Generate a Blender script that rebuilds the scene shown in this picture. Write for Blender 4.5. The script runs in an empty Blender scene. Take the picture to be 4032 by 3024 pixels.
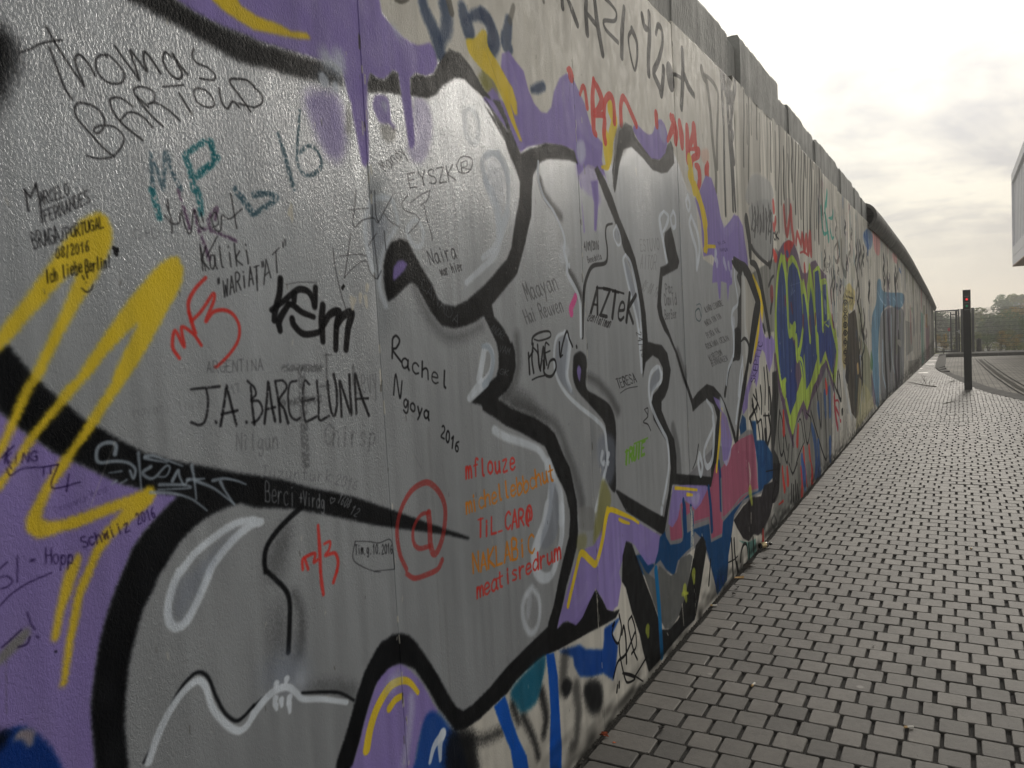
import bpy, bmesh, math, random
import numpy as np
from mathutils import Vector, Matrix
R = math.radians
scene = bpy.context.scene
C = scene.collection
# ---------------------------------------------------------------- camera
CAM = (1.21756, -1.48198, 1.53723)
def look(yaw, pitch, roll):
    f = Vector((-math.sin(yaw)*math.cos(pitch), math.cos(yaw)*math.cos(pitch), -math.sin(pitch)))
    r = Vector((math.cos(yaw), math.sin(yaw), 0)); u = r.cross(f)
    r2 = r*math.cos(roll)+u*math.sin(roll); u2 = r2.cross(f)
    return Matrix((r2, u2, -f)).transposed()
cd = bpy.data.cameras.new('camera'); cam = bpy.data.objects.new('camera', cd); C.objects.link(cam)
cam.matrix_world = Matrix.Translation(CAM) @ look(0.523311, 0.062984, -0.055017).to_4x4()
cd.sensor_width = 36; cd.lens = 36*3080.5/4032; cd.clip_start = .05; cd.clip_end = 2000
scene.camera = cam
# ---------------------------------------------------------------- sky and sun
SUN_EL, SUN_AZ = R(21), R(5)
SD = Vector((math.sin(SUN_AZ)*math.cos(SUN_EL), math.cos(SUN_AZ)*math.cos(SUN_EL), math.sin(SUN_EL)))
w = bpy.data.worlds.new('World'); scene.world = w; w.use_nodes = True
nt = w.node_tree; nt.nodes.clear(); N = nt.nodes.new; L = nt.links.new
def mth(nt, op, a, b=None, c=None, clamp=False):
    n = nt.nodes.new('ShaderNodeMath'); n.operation = op; n.use_clamp = clamp
    for i, v in enumerate((a, b, c)):
        if v is None: continue
        if isinstance(v, (int, float)): n.inputs[i].default_value = v
        else: nt.links.new(v, n.inputs[i])
    return n.outputs[0]
def ramp(nt, fac, stops):
    n = nt.nodes.new('ShaderNodeValToRGB'); nt.links.new(fac, n.inputs[0])
    e = n.color_ramp.elements
    while len(e) < len(stops): e.new(.5)
    for i, (p, c) in enumerate(stops):
        e[i].position = p; e[i].color = (c, c, c, 1) if isinstance(c, (int, float)) else (*c, 1)
    return n.outputs[0]
def mix(nt, fac, a, b, mode='MIX'):
    n = nt.nodes.new('ShaderNodeMix'); n.data_type = 'RGBA'; n.blend_type = mode
    for i, v in ((0, fac), (6, a), (7, b)):
        if isinstance(v, (int, float)): n.inputs[i].default_value = v if i == 0 else (v, v, v, 1)
        elif isinstance(v, tuple): n.inputs[i].default_value = (*v, 1)
        else: nt.links.new(v, n.inputs[i])
    return n.outputs[2]
def noise(nt, vec, scale, detail=4, rough=.55, dist=0):
    n = nt.nodes.new('ShaderNodeTexNoise'); n.inputs['Scale'].default_value = scale
    n.inputs['Detail'].default_value = detail; n.inputs['Roughness'].default_value = rough; n.inputs['Distortion'].default_value = dist
    if vec is not None: nt.links.new(vec, n.inputs['Vector'])
    return n.outputs[0]
sky = N('ShaderNodeTexSky'); sky.sky_type = 'NISHITA'; sky.sun_disc = False
sky.sun_elevation = SUN_EL; sky.sun_rotation = SUN_AZ
b1 = N('ShaderNodeBackground'); b1.inputs[1].default_value = .08; L(sky.outputs[0], b1.inputs[0])
tc = N('ShaderNodeTexCoord'); sp = N('ShaderNodeSeparateXYZ'); L(tc.outputs['Generated'], sp.inputs[0])
zz = mth(nt, 'ADD', mth(nt, 'MAXIMUM', sp.outputs[2], 0), .16)
cb = N('ShaderNodeCombineXYZ'); L(mth(nt, 'DIVIDE', sp.outputs[0], zz), cb.inputs[0]); L(mth(nt, 'DIVIDE', sp.outputs[1], zz), cb.inputs[1])
mp = N('ShaderNodeMapping'); L(cb.outputs[0], mp.inputs[0]); mp.inputs['Scale'].default_value = (1.0, .8, 1); mp.inputs['Location'].default_value = (3.3, 1.7, 0)
n1 = noise(nt, mp.outputs[0], 1.25, 7, .55, .5)
n2 = noise(nt, mp.outputs[0], 4.5, 5, .6, .3)
cl = mth(nt, 'ADD', mth(nt, 'MULTIPLY', n1, .8), mth(nt, 'MULTIPLY', n2, .2))
dp = N('ShaderNodeVectorMath'); dp.operation = 'DOT_PRODUCT'; L(tc.outputs['Generated'], dp.inputs[0]); dp.inputs[1].default_value = Vector((math.sin(R(-3))*math.cos(R(24)), math.cos(R(-3))*math.cos(R(24)), math.sin(R(24))))
glow = mth(nt, 'POWER', mth(nt, 'MAXIMUM', dp.outputs['Value'], 0), 5)
glow2 = mth(nt, 'POWER', mth(nt, 'MAXIMUM', dp.outputs['Value'], 0), 30)
shade = ramp(nt, cl, [(.41, 0.0), (.50, .55), (.57, 1.0)])
lit = mix(nt, shade, (.60, .60, .615), (1.05, 1.0, .88))
br = mth(nt, 'ADD', mth(nt, 'ADD', .50, mth(nt, 'MULTIPLY', glow, .42)), mth(nt, 'MULTIPLY', glow2, .28))
hor = ramp(nt, sp.outputs[2], [(.0, .86), (.14, .93), (.34, 1.2)])
cc = mix(nt, 1.0, lit, mth(nt, 'MULTIPLY', br, hor), 'MULTIPLY')
low = mix(nt, ramp(nt, sp.outputs[2], [(.0, 1.0), (.11, 0.0)]), cc, mix(nt, 1.0, (.885, .855, .785), mth(nt, 'ADD', .50, mth(nt, 'MULTIPLY', glow, .46)), 'MULTIPLY'))
b2 = N('ShaderNodeBackground'); b2.inputs[1].default_value = .97; L(low, b2.inputs[0])
ms = N('ShaderNodeMixShader'); ms.inputs[0].default_value = .93; L(b1.outputs[0], ms.inputs[1]); L(b2.outputs[0], ms.inputs[2])
ow = N('ShaderNodeOutputWorld'); L(ms.outputs[0], ow.inputs[0])
ld = bpy.data.lights.new('sun', 'SUN'); ld.energy = 1.6; ld.angle = R(12); ld.color = (1, .93, .83)
so = bpy.data.objects.new('sun', ld); C.objects.link(so); so.rotation_euler = SD.to_track_quat('Z', 'Y').to_euler()
scene.view_settings.view_transform = 'Standard'; scene.view_settings.look = 'None'
scene.view_settings.exposure = 0.2; scene.view_settings.gamma = 1; scene.view_settings.use_curve_mapping = False
scene.cycles.max_bounces = 6; scene.cycles.volume_bounces = 0
# ---------------------------------------------------------------- helpers
def tag(o, label=None, cat=None, group=None, kind=None):
    for k, v in (('label', label), ('category', cat), ('group', group), ('kind', kind)):
        if v: o[k] = v
    return o
def empty(name, loc, label, cat, group=None, rz=0):
    o = bpy.data.objects.new(name, None); C.objects.link(o); o.location = loc; o.rotation_euler = (0, 0, rz); o.empty_display_size = .2
    return tag(o, label, cat, group)
def link(name, me, parent=None, mat=None, loc=None, kind=None):
    if mat is not None:
        me.materials.clear(); me.materials.append(mat)
    o = bpy.data.objects.new(name, me); C.objects.link(o)
    if parent is not None: o.parent = parent
    if loc is not None: o.location = loc
    if kind: o['kind'] = kind
    return o
def mesh_np(name, V, F, smooth=False):
    me = bpy.data.meshes.new(name); me.from_pydata([tuple(map(float, v)) for v in V], [], [tuple(map(int, f)) for f in F]); me.update()
    if smooth: me.polygons.foreach_set('use_smooth', [True]*len(me.polygons))
    return me
class B:
    def __init__(s): s.b = bmesh.new()
    def box(s, x0, x1, y0, y1, z0, z1, bev=0, m=None):
        r = bmesh.ops.create_cube(s.b, size=1)
        vs = r['verts']
        for v in vs: v.co = Vector(((x0+x1)/2+v.co.x*(x1-x0), (y0+y1)/2+v.co.y*(y1-y0), (z0+z1)/2+v.co.z*(z1-z0)))
        if bev:
            es = list({e for v in vs for e in v.link_edges})
            r2 = bmesh.ops.bevel(s.b, geom=es, offset=bev, segments=2, affect='EDGES', profile=.6)
        return s
    def tube(s, pts, rad, n=8, cap=True):
        pts = [Vector(p) for p in pts]; rad = rad if isinstance(rad, (list, tuple)) else [rad]*len(pts)
        rings = []
        for i, p in enumerate(pts):
            t = (pts[min(i+1, len(pts)-1)]-pts[max(i-1, 0)]).normalized()
            a = t.orthogonal().normalized() if i == 0 else (a-t*a.dot(t)).normalized()
            c = t.cross(a)
            rings.append([s.b.verts.new(p+(a*math.cos(k*2*math.pi/n)+c*math.sin(k*2*math.pi/n))*rad[i]) for k in range(n)])
        for i in range(len(rings)-1):
            for k in range(n): s.b.faces.new((rings[i][k], rings[i][(k+1) % n], rings[i+1][(k+1) % n], rings[i+1][k]))
        if cap: s.b.faces.new(rings[0][::-1]); s.b.faces.new(rings[-1])
        return s
    def lathe(s, prof, n=16, m=None):
        m = m or Matrix.Identity(4); rings = []
        for r, z in prof: rings.append([s.b.verts.new(m @ Vector((r*math.cos(k*2*math.pi/n), r*math.sin(k*2*math.pi/n), z))) for k in range(n)])
        for i in range(len(rings)-1):
            for k in range(n): s.b.faces.new((rings[i][k], rings[i][(k+1) % n], rings[i+1][(k+1) % n], rings[i+1][k]))
        s.b.faces.new(rings[0][::-1]); s.b.faces.new(rings[-1])
        return s
    def build(s, name, mat, parent=None, smooth=False, loc=None, kind=None):
        bmesh.ops.recalc_face_normals(s.b, faces=s.b.faces[:])
        me = bpy.data.meshes.new(name); s.b.to_mesh(me); s.b.free()
        if smooth: me.polygons.foreach_set('use_smooth', [True]*len(me.polygons))
        return link(name, me, parent, mat, loc, kind)
def srgb(r, g, b): return tuple(((c/255)/12.92 if c/255 <= .04045 else ((c/255+.055)/1.055)**2.4) for c in (r, g, b))
def material(name, col, rough=.8, metal=0, var=.12, scale=12, bump=0, bscale=80, stretch=(1, 1, 1), col2=None, emit=None, spec=.5):
    m = bpy.data.materials.new(name); m.use_nodes = True; nt = m.node_tree; p = nt.nodes['Principled BSDF']
    tc = nt.nodes.new('ShaderNodeTexCoord'); mp = nt.nodes.new('ShaderNodeMapping'); nt.links.new(tc.outputs['Object'], mp.inputs[0]); mp.inputs['Scale'].default_value = stretch
    n = noise(nt, mp.outputs[0], scale, 6, .6)
    c2 = col2 or tuple(c*(1-var*2.2) for c in col); c1 = tuple(min(1, c*(1+var)) for c in col)
    nt.links.new(ramp(nt, n, [(.32, c2), (.68, c1)]), p.inputs['Base Color'])
    p.inputs['Roughness'].default_value = rough; p.inputs['Metallic'].default_value = metal; p.inputs['Specular IOR Level'].default_value = spec
    if bump:
        bn = nt.nodes.new('ShaderNodeBump'); bn.inputs['Distance'].default_value = bump; bn.inputs['Strength'].default_value = 1
        nt.links.new(noise(nt, mp.outputs[0], bscale, 4, .6), bn.inputs['Height']); nt.links.new(bn.outputs[0], p.inputs['Normal'])
    if emit:
        p.inputs['Emission Color'].default_value = (*emit[0], 1); p.inputs['Emission Strength'].default_value = emit[1]
    return m
def ground_z(y): return 0.0 if y < 13.9 else -.022*(y-13.9)
# ---------------------------------------------------------------- the paint on the wall, as layers of fills and strokes in millimetres on the wall face
ART = '''
F|cream|6|100|0|211,479 268,472 397,474 730,514 797,517 886,489 1081,505 1483,513 1994,524 4000,1000 4000,-700 -200,-700 -200,300
F|cream|6|100|0|73,2473 86,2347 119,2322 173,2304 230,2295 301,2285 367,2296 392,2315 468,2317 553,2243 653,2231 767,2147 991,2176 1383,2149 1605,2229 1777,2354 2062,2293 2326,2402 2409,2348 2545,2230 2683,2207 2722,2028 2790,1891 3036,1857 3459,1877 3765,1837 3965,1777 4900,1950 40000,1900 40000,3300 200,3300
F|concg|4|100|0|3952,1863 3983,1715 4259,1654 4258,1459 4639,1449 4456,334 4299,-624 9849,-2541 10724,998 4744,2088 4731,2006
F|greyp|3|100|0|2014,722 2893,851 3925,633 4415,486 4399,386 3993,346 3471,383 3234,349 3153,245 3087,163 3027,42 2814,27 2630,289 2572,379 2313,385 2086,337 1898,426 1814,361 1595,569 1843,590
F|cream|3|100|0|5200,-100 5200,2000 40000,2000 40000,-800
F|concg|3|96|0|4642,1669 7451,1105 7596,797 7263,-150 4237,-602
F|purple|3|100|0|-507,2172 -466,2162 -415,2157 -328,2157 -328,2153 -282,2157 -235,2159 -174,2164 -146,2164 -94,2173 -72,2163 -63,2135 -51,2101 -44,2092 -43,2067 -32,2016 -21,1959 -8,1951 5,1969 10,2024 12,2105 19,2149 30,2178 59,2173 82,2177 106,2196 121,2209 139,2207 144,2169 156,2103 166,2033 180,2024 194,2044 195,2079 190,2145 191,2206 213,2226 264,2231 297,2247 321,2278 314,2309 289,2326 230,2301 173,2304 128,2319 89,2337 70,2445 -533,2222
F|purple|26|75|1|-185,2085 -130,2103 -86,2098 -75,2060 -73,1995 -101,1952 -137,1959 -163,1992 -186,2036 -197,2063
F|purple|5|90|1|47,2132 87,2138 98,2116 99,2082 116,2072 106,2061 89,2072 57,2068 38,2089 32,2109
F|whitep|12|60|1|68,2126 89,2122 83,2099 66,2109
F|purple|18|45|1|201,2159 247,2169 274,2134 268,2072 230,2006 179,1997 159,2032 194,2044
F|concd|12|55|1|61,2064 116,2069 108,2037 75,2025 55,2046
F|concd|10|55|1|-56,2090 -48,2052 -55,2020 -70,2024
S|navy|12|85|1|265,2434 277,2403 309,2368 327,2334 345,2297|20.0,25.3,27.9,23.9|0
S|navy|14|80|1|372,2446 380,2418 371,2384 345,2349|27.7,28.5,19.6|0
S|navy|10|85|1|466,2470 475,2444 491,2420|23.2,30.1,33.3|0
S|navy|10|85|1|475,2441 534,2476 593,2488 630,2462 647,2433 624,2402|10.7,26.0,23.4|0
S|navy|10|85|1|574,2492 612,2474 621,2436 577,2393|20.5,27.9,20.0|0
S|navy|8|85|1|734,2518 719,2475 705,2443 733,2437|22.1,31.4,18.1|0
S|navy|10|90|1|867,2341 909,2355 953,2373|10.7,17.3,15.8|0
S|greyd|5|60|1|770,2576 742,2524|11.5,14.2|0
S|greyd|4|80|1|149,2390 177,2395 203,2412|5.8,5.4|0
S|greyd|3|80|1|392,2477 405,2444|15.8,14.3|0
S|greyd|3|70|1|983,2672 986,2665|9.4|0
F|olive|16|70|1|535,2308 597,2284 674,2236 620,2248 550,2272
F|olive|16|75|1|558,2341 595,2324 639,2294 643,2263 590,2275 553,2293
F|purple|3|100|0|637,2279 673,2225 690,2172 547,2238 611,2287 650,2262 689,2204 729,2141 764,2118 821,2146 957,2182 1083,2197 1169,2195 1200,2121 1233,2059 1214,2070 1226,1995 1236,1907 1225,1898 1219,2028 1209,2111 1298,2167 1385,2164 1381,2039 1344,1916 1322,1919 1334,2021 1312,2105 1379,2119 1451,2147 1482,2118 1434,2201 1454,2272 1389,2291 1338,2324 1293,2392 1246,2427 1191,2468 1142,2464 1083,2432 1031,2372 1007,2316 969,2286 926,2281 878,2299 842,2335 817,2388 759,2408 724,2427 679,2404 667,2356 695,2293 684,2255 643,2263 595,2320 560,2355
F|purple|18|60|1|1206,2169 1376,2189 1451,2147 1389,2111 1404,2042 1367,2016 1326,2041 1244,2061 1189,2108
F|purple|4|100|1|1796,2397 1841,2426 1911,2415 1984,2409 2048,2426 2102,2484 2171,2514 2235,2494 2262,2445 2217,2361 2129,2319 2017,2306 1916,2335 1834,2370
F|whitep|18|65|1|1203,2230 1266,2246 1281,2198 1234,2156 1197,2179
F|whitep|14|35|1|2134,2485 2233,2483 2224,2411 2159,2426
F|purplel|12|45|1|1169,2446 1202,2392 1275,2324 1353,2266 1441,2256 1371,2239 1249,2277 1177,2345
F|yellow|6|95|1|476,2390 520,2406 569,2444 594,2441 597,2405 641,2377 686,2347 707,2324 701,2270 640,2304 562,2322 501,2345 479,2365
F|yellow|3|95|0|563,2389 621,2375 680,2345 734,2316 759,2272 758,2236 739,2232 711,2268 744,2204 780,2157 761,2157 714,2205 664,2268 614,2311 557,2334
S|yellow|4|95|1|1555,2428 1587,2384 1541,2310 1528,2248 1491,2188 1431,2176|36.3,25.8,6.6|0
S|yellow|4|95|1|1487,2300 1486,2246 1491,2192|35.8,30.2,18.3|0
S|red|2|85|1|1154,2479 1173,2480 1181,2465|9.3,25.7|0
S|red|2|85|1|1255,2417 1279,2448 1300,2449 1311,2413 1315,2384|8.9,15.6|0
S|red|2|85|1|1392,2501 1372,2431 1370,2366 1369,2309 1389,2295|15.3,23.4,13.5|0
S|red|2|85|1|1391,2497 1433,2476 1463,2439 1424,2399 1377,2380|12.9,23.9,6.6|0
S|red|2|85|1|1480,2389 1498,2447 1550,2481 1584,2466 1591,2422 1587,2384|15.9,16.6,18.3|0
S|red|2|85|1|1375,2362 1479,2384 1471,2315 1479,2285|6.4,19.4,18.3|0
S|red|2|85|1|1663,2390 1664,2456 1690,2504 1728,2499 1777,2466 1841,2421|19.6,15.5,17.5|0
S|red|2|85|1|2107,2522 2110,2480|24.8,24.8,24.9|0
S|red|2|85|1|2329,2557 2361,2531 2319,2484 2261,2434|22.9,26.9,14.5|0
S|red|2|85|1|2364,2554 2392,2498 2386,2452|27.5,40.0,26.9|0
S|red|2|85|1|2464,2551 2485,2498 2488,2453|29.2,41.6,29.5|0
S|red|2|85|1|2589,2553 2586,2459 2577,2393|30.2,41.8,29.3|0
S|red|2|85|1|2616,2458 2687,2537 2713,2578 2724,2501 2740,2468|19.8,38.7,32.0|0
S|red|2|85|1|2615,2452 2784,2482 2780,2450 2670,2414 2645,2380|8.7,19.7,22.6|0
S|red|2|85|1|2708,2384 2770,2375 2784,2322 2757,2282|13.2,36.6,25.1|0
S|red|2|85|1|2954,2423 2925,2380 2933,2356|26.4,44.5,35.1|0
F|peach|16|45|1|2827,2477 2967,2514 2981,2452 2863,2421
S|blackg|2|88|1|1135,2723 1136,2695|12.8,13.8,14.8|0
S|blackg|2|88|1|1184,2739 1219,2710 1260,2673|12.5,16.7,15.1|0
S|blackg|2|88|1|1357,2797 1346,2746 1349,2666|12.9,18.2,16.7|0
S|blackg|2|88|1|1436,2823 1453,2737 1492,2631|15.8,20.9,18.8|0
S|blackg|2|88|1|1350,2744 1408,2732 1463,2722|9.3,12.2,10.8|0
S|blackg|2|88|1|1537,2861 1608,2858 1661,2843 1638,2803 1525,2768 1534,2739 1616,2728 1665,2724|8.6,7.9,10.3|0
S|blackg|2|88|1|1753,2891 1717,2781 1700,2677|15.1,20.6,18.9|0
S|blackg|2|88|1|1836,2826 1789,2778 1807,2706 1849,2659 1885,2723 1887,2792 1836,2826|10.2,8.4,18.4|0
S|blackg|2|88|1|1976,2929 2001,2891 2061,2894|20.5,19.4,9.9|0
S|blackg|2|88|1|2071,2969 2066,2875 2038,2775 2028,2690|20.4,23.6,22.6|0
S|blackg|2|88|1|2157,2907 2195,2956 2251,2946 2242,2874 2173,2785 2101,2719 2114,2696 2174,2664 2195,2637 2229,2709 2245,2767|13.4,19.5,23.3|0
S|blackg|2|88|1|2329,2762 2431,2787 2524,2794|6.9,9.9,10.3|0
S|blackg|2|88|1|2563,2942 2560,2849 2536,2739 2505,2646|25.6,29.4,25.7|0
S|blackg|2|88|1|2576,2824 2639,2782 2738,2757|21.3,23.6,17.6|0
S|blackg|2|80|1|2339,2770 2353,2740|56.0|0
S|greym|2|80|1|2902,2938 2931,2908 2996,2887 3047,2752 3072,2597 3118,2409 3103,2303|27.5,26.7|0
S|greym|2|80|1|2932,2915 3047,2925 3189,2908 3231,2852 3172,2615 3148,2447|9.6,27.0|0
S|greym|2|80|1|3361,3044 3406,2988 3487,2987|34.1,11.2|0
S|greym|2|80|1|3464,3016 3477,2923|37.7,32.0|0
S|greym|2|80|1|3583,3074 3512,2972 3595,2957|26.1,15.8|0
S|black|2|80|1|3320,3029 3327,2896 3337,2696 3310,2420 3303,2187|29.9,24.2,18.8|0
S|black|2|80|1|3445,2889 3465,2651 3491,2446 3488,2234|31.4,26.0,20.1|0
S|black|2|80|1|3551,2948 3523,2662 3538,2382 3546,2241|31.2,26.2,20.7|0
S|black|2|85|1|3314,2964 3395,2940 3478,2921 3598,2971|18.6,8.4|0
S|black|2|85|1|3389,3047 3395,2946 3496,2892|33.5,21.1|0
S|black|2|85|1|3497,3047 3485,2967 3542,2902 3649,3006 3658,3065|32.7,29.9|0
S|black|2|85|1|3453,2750 3560,2715 3528,2652 3558,2544|19.0,30.9|0
S|black|2|85|1|3514,2862 3589,2913 3554,2826 3499,2759|14.5,19.7|0
F|black|9|100|0|-604,2139 -574,2137 -541,2130 -494,2125 -458,2115 -420,2109 -379,2101 -333,2100 -303,2105 -256,2106 -189,2111 -150,2118 -99,2123 -68,2127 -69,2149 -94,2168 -131,2163 -160,2161 -202,2158 -241,2157 -283,2155 -328,2153 -328,2157 -415,2157 -466,2162 -507,2172 -534,2202 -645,2162
F|greyblue|30|45|1|-146,2159 -94,2168 -65,2155 -68,2123 -122,2110 -165,2115
F|black|6|97|0|30,2178 59,2173 82,2177 106,2196 121,2209 139,2207 144,2169 148,2155 111,2152 65,2143 17,2130 17,2149
F|black|5|100|0|191,2206 213,2226 264,2231 297,2246 327,2283 382,2335 440,2338 498,2312 556,2267 619,2241 670,2200 690,2169 548,2248 600,2247 649,2254 680,2219 724,2157 764,2114 820,2139 948,2180 1083,2197 1179,2193 1195,2162 1204,2152 1145,2155 1031,2141 951,2128 898,2108 843,2058 829,2007 816,1923 792,1884 762,1826 725,1769 698,1727 621,1682 569,1650 533,1629 543,1594 593,1559 625,1526 634,1512 645,1515 659,1479 658,1435 632,1394 593,1365 536,1346 615,1309 687,1286 762,1263 848,1225 904,1190 927,1155 958,1110 1007,1052 1028,986 1049,919 1046,852 1047,814 1031,763 986,705 932,646 887,579 846,524 981,501 1171,554 1236,461 1347,414 1287,407 1021,427 846,451 729,469 633,469 554,463 496,448 414,446 331,442 265,447 215,464 186,504 144,561 109,623 78,670 53,705 13,732 -5,740 -40,745 -76,732 -97,724 -126,686 -145,656 -164,622 -188,585 -195,551 -253,581 -242,613 -212,653 -185,694 -161,735 -133,772 -97,802 -68,819 -23,822 12,812 43,795 65,772 108,713 153,645 198,568 227,526 259,502 306,498 401,507 504,528 653,543 780,554 785,566 829,610 872,681 916,745 970,813 986,871 986,912 981,913 968,957 945,994 905,1038 875,1083 853,1119 823,1158 753,1188 679,1221 574,1260 510,1293 448,1321 442,1337 388,1350 501,1403 501,1403 536,1414 552,1441 557,1482 547,1517 518,1553 483,1597 450,1584 388,1569 329,1563 268,1571 229,1602 201,1632 166,1676 142,1685 107,1666 72,1646 44,1634 37,1653 32,1687 35,1723 48,1757 73,1784 110,1793 138,1789 164,1756 200,1716 237,1678 255,1645 280,1630 335,1624 395,1640 493,1685 563,1725 645,1760 556,1722 638,1771 671,1809 687,1856 711,1909 740,1970 750,2022 728,2059 689,2106 739,2031 701,2082 670,2130 608,2197 546,2228 676,2127 633,2175 590,2217 553,2243 492,2258 451,2271 403,2262 337,2224 301,2191 258,2172 187,2164
F|purple|3|100|0|-896,1513 -869,1467 -847,1441 -824,1420 -800,1397 -775,1381 -748,1363 -721,1345 -692,1326 -662,1313 -584,1283 -635,1251 -664,1230 -683,1209 -698,1182 -701,1179 -731,1125 -755,1063 -774,985 -777,889 -779,864 -946,953
F|blue|8|95|1|-927,998 -895,1001 -879,997 -864,981 -846,954 -832,918 -834,893 -932,945
F|black|12|85|1|-926,1007 -901,1002 -896,996 -903,986 -913,977 -929,978
F|pinkg|2|90|0|-883,994 -872,990 -862,982 -865,972 -868,961 -874,963 -883,979 -894,980 -890,990
F|black|4|100|0|-893,1539 -849,1564 -841,1550 -830,1534 -820,1518 -809,1506 -792,1487 -767,1461 -742,1438 -723,1425 -696,1404 -666,1384 -646,1371 -592,1348 -545,1332 -496,1315 -456,1301 -412,1288 -412,1288 -338,1265 -259,1232 -190,1208 -116,1180 -37,1144 27,1115 141,1062 242,1016 341,971 335,965 241,1002 139,1037 45,1067 -42,1096 -121,1126 -195,1155 -264,1181 -328,1202 -359,1210 -418,1225 -418,1225 -448,1239 -476,1240 -516,1234 -556,1221 -582,1205 -607,1184 -628,1158 -633,1159 -648,1133 -671,1104 -684,1075 -698,1041 -707,1014 -716,969 -722,922 -721,861 -722,833 -777,863 -777,889 -777,949 -774,985 -764,1028 -755,1063 -744,1097 -731,1125 -717,1155 -701,1179 -698,1182 -683,1209 -664,1230 -635,1251 -611,1268 -584,1283 -620,1294 -662,1313 -692,1326 -721,1345 -748,1363 -775,1381 -800,1397 -824,1420 -847,1441 -869,1467 -897,1497
F|black|26|100|1|-849,2025 -818,2031 -804,2024 -794,2004 -796,1981 -807,1955 -820,1932 -828,1917 -861,1901
F|blackg|50|18|1|-828,1917 -801,1946 -773,1981 -736,1997 -715,1996 -738,1983 -775,1963 -811,1927
F|blackg|34|35|1|-684,1956 -663,1969 -652,1964 -665,1950
F|blackg|24|25|1|-694,2061 -678,2060 -671,2055 -683,2053
F|purple|4|100|1|90,1734 114,1739 130,1728 111,1710 86,1694 70,1687 72,1714
S|blackg|26|40|1|156,1676 199,1608 246,1565 298,1539 385,1543 467,1567|13.8,15.2,11.0|0
S|blackg|24|45|1|676,1529 674,1441 630,1379 570,1349|18.5,16.5|0
S|blackg|24|45|1|624,1322 787,1275 924,1211 986,1117 1042,1025 1088,910|9.4,29.9|0
F|blackg|40|55|1|542,1345 658,1363 768,1315 849,1237 880,1209 762,1263 651,1301
S|black|3|98|1|-296,1196 -330,1182 -370,1160 -394,1138 -402,1114 -401,1091|6.3,6.1,5.8|0
S|black|3|98|1|-398,1090 -374,1064 -351,1035 -344,1006 -348,966 -357,908|5.1,5.8,6.5|0
F|blackg|34|45|1|-401,1091 -382,1135 -347,1173 -318,1179 -336,1122 -357,1078 -359,1054 -388,1073
F|blackg|40|45|1|-383,1026 -360,1007 -366,912 -390,897 -400,949
S|blackg|20|55|1|-330,1021 -314,984 -315,942 -326,896|6.9,10.2|0
F|bluegrey|50|60|1|-419,909 -373,905 -326,896 -313,854 -306,823 -340,818 -394,851 -434,873
F|whitep|26|55|1|-343,859 -320,854 -316,823 -334,815 -348,836
S|black|3|95|1|-693,846 -658,886 -622,931 -593,951 -571,953 -553,934 -541,896 -524,855 -502,829 -483,827 -455,838|3.3,3.5,3.8|0
S|black|3|95|1|-456,835 -432,841 -395,846|3.7,4.8,3.7|0
S|black|3|95|1|-328,808 -268,784 -216,759 -174,724|3.0,3.7,3.2|0
F|blackg|26|40|1|-328,808 -266,809 -196,777 -159,750 -174,727 -252,774
S|whiteb|3|96|1|-685,842 -666,875 -638,909 -607,932 -577,939 -561,922 -550,878 -528,839 -501,809 -479,805 -457,820|7.7,6.8,7.8|0
S|whiteb|3|96|1|-457,822 -426,838 -395,844 -364,836 -344,815 -326,794 -270,769 -197,729|9.5,7.2,6.0|0
S|whiteb|2|92|1|-395,856 -398,848|7.7,4.8|0
S|whiteb|2|92|1|-367,854 -370,848|8.0,5.0|0
S|whiteb|2|92|1|-400,827 -404,817|7.9,4.9|0
S|whiteb|2|92|1|-400,812 -399,805|7.0,4.4|0
S|whiteb|2|92|1|-385,818 -385,806|7.1,4.5|0
S|whiteb|2|92|1|-363,813 -368,803|8.2,5.1|0
S|whiteb|2|92|1|-365,802 -365,784|7.4,4.6|0
S|whiteb|4|95|1|-420,1200 -466,1204 -513,1191 -560,1172 -592,1147|7.6,8.1|0
S|whiteb|4|95|1|-421,1194 -459,1182 -494,1162 -523,1140 -532,1129|8.4,8.8|0
S|whiteb|4|95|1|-421,1194 -403,1192|7.6,7.6|0
S|whiteb|4|95|1|-596,1148 -613,1122 -624,1091 -623,1065 -610,1051 -591,1054 -569,1076 -547,1106 -532,1129|8.2,8.9|0
F|bluegrey|20|45|1|-453,1197 -509,1175 -563,1143 -598,1128 -617,1076 -600,1059 -582,1074 -545,1120 -531,1133 -511,1158 -468,1182
S|whiteb|3|95|1|-426,1198 -409,1193|10.0,9.0|0
F|purple|7|100|1|-188,585 -164,622 -145,656 -126,686 -97,724 -74,739 -43,746 -3,739 27,718 66,675 96,632 122,584 139,551 88,553 55,523 31,472 26,432 -199,553
F|navyb|10|92|1|139,551 187,491 237,434 257,355 253,310 26,432 31,472 55,523 90,567
F|black|30|92|1|185,475 294,423 314,325 310,280 162,359
S|yellow|2|96|1|-143,592 -127,631 -103,665 -70,690 -38,702 2,696 33,677 62,639|13.2,12.1,6.3|0
S|yellow|2|96|1|-53,650 -29,660 -7,659|10.4,8.5|0
F|whitep|24|50|1|-36,726 4,719 -3,695 -40,688 -74,691
S|whitep|14|45|1|33,638 30,610 10,545 -10,493|11.9,13.7|0
S|whiteb|3|90|1|154,484 141,465 137,423|17.3,6.3|0
S|whiteb|3|90|1|154,484 115,472 92,440|14.4,6.7|0
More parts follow.
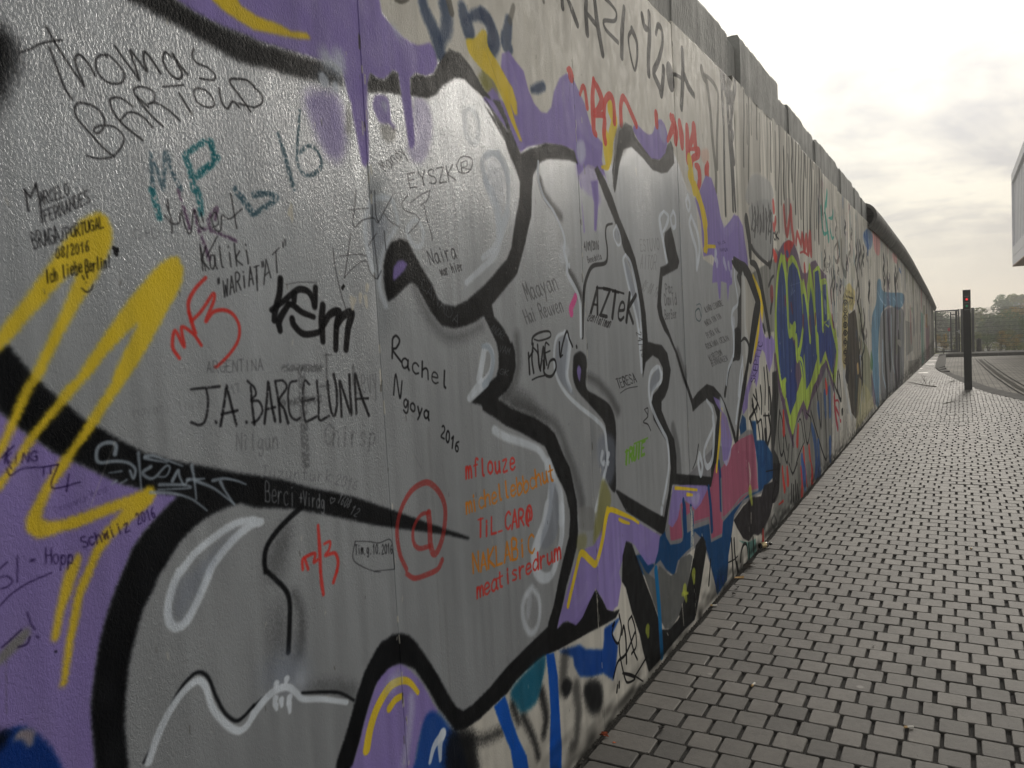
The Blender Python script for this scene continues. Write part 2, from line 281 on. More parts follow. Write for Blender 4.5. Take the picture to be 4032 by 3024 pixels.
F|yellow|4|97|0|-869,1566 -858,1586 -831,1618 -787,1674 -751,1722 -722,1757 -691,1774 -676,1767 -670,1749 -670,1730 -684,1697 -705,1663 -727,1634 -764,1580 -787,1542 -808,1506 -811,1507 -829,1477 -845,1448 -858,1425 -872,1402 -885,1392 -883,1412 -873,1422 -861,1446 -843,1483 -829,1508 -826,1508 -808,1539 -786,1577 -760,1623 -737,1669 -738,1676 -756,1663 -784,1634 -811,1606 -845,1570 -861,1554 -871,1545
F|yellow|4|97|0|-546,1710 -537,1689 -540,1670 -549,1651 -578,1612 -610,1567 -642,1524 -664,1499 -668,1495 -703,1456 -727,1425 -755,1396 -776,1370 -802,1342 -820,1314 -824,1297 -815,1291 -792,1288 -765,1291 -725,1297 -684,1302 -654,1307 -643,1312 -632,1309 -629,1296 -637,1283 -660,1269 -693,1253 -721,1235 -741,1213 -750,1197 -753,1191 -771,1162 -781,1129 -794,1092 -805,1049 -812,1028 -820,1031 -814,1058 -805,1096 -794,1133 -786,1163 -779,1180 -766,1198 -766,1198 -747,1232 -729,1256 -690,1283 -727,1278 -766,1271 -803,1269 -833,1269 -842,1276 -849,1286 -849,1296 -842,1310 -829,1330 -813,1352 -793,1377 -765,1407 -740,1438 -713,1471 -691,1497 -693,1501 -666,1545 -639,1587 -636,1593 -672,1565 -703,1536 -732,1504 -738,1501 -774,1464 -805,1436 -824,1415 -850,1386 -865,1368 -879,1351 -889,1346 -888,1363 -878,1369 -867,1379 -852,1400 -830,1430 -807,1453 -784,1478 -760,1503 -756,1502 -727,1539 -700,1573 -654,1626 -614,1668 -584,1695 -563,1707
F|yellow|3|97|0|-774,1232 -769,1221 -775,1201 -777,1201 -790,1172 -804,1146 -814,1111 -820,1103 -827,1108 -818,1142 -808,1174 -796,1207 -792,1210 -782,1221
F|yellow|3|97|0|-433,2217 -424,2199 -399,2188 -363,2180 -326,2174 -326,2174 -280,2181 -232,2188 -205,2192 -170,2201 -163,2206 -176,2212 -197,2208 -221,2202 -262,2207 -293,2204 -323,2204 -323,2206 -355,2211 -375,2237
S|whitep|18|80|1|-123,2178 -113,2168|17.6,19.7|0
S|whitep|18|80|1|-77,2188 -77,2172|17.8,19.8|0
S|whitep|5|85|1|-135,2127 -132,2123|13.7,15.7|0
S|whitep|6|85|1|-95,2119 -95,2117|10.1,10.5|0
S|whitep|12|40|1|-84,2160 -82,2140|10.0,8.0|0
F|whitep|18|55|1|119,2325 146,2322 171,2292 144,2296
F|concg|3|95|0|-901,1116 -885,1130 -866,1139 -855,1140 -857,1127 -868,1117 -885,1108 -897,1101 -912,1098
S|inkp|1|90|1|-897,1124 -885,1130 -868,1140|1.1,1.1|0
S|inkp|1|90|1|-875,1116 -862,1116 -857,1125|1.1,1.1|0
S|inkp|1|90|1|-858,1163 -854,1145 -849,1133|0.9,0.9|0
S|inkp|1|90|1|-848,1123 -844,1119|0.9,0.9|0
S|ink|1|88|1|-793,1999 -777,2009 -761,2021 -742,2031 -726,2037|1.1,1.4|0
S|ink|1|88|1|-749,2051 -737,2030 -718,2002 -701,1981 -695,1973 -702,1992 -707,2009 -705,2018 -699,2022 -690,2017 -680,2005 -675,1995|1.6,1.9|0
S|ink|1|88|1|-747,2021 -737,1990 -729,1964 -718,1948|1.5,1.8|0
S|ink|1|88|1|-651,2032 -659,2033 -670,2024 -672,2007 -661,1993 -645,1990 -628,1996 -622,2009 -626,2019 -637,2029 -649,2036 -657,2033|1.6,1.5|0
S|ink|1|88|1|-635,2054 -620,2036 -605,2021 -594,2008 -601,2033 -607,2055 -594,2043 -578,2027 -582,2044 -580,2060 -569,2053 -551,2031|1.8,2.2|0
S|ink|1|88|1|-524,2066 -538,2071 -543,2053 -532,2036 -516,2030 -505,2040 -513,2057 -522,2073 -510,2057 -494,2044|1.9,2.3|0
S|ink|1|88|1|-475,2095 -480,2080 -470,2070 -447,2068 -431,2059 -436,2048 -467,2043|1.7,1.8|0
S|ink|1|85|1|-702,1862 -681,1861 -656,1869 -636,1892 -634,1907 -648,1918 -668,1917 -682,1911 -686,1905 -679,1902 -669,1912 -665,1924 -670,1936 -681,1944 -697,1946 -708,1944 -715,1933 -711,1918 -693,1900 -672,1880 -654,1868|1.3,1.8|0
S|ink|1|85|1|-610,1960 -631,1969 -647,1966 -653,1958 -646,1939 -627,1922 -598,1906|1.6,1.9|0
S|ink|1|85|1|-638,1930 -622,1947 -605,1950 -588,1943 -576,1932|1.2,2.0|0
S|ink|1|85|1|-581,1971 -567,1981 -570,1996 -589,1998 -605,1992 -604,1980 -580,1955 -555,1938|1.2,2.0|0
S|ink|1|85|1|-602,1979 -581,1966|1.7,1.9|0
S|ink|1|85|1|-581,1971 -563,1976 -540,1969 -519,1956|1.3,2.0|0
S|ink|1|85|1|-549,2008 -504,2022|1.3,1.6|0
S|ink|1|85|1|-515,2005 -503,1988 -491,1973|1.9,2.2|0
S|ink|1|85|1|-474,2024 -483,2015 -477,1998 -457,1993 -439,2000 -442,2014 -456,2024 -474,2024|1.4,1.8|0
S|ink|1|85|1|-424,2036 -421,2012 -408,2001 -393,2018 -378,2010|2.0,2.3|0
S|ink|1|85|1|-350,2008 -372,2030 -395,2051 -394,2060 -380,2064 -354,2068 -337,2061|2.2,2.3|0
S|ink|1|85|1|-337,2059 -317,2047 -319,2031 -341,2017|2.1,1.7|0
S|ink|1|85|1|-341,2018 -359,2017 -379,2017|1.7,1.9|0
S|tealp|3|80|1|-584,1887 -585,1853 -586,1822|2.5,4.5|45
S|tealp|3|80|1|-585,1881 -574,1859 -565,1828 -554,1892 -543,1860 -529,1833|2.7,5.1|45
S|teal|3|85|1|-512,1891 -504,1866 -500,1833|7.2,6.5|40
S|teal|3|85|1|-514,1895 -484,1917 -458,1930 -447,1906 -439,1903 -460,1883 -484,1864 -503,1853|5.3,4.9|40
S|teal|3|85|1|-588,1822 -582,1797 -577,1775|6.5,5.9|40
S|teal|3|85|1|-492,1834 -489,1814 -489,1793|7.2,6.4|40
S|teal|3|85|1|-453,1929 -451,1895 -484,1869|7.4,5.0|40
S|tealp|3|85|1|-401,1846 -386,1830 -365,1806|8.6,7.4|40
S|tealp|3|85|1|-358,1843 -328,1849 -297,1846 -324,1826 -356,1807|6.6,5.6|40
S|tealp|3|85|1|-281,1979 -266,1937 -247,1871|3.0,6.5,5.9|40
S|tealp|3|85|1|-213,2040 -224,1980 -231,1931 -216,1906 -185,1909 -158,1933 -166,1961 -193,1969 -222,1949|2.9,4.5,4.0|40
S|inkpu|3|80|1|-503,1797 -497,1762 -485,1730 -479,1709|3.1,4.0|42
S|inkpu|3|80|1|-534,1829 -525,1799 -517,1763|3.0,3.8|42
S|inkpu|3|80|1|-491,1765 -453,1760 -413,1748|2.7,3.6|42
S|inkpu|3|80|1|-458,1785 -451,1807 -472,1784 -471,1767|3.0,4.0|42
S|ink|1|80|1|-567,1780 -552,1768 -538,1771 -534,1788|1.3,1.4|0
S|ink|1|80|1|-561,1801 -554,1774 -554,1751|1.3,1.4|0
S|ink|1|80|1|-531,1792 -524,1760 -515,1755 -506,1791 -501,1795 -493,1769 -486,1765|1.4,1.4|0
S|ink|1|80|1|-489,1793 -485,1778|1.5,1.6|0
S|ink|1|80|1|-465,1769 -451,1777 -455,1798 -466,1786 -460,1766 -447,1765 -442,1793|1.1,1.6|0
S|ink|1|80|1|-416,1838 -411,1801 -408,1772|1.6,1.7|0
S|ink|1|80|1|-439,1795 -423,1789 -399,1806 -390,1812|1.3,1.3|0
S|ink|1|80|1|-558,1810 -557,1794|1.3,1.4|0
S|ink|1|85|0|-495,1688 -497,1729|1.4|0
S|ink|1|85|0|-484,1732 -496,1707 -481,1690|1.4|0
S|ink|1|85|1|-466,1715 -473,1717 -477,1708 -477,1695 -472,1691 -467,1700 -466,1717|1.4|0
S|ink|1|85|1|-466,1712 -465,1697 -462,1692|1.5|0
S|ink|1|85|1|-453,1734 -451,1700 -448,1695|1.5|0
S|ink|1|85|1|-431,1724 -429,1697|1.5|0
S|ink|1|85|1|-432,1734 -432,1736|1.5|0
S|ink|1|85|1|-417,1742 -415,1700|1.6|0
S|ink|1|85|1|-405,1729 -415,1713 -401,1702|1.5|0
S|ink|1|85|1|-388,1731 -386,1705|1.6|0
S|ink|1|85|1|-388,1741 -389,1743|1.6|0
S|ink|1|80|1|-456,1753 -484,1713|1.2|0
S|ink|1|80|1|-497,1735 -489,1687|1.3|0
S|ink|1|85|0|-463,1672 -463,1663|1.5|0
S|ink|1|85|0|-460,1674 -460,1665|1.5|0
S|ink|1|85|0|-451,1669 -450,1639 -446,1661 -444,1641 -440,1673|1.5|0
S|ink|1|85|0|-437,1644 -430,1679 -426,1648|1.5|0
S|ink|1|85|0|-435,1656 -427,1659|1.2|0
S|ink|1|85|1|-421,1650 -420,1684 -413,1686 -410,1681 -413,1672 -421,1667|1.4|0
S|ink|1|85|1|-416,1669 -410,1654|1.6|0
S|ink|1|85|1|-400,1680 -400,1658|1.6|0
S|ink|1|85|1|-400,1688 -400,1689|1.6|0
S|ink|1|85|0|-389,1661 -382,1699 -377,1665|1.6|0
S|ink|1|85|0|-387,1674 -379,1676|1.2|0
S|ink|1|85|0|-372,1699 -359,1703|1.2|0
S|ink|1|85|0|-366,1701 -367,1669|1.6|0
S|ink|1|85|0|-351,1710 -351,1701|1.7|0
S|ink|1|85|0|-347,1711 -347,1702|1.7|0
S|ink|1|85|1|-368,1681 -368,1653|1.5|0
S|ink|1|85|1|-367,1692 -367,1694|1.5|0
S|ink|1|85|0|-350,1666 -339,1716 -330,1680|1.5|0
S|ink|1|85|0|-346,1683 -333,1692|1.2|0
S|ink|1|85|0|-321,1727 -301,1742|1.2|0
S|ink|1|85|0|-311,1734 -312,1691|1.6|0
S|ink|1|85|0|-289,1755 -290,1744|1.6|0
S|ink|1|85|0|-283,1760 -283,1749|1.6|0
S|red|2|92|1|-490,1674 -514,1654 -531,1631 -533,1612 -528,1593|3.3,4.0,3.2|0
S|red|2|92|1|-530,1593 -506,1612 -477,1644 -476,1632 -498,1593 -480,1610 -454,1614 -433,1605 -421,1583 -426,1556 -448,1531 -477,1510 -485,1507|3.2,3.8,2.9|0
S|red|2|92|1|-561,1528 -573,1549 -565,1577 -549,1548 -551,1583 -527,1570 -512,1549|3.5,3.5,3.2|0
S|red|2|92|1|-533,1610 -526,1581 -522,1572|3.7,4.2,3.2|0
S|ink|1|92|0|-783,1774 -781,1794 -777,1776|0.8|0
S|ink|1|92|0|-782,1781 -778,1782|0.7|0
S|ink|1|92|1|-776,1777 -777,1795 -773,1797 -771,1794 -772,1789 -776,1786|0.8|0
S|ink|1|92|1|-774,1787 -770,1779|0.9|0
S|ink|1|92|1|-762,1798 -765,1800 -767,1796 -768,1790 -767,1784 -764,1783 -762,1786|0.8|0
S|ink|1|92|0|-754,1806 -760,1803 -759,1784 -753,1787|0.8|0
S|ink|1|92|0|-760,1794 -755,1796|0.7|0
S|ink|1|92|0|-752,1807 -751,1788 -745,1791|0.8|0
S|ink|1|92|1|-739,1794 -742,1796 -743,1801 -743,1808 -741,1812 -738,1810 -737,1804 -737,1798 -739,1794|0.8|0
S|ink|1|92|0|-805,1795 -803,1780 -802,1763|1.3,1.3|0
S|ink|1|92|0|-805,1794 -797,1784 -787,1806|1.4,1.2|0
S|ink|1|92|0|-787,1806 -784,1779 -783,1748|1.3,1.3|0
S|ink|1|92|0|-774,1769 -780,1766 -778,1749|0.8|0
S|ink|1|92|0|-779,1758 -775,1760|0.7|0
S|ink|1|92|0|-766,1773 -772,1770 -770,1752 -764,1755|0.7|0
S|ink|1|92|0|-771,1762 -766,1764|0.7|0
S|ink|1|92|1|-761,1757 -763,1774 -759,1776 -757,1773 -758,1768 -762,1765|0.8|0
S|ink|1|92|1|-760,1767 -755,1760|0.9|0
S|ink|1|92|0|-753,1761 -755,1780 -747,1764 -749,1783|0.8|0
S|ink|1|92|0|-744,1765 -743,1785 -738,1768|0.8|0
S|ink|1|92|0|-744,1772 -740,1774|0.7|0
S|ink|1|92|0|-736,1771 -738,1789 -730,1774 -732,1793|0.8|0
S|ink|1|92|1|-728,1775 -730,1793 -726,1794 -723,1789 -723,1782 -725,1776 -728,1775|0.8|0
S|ink|1|92|0|-715,1801 -721,1798 -719,1779 -713,1783|0.8|0
S|ink|1|92|0|-720,1789 -715,1792|0.8|0
S|ink|1|92|1|-706,1804 -709,1806 -711,1802 -711,1797 -706,1795 -704,1791 -706,1786 -710,1787|0.9|0
S|ink|1|92|1|-799,1707 -802,1729 -798,1730 -796,1727 -797,1721 -800,1719|0.8|0
S|ink|1|92|1|-797,1721 -794,1717 -794,1709 -799,1707|0.8|0
S|ink|1|92|1|-789,1710 -793,1733 -789,1734 -787,1730 -787,1724 -791,1721|0.8|0
S|ink|1|92|1|-789,1722 -783,1712|0.9|0
S|ink|1|92|0|-781,1713 -781,1736 -775,1715|0.9|0
S|ink|1|92|0|-781,1721 -777,1722|0.8|0
S|ink|1|92|1|-770,1737 -773,1740 -775,1735 -775,1727 -772,1719 -769,1716 -767,1721 -768,1729 -771,1728|0.9|0
S|ink|1|92|0|-764,1718 -765,1744 -757,1721|0.9|0
S|ink|1|92|0|-764,1727 -760,1728|0.8|0
S|ink|1|92|0|-754,1722 -752,1744|0.8|0
S|ink|1|92|1|-747,1726 -748,1742 -744,1744 -742,1741 -743,1736 -747,1734|0.8|0
S|ink|1|92|1|-736,1730 -739,1732 -739,1737 -739,1743 -736,1746 -734,1744 -733,1739 -734,1733 -736,1730|0.8|0
S|ink|1|92|1|-731,1731 -732,1750 -728,1751 -726,1748 -727,1743 -731,1740|0.8|0
S|ink|1|92|1|-729,1741 -725,1733|0.9|0
S|ink|1|92|0|-723,1752 -717,1754|0.8|0
S|ink|1|92|0|-720,1753 -720,1735|0.9|0
S|ink|1|92|1|-715,1756 -715,1742 -713,1739 -711,1740 -709,1745 -709,1758|0.9|0
S|ink|1|92|1|-701,1757 -703,1759 -706,1755 -707,1749 -706,1744 -703,1742 -701,1746 -701,1751 -703,1751|0.8|0
S|ink|1|92|0|-698,1744 -695,1762 -692,1746|0.9|0
S|ink|1|92|0|-697,1750 -693,1751|0.8|0
S|ink|1|92|0|-690,1766 -690,1747 -684,1749|0.9|0
S|ink|1|92|1|-764,1694 -766,1696 -766,1703 -764,1709 -762,1709 -761,1703 -762,1697 -764,1694|0.8|0
S|ink|1|92|1|-755,1705 -757,1708 -755,1713 -753,1710 -755,1705 -758,1700 -756,1697 -753,1701 -755,1705|0.8|0
S|ink|1|92|0|-749,1696 -747,1715|0.8|0
S|ink|1|92|1|-742,1714 -740,1718 -738,1717 -738,1712 -742,1701 -737,1703|0.8|0
S|ink|1|92|1|-732,1703 -734,1705 -734,1712 -732,1718 -730,1718 -729,1712 -730,1706 -732,1703|0.8|0
S|ink|1|92|0|-725,1717 -722,1722 -723,1706|0.8|0
S|ink|1|92|1|-713,1725 -716,1719 -717,1712 -716,1708 -713,1711 -713,1715 -715,1717 -717,1713|0.8|0
S|ink|1|92|0|-783,1656 -783,1675|0.9|0
S|ink|1|92|1|-775,1669 -777,1670 -778,1666 -778,1660 -777,1657 -774,1660|0.8|0
S|ink|1|92|1|-772,1678 -772,1659|0.9|0
S|ink|1|92|1|-772,1666 -770,1672 -768,1671 -768,1660|0.9|0
S|ink|1|92|1|-757,1684 -757,1666 -756,1664|0.9|0
S|ink|1|92|1|-750,1679 -750,1666|0.9|0
S|ink|1|92|1|-750,1684 -750,1685|0.9|0
S|ink|1|92|1|-745,1676 -741,1678 -742,1683 -744,1682 -745,1677 -745,1671 -743,1669 -741,1673|0.9|0
S|ink|1|92|1|-738,1690 -738,1670 -735,1671 -734,1676 -734,1682 -736,1684 -738,1679|0.9|0
S|ink|1|92|1|-731,1680 -727,1682 -728,1687 -730,1687 -731,1681 -731,1675 -729,1674 -727,1677|0.9|0
S|ink|1|92|1|-721,1674 -720,1693 -717,1694 -716,1691 -718,1685 -720,1684|0.9|0
S|ink|1|92|1|-718,1685 -716,1681 -717,1675 -721,1674|0.9|0
S|ink|1|92|1|-714,1682 -710,1685 -710,1689 -712,1689 -714,1684 -714,1678 -712,1677 -710,1680|0.9|0
S|ink|1|92|1|-707,1689 -708,1676|0.9|0
S|ink|1|92|1|-707,1683 -706,1689 -704,1689|0.9|0
S|ink|1|92|1|-699,1700 -700,1682 -699,1680|1.0|0
S|ink|1|92|1|-693,1693 -694,1681|1.0|0
S|ink|1|92|1|-693,1697 -693,1698|1.0|0
S|ink|1|92|1|-689,1682 -688,1695|1.0|0
S|ink|1|92|1|-688,1690 -686,1695 -685,1694 -685,1683|0.9|0
S|ink|1|92|0|-679,1704 -680,1690|1.0|0
S|ink|1|92|0|-680,1685 -680,1686|1.0|0
F|ink|1|92|1|-671,1719 -666,1719 -661,1718 -661,1710 -665,1702 -670,1709
S|ink|1|92|1|-727,1669 -725,1663|1.0,1.2|0
S|ink|1|92|1|-720,1672 -719,1666|1.0,1.2|0
S|ink|1|92|1|-722,1658 -722,1658|1.0,1.2|0
S|ink|1|92|1|-730,1649 -723,1643 -715,1646 -711,1654|1.0,1.1|0
S|pencil|2|40|1|-618,1750 -623,1752 -629,1748 -631,1742 -629,1737 -623,1735 -618,1738|0.8|0
S|pencil|2|40|0|-606,1740 -606,1752|0.9|0
S|pencil|2|40|0|-613,1745 -599,1748|0.8|0
S|pencil|2|40|1|-595,1739 -595,1755 -587,1756 -581,1751 -582,1745 -588,1740 -595,1739|0.8|0
S|ink|2|97|1|-304,1678 -310,1647 -326,1610 -330,1593|7.7,8.4,7.0|0
S|ink|2|97|1|-335,1614 -299,1633 -271,1650 -251,1658 -228,1654 -215,1639 -210,1622 -204,1662|6.1,7.7,8.0|0
S|ink|2|97|1|-287,1626 -316,1593 -316,1572|7.0,8.8,7.2|0
S|ink|2|97|1|-287,1626 -274,1624 -249,1609 -216,1599|6.2,7.5,6.1|0
S|ink|2|97|1|-268,1648 -270,1634|8.2,7.8,7.5|0
S|ink|2|97|1|-280,1595 -275,1581 -250,1563 -212,1564 -198,1569|8.1,7.6,6.0|0
S|ink|2|97|1|-185,1624 -192,1589 -193,1546|8.8,10.7,8.2|0
S|ink|2|97|1|-189,1579 -165,1604 -135,1609 -146,1578 -154,1527|7.6,10.4,8.5|0
S|ink|2|97|1|-146,1578 -121,1601 -93,1606 -108,1572 -120,1525|7.8,11.5,8.7|0
F|ink|1|97|0|-113,1674 -107,1668 -117,1657 -122,1664
S|ink|2|88|1|-542,1470 -512,1470 -478,1470|2.1,2.6|15
S|ink|2|88|1|-509,1468 -507,1444 -515,1413 -528,1403 -547,1410|2.5,2.5|15
S|ink|2|88|1|-463,1470 -470,1440 -483,1396|2.7,3.2|15
S|ink|2|88|1|-462,1468 -455,1434 -446,1392|2.7,3.2|15
S|ink|2|88|1|-479,1417 -441,1420|2.2,2.7|15
S|ink|2|88|1|-494,1405 -492,1403|2.4,2.9|15
S|ink|2|88|1|-422,1396 -421,1394|2.5,3.0|15
S|ink|2|90|1|-404,1463 -404,1429 -402,1388|2.6,3.2|10
S|ink|2|90|1|-411,1475 -395,1460 -393,1446 -406,1436 -386,1432 -379,1412 -393,1396 -408,1391|2.3,2.7|10
S|ink|2|90|1|-359,1469 -365,1436 -376,1387|2.7,3.3|10
S|ink|2|90|1|-357,1466 -354,1424 -348,1388|2.7,3.3|10
S|ink|2|90|1|-370,1414 -345,1416|2.1,2.6|10
S|ink|2|90|1|-340,1469 -335,1426 -334,1385|2.8,3.4|10
S|ink|2|90|1|-337,1469 -318,1468 -310,1453 -333,1429 -321,1408 -313,1379|2.1,3.4|10
S|ink|2|90|1|-280,1465 -300,1461 -308,1431 -306,1397 -291,1383 -278,1386|2.2,2.8|10
S|ink|2|90|1|-244,1454 -257,1463 -267,1427 -265,1382 -255,1377 -230,1383|2.5,2.9|10
S|ink|2|90|1|-269,1420 -233,1422|2.2,2.8|10
S|ink|2|90|1|-221,1460 -220,1410 -222,1375 -191,1380|3.1,2.9|10
S|ink|2|90|1|-187,1457 -187,1424 -183,1390 -173,1379 -163,1404 -161,1440 -167,1471|3.2,4.0|10
S|ink|2|90|1|-151,1374 -149,1415 -149,1454 -135,1419 -118,1375 -117,1425 -115,1465|3.4,4.3|10
S|ink|2|90|1|-100,1375 -99,1424 -95,1466 -80,1417 -57,1365|3.6,4.2|10
S|ink|2|90|1|-97,1408 -55,1406|2.4,3.0|10
S|pencil|1|60|0|-504,1498 -498,1518 -494,1497|1.0|0
S|pencil|1|60|0|-502,1505 -495,1504|0.9|0
S|pencil|1|60|1|-490,1497 -489,1517 -482,1517 -479,1513 -482,1508 -489,1507|1.0|0
S|pencil|1|60|1|-485,1507 -479,1496|1.0|0
S|pencil|1|60|1|-463,1513 -467,1516 -473,1513 -474,1506 -473,1500 -468,1496 -464,1499 -464,1506 -468,1506|1.0|0
S|pencil|1|60|0|-448,1518 -459,1518 -460,1496 -449,1495|1.0|0
S|pencil|1|60|0|-460,1507 -452,1507|0.9|0
S|pencil|1|60|0|-445,1495 -443,1517 -434,1495 -432,1516|1.0|0
S|pencil|1|60|0|-429,1518 -417,1518|0.9|0
S|pencil|1|60|0|-423,1518 -424,1496|1.1|0
S|pencil|1|60|0|-409,1495 -408,1516|1.1|0
S|pencil|1|60|0|-398,1495 -397,1516 -387,1494 -386,1516|1.0|0
S|pencil|1|60|0|-382,1494 -375,1517 -370,1494|1.2|0
S|pencil|1|60|0|-380,1502 -372,1502|0.9|0
S|pencil|2|45|0|-450,1344 -447,1377 -438,1342 -435,1376|1.3|0
S|pencil|2|45|1|-427,1361 -429,1340|1.4|0
S|pencil|2|45|1|-427,1369 -427,1371|1.4|0
S|pencil|2|45|1|-408,1371 -410,1343 -408,1338|1.4|0
S|pencil|2|45|1|-384,1353 -390,1358 -395,1351 -395,1341 -390,1338 -384,1356 -386,1330 -392,1323 -396,1329|1.4|0
S|pencil|2|45|1|-376,1356 -377,1340 -374,1334 -368,1340 -366,1355|1.5|0
S|pencil|2|45|1|-367,1342 -366,1333|1.5|0
S|pencil|2|45|1|-359,1333 -357,1354|1.5|0
S|pencil|2|45|1|-357,1346 -352,1354 -347,1350 -347,1331|1.5|0
S|pencil|2|40|0|-390,1303 -374,1300|0.9|0
S|pencil|2|40|0|-382,1301 -386,1280|1.2|0
S|pencil|2|40|1|-370,1289 -372,1279 -368,1274 -361,1277 -359,1286|1.2|0
S|pencil|2|40|1|-360,1278 -360,1272|1.2|0
S|pencil|2|40|1|-348,1284 -337,1281 -351,1270 -339,1267|1.1|0
S|pencil|2|40|1|-327,1280 -329,1269 -325,1264 -318,1267 -315,1277|1.3|0
S|pencil|2|40|1|-317,1268 -316,1262|1.3|0
S|pencil|2|40|1|-308,1259 -304,1274|1.3|0
S|pencil|2|40|1|-305,1268 -298,1273 -293,1269 -294,1256|1.2|0
S|pencil|2|40|1|-275,1276 -279,1257 -275,1253|1.3|0
S|pencil|2|40|1|-283,1270 -269,1267|1.0|0
S|pencil|2|40|1|-259,1264 -261,1253 -257,1248 -249,1251 -247,1261|1.3|0
S|pencil|2|40|1|-248,1252 -247,1245|1.3|0
S|pencil|2|40|1|-235,1259 -238,1243|1.4|0
S|pencil|2|40|1|-236,1252 -229,1257 -224,1255|1.1|0
S|pencil|2|40|1|-209,1263 -215,1238|1.5|0
S|pencil|2|40|1|-197,1251 -212,1245 -199,1234|1.2|0
S|pencil|2|38|1|-177,1243 -170,1246 -166,1241 -170,1236 -187,1227 -175,1223|1.2|0
S|pencil|2|38|1|-163,1217 -166,1222 -162,1231 -154,1237 -149,1233 -152,1225 -157,1218 -163,1217|1.3|0
S|pencil|2|38|0|-140,1224 -132,1228 -144,1208|1.4|0
S|pencil|2|38|1|-110,1219 -122,1217 -129,1210 -128,1203 -121,1202 -117,1208 -121,1212 -127,1211|1.1|0
S|pencil|3|45|1|-184,1353 -190,1362 -201,1356 -207,1341 -206,1326 -198,1316 -189,1323|2.2|40
S|pencil|3|45|1|-178,1358 -185,1313|2.6|40
S|pencil|3|45|1|-182,1331 -172,1341 -165,1336 -168,1310|2.5|40
S|pencil|3|45|1|-143,1336 -147,1307|2.7|40
S|pencil|3|45|1|-141,1346 -141,1348|2.7|40
S|pencil|3|45|1|-120,1334 -124,1303|2.8|40
S|pencil|3|45|1|-122,1321 -112,1332 -106,1329|2.3|40
S|pencil|3|45|1|-75,1323 -84,1328 -90,1321 -79,1307 -82,1298 -95,1301|2.1|40
S|pencil|3|45|1|-67,1277 -58,1323|2.9|40
S|pencil|3|45|1|-59,1314 -49,1323 -41,1314 -45,1299 -54,1294 -61,1301|2.4|40
S|pencil|2|40|0|-452,1465 -450,1470 -446,1454|1.1|0
S|pencil|2|40|0|-443,1471 -435,1472 -437,1455|1.1|0
S|pencil|2|20|0|-658,1433 -659,1450|0.7|0
S|pencil|2|20|0|-649,1433 -650,1450|0.7|0
S|pencil|2|20|0|-658,1442 -650,1442|0.6|0
S|pencil|2|20|1|-639,1444 -642,1445 -645,1441 -645,1436 -642,1434 -639,1437 -638,1445|0.7|0
S|pencil|2|20|1|-639,1442 -638,1436 -637,1434|0.7|0
S|pencil|2|20|1|-634,1446 -631,1436|0.7|0
S|pencil|2|20|1|-628,1446 -630,1434 -633,1427|0.7|0
S|pencil|2|20|1|-614,1444 -618,1445 -621,1442 -621,1436 -618,1434 -614,1438 -614,1445|0.7|0
S|pencil|2|20|1|-614,1443 -613,1436 -612,1434|0.7|0
S|pencil|2|20|1|-606,1450 -605,1437 -603,1434|0.7|0
S|pencil|2|20|1|-609,1445 -602,1446|0.7|0
S|pencil|2|20|1|-593,1444 -593,1433|0.7|0
S|pencil|2|20|1|-594,1448 -594,1449|0.7|0
S|pencil|2|20|1|-569,1452 -568,1436 -566,1434|0.8|0
S|pencil|2|20|1|-553,1434 -557,1437 -557,1443 -553,1446 -550,1442 -549,1436 -553,1434|0.7|0
S|pencil|2|20|1|-545,1446 -541,1434 -538,1446|0.8|0
S|pencil|2|20|1|-530,1440 -522,1441 -524,1445 -528,1446 -530,1441 -530,1435 -525,1434 -521,1436|0.7|0
S|pencil|2|45|0|-97,1489 -94,1421 -80,1421|1.6|0
S|pencil|2|45|1|-74,1442 -63,1446 -65,1461 -72,1462 -75,1447 -73,1428 -66,1421 -61,1430|1.5|0
S|pencil|2|45|1|-54,1458 -47,1417 -43,1458|1.6|0
S|pencil|2|45|1|-34,1461 -27,1429|1.7|0
S|pencil|2|45|1|-22,1462 -26,1423 -29,1397|1.7|0
S|pencil|4|50|1|-314,1494 -209,1487|6.7,9.1|45
S|pencil|4|50|1|-265,1486 -268,1387 -271,1288|9.4,12.1|45
S|pencil|4|50|1|-324,1423 -216,1420|6.7,9.1|45
S|pencil|2|50|1|-185,1517 -192,1440|2.9,2.9|0
S|pencil|2|50|1|-192,1514 -169,1515|2.0,2.1|0
S|pencil|2|50|1|-101,1486 -105,1443|3.2,3.2|0
S|pencil|2|50|1|-213,1447 -181,1448|2.0,2.1|0
S|wht|1|60|1|-388,1231 -385,1269 -378,1267 -376,1260 -379,1250 -387,1251|1.3|0
S|wht|1|60|1|-379,1250 -376,1240 -379,1228 -388,1231|1.3|0
S|wht|1|60|1|-370,1238 -360,1237 -361,1247 -366,1249 -370,1240 -370,1228 -365,1223 -360,1226|1.3|0
S|wht|1|60|1|-353,1244 -355,1219|1.4|0
S|wht|1|60|1|-354,1233 -349,1242 -345,1240|1.3|0
S|wht|1|60|1|-328,1233 -332,1239 -338,1233 -339,1219 -335,1211 -329,1213|1.2|0
S|wht|1|60|1|-316,1233 -318,1206|1.4|0
S|wht|1|60|1|-316,1243 -315,1245|1.4|0
S|wht|1|62|0|-293,1208 -291,1227|1.5|0
S|wht|1|62|0|-297,1219 -288,1216|1.1|0
S|wht|1|62|0|-284,1230 -282,1199 -275,1227|1.5|0
S|wht|1|62|1|-269,1213 -270,1195|1.5|0
S|wht|1|62|1|-268,1220 -268,1221|1.5|0
S|wht|1|62|1|-259,1211 -260,1191|1.5|0
S|wht|1|62|1|-259,1202 -255,1209 -253,1207|1.4|0
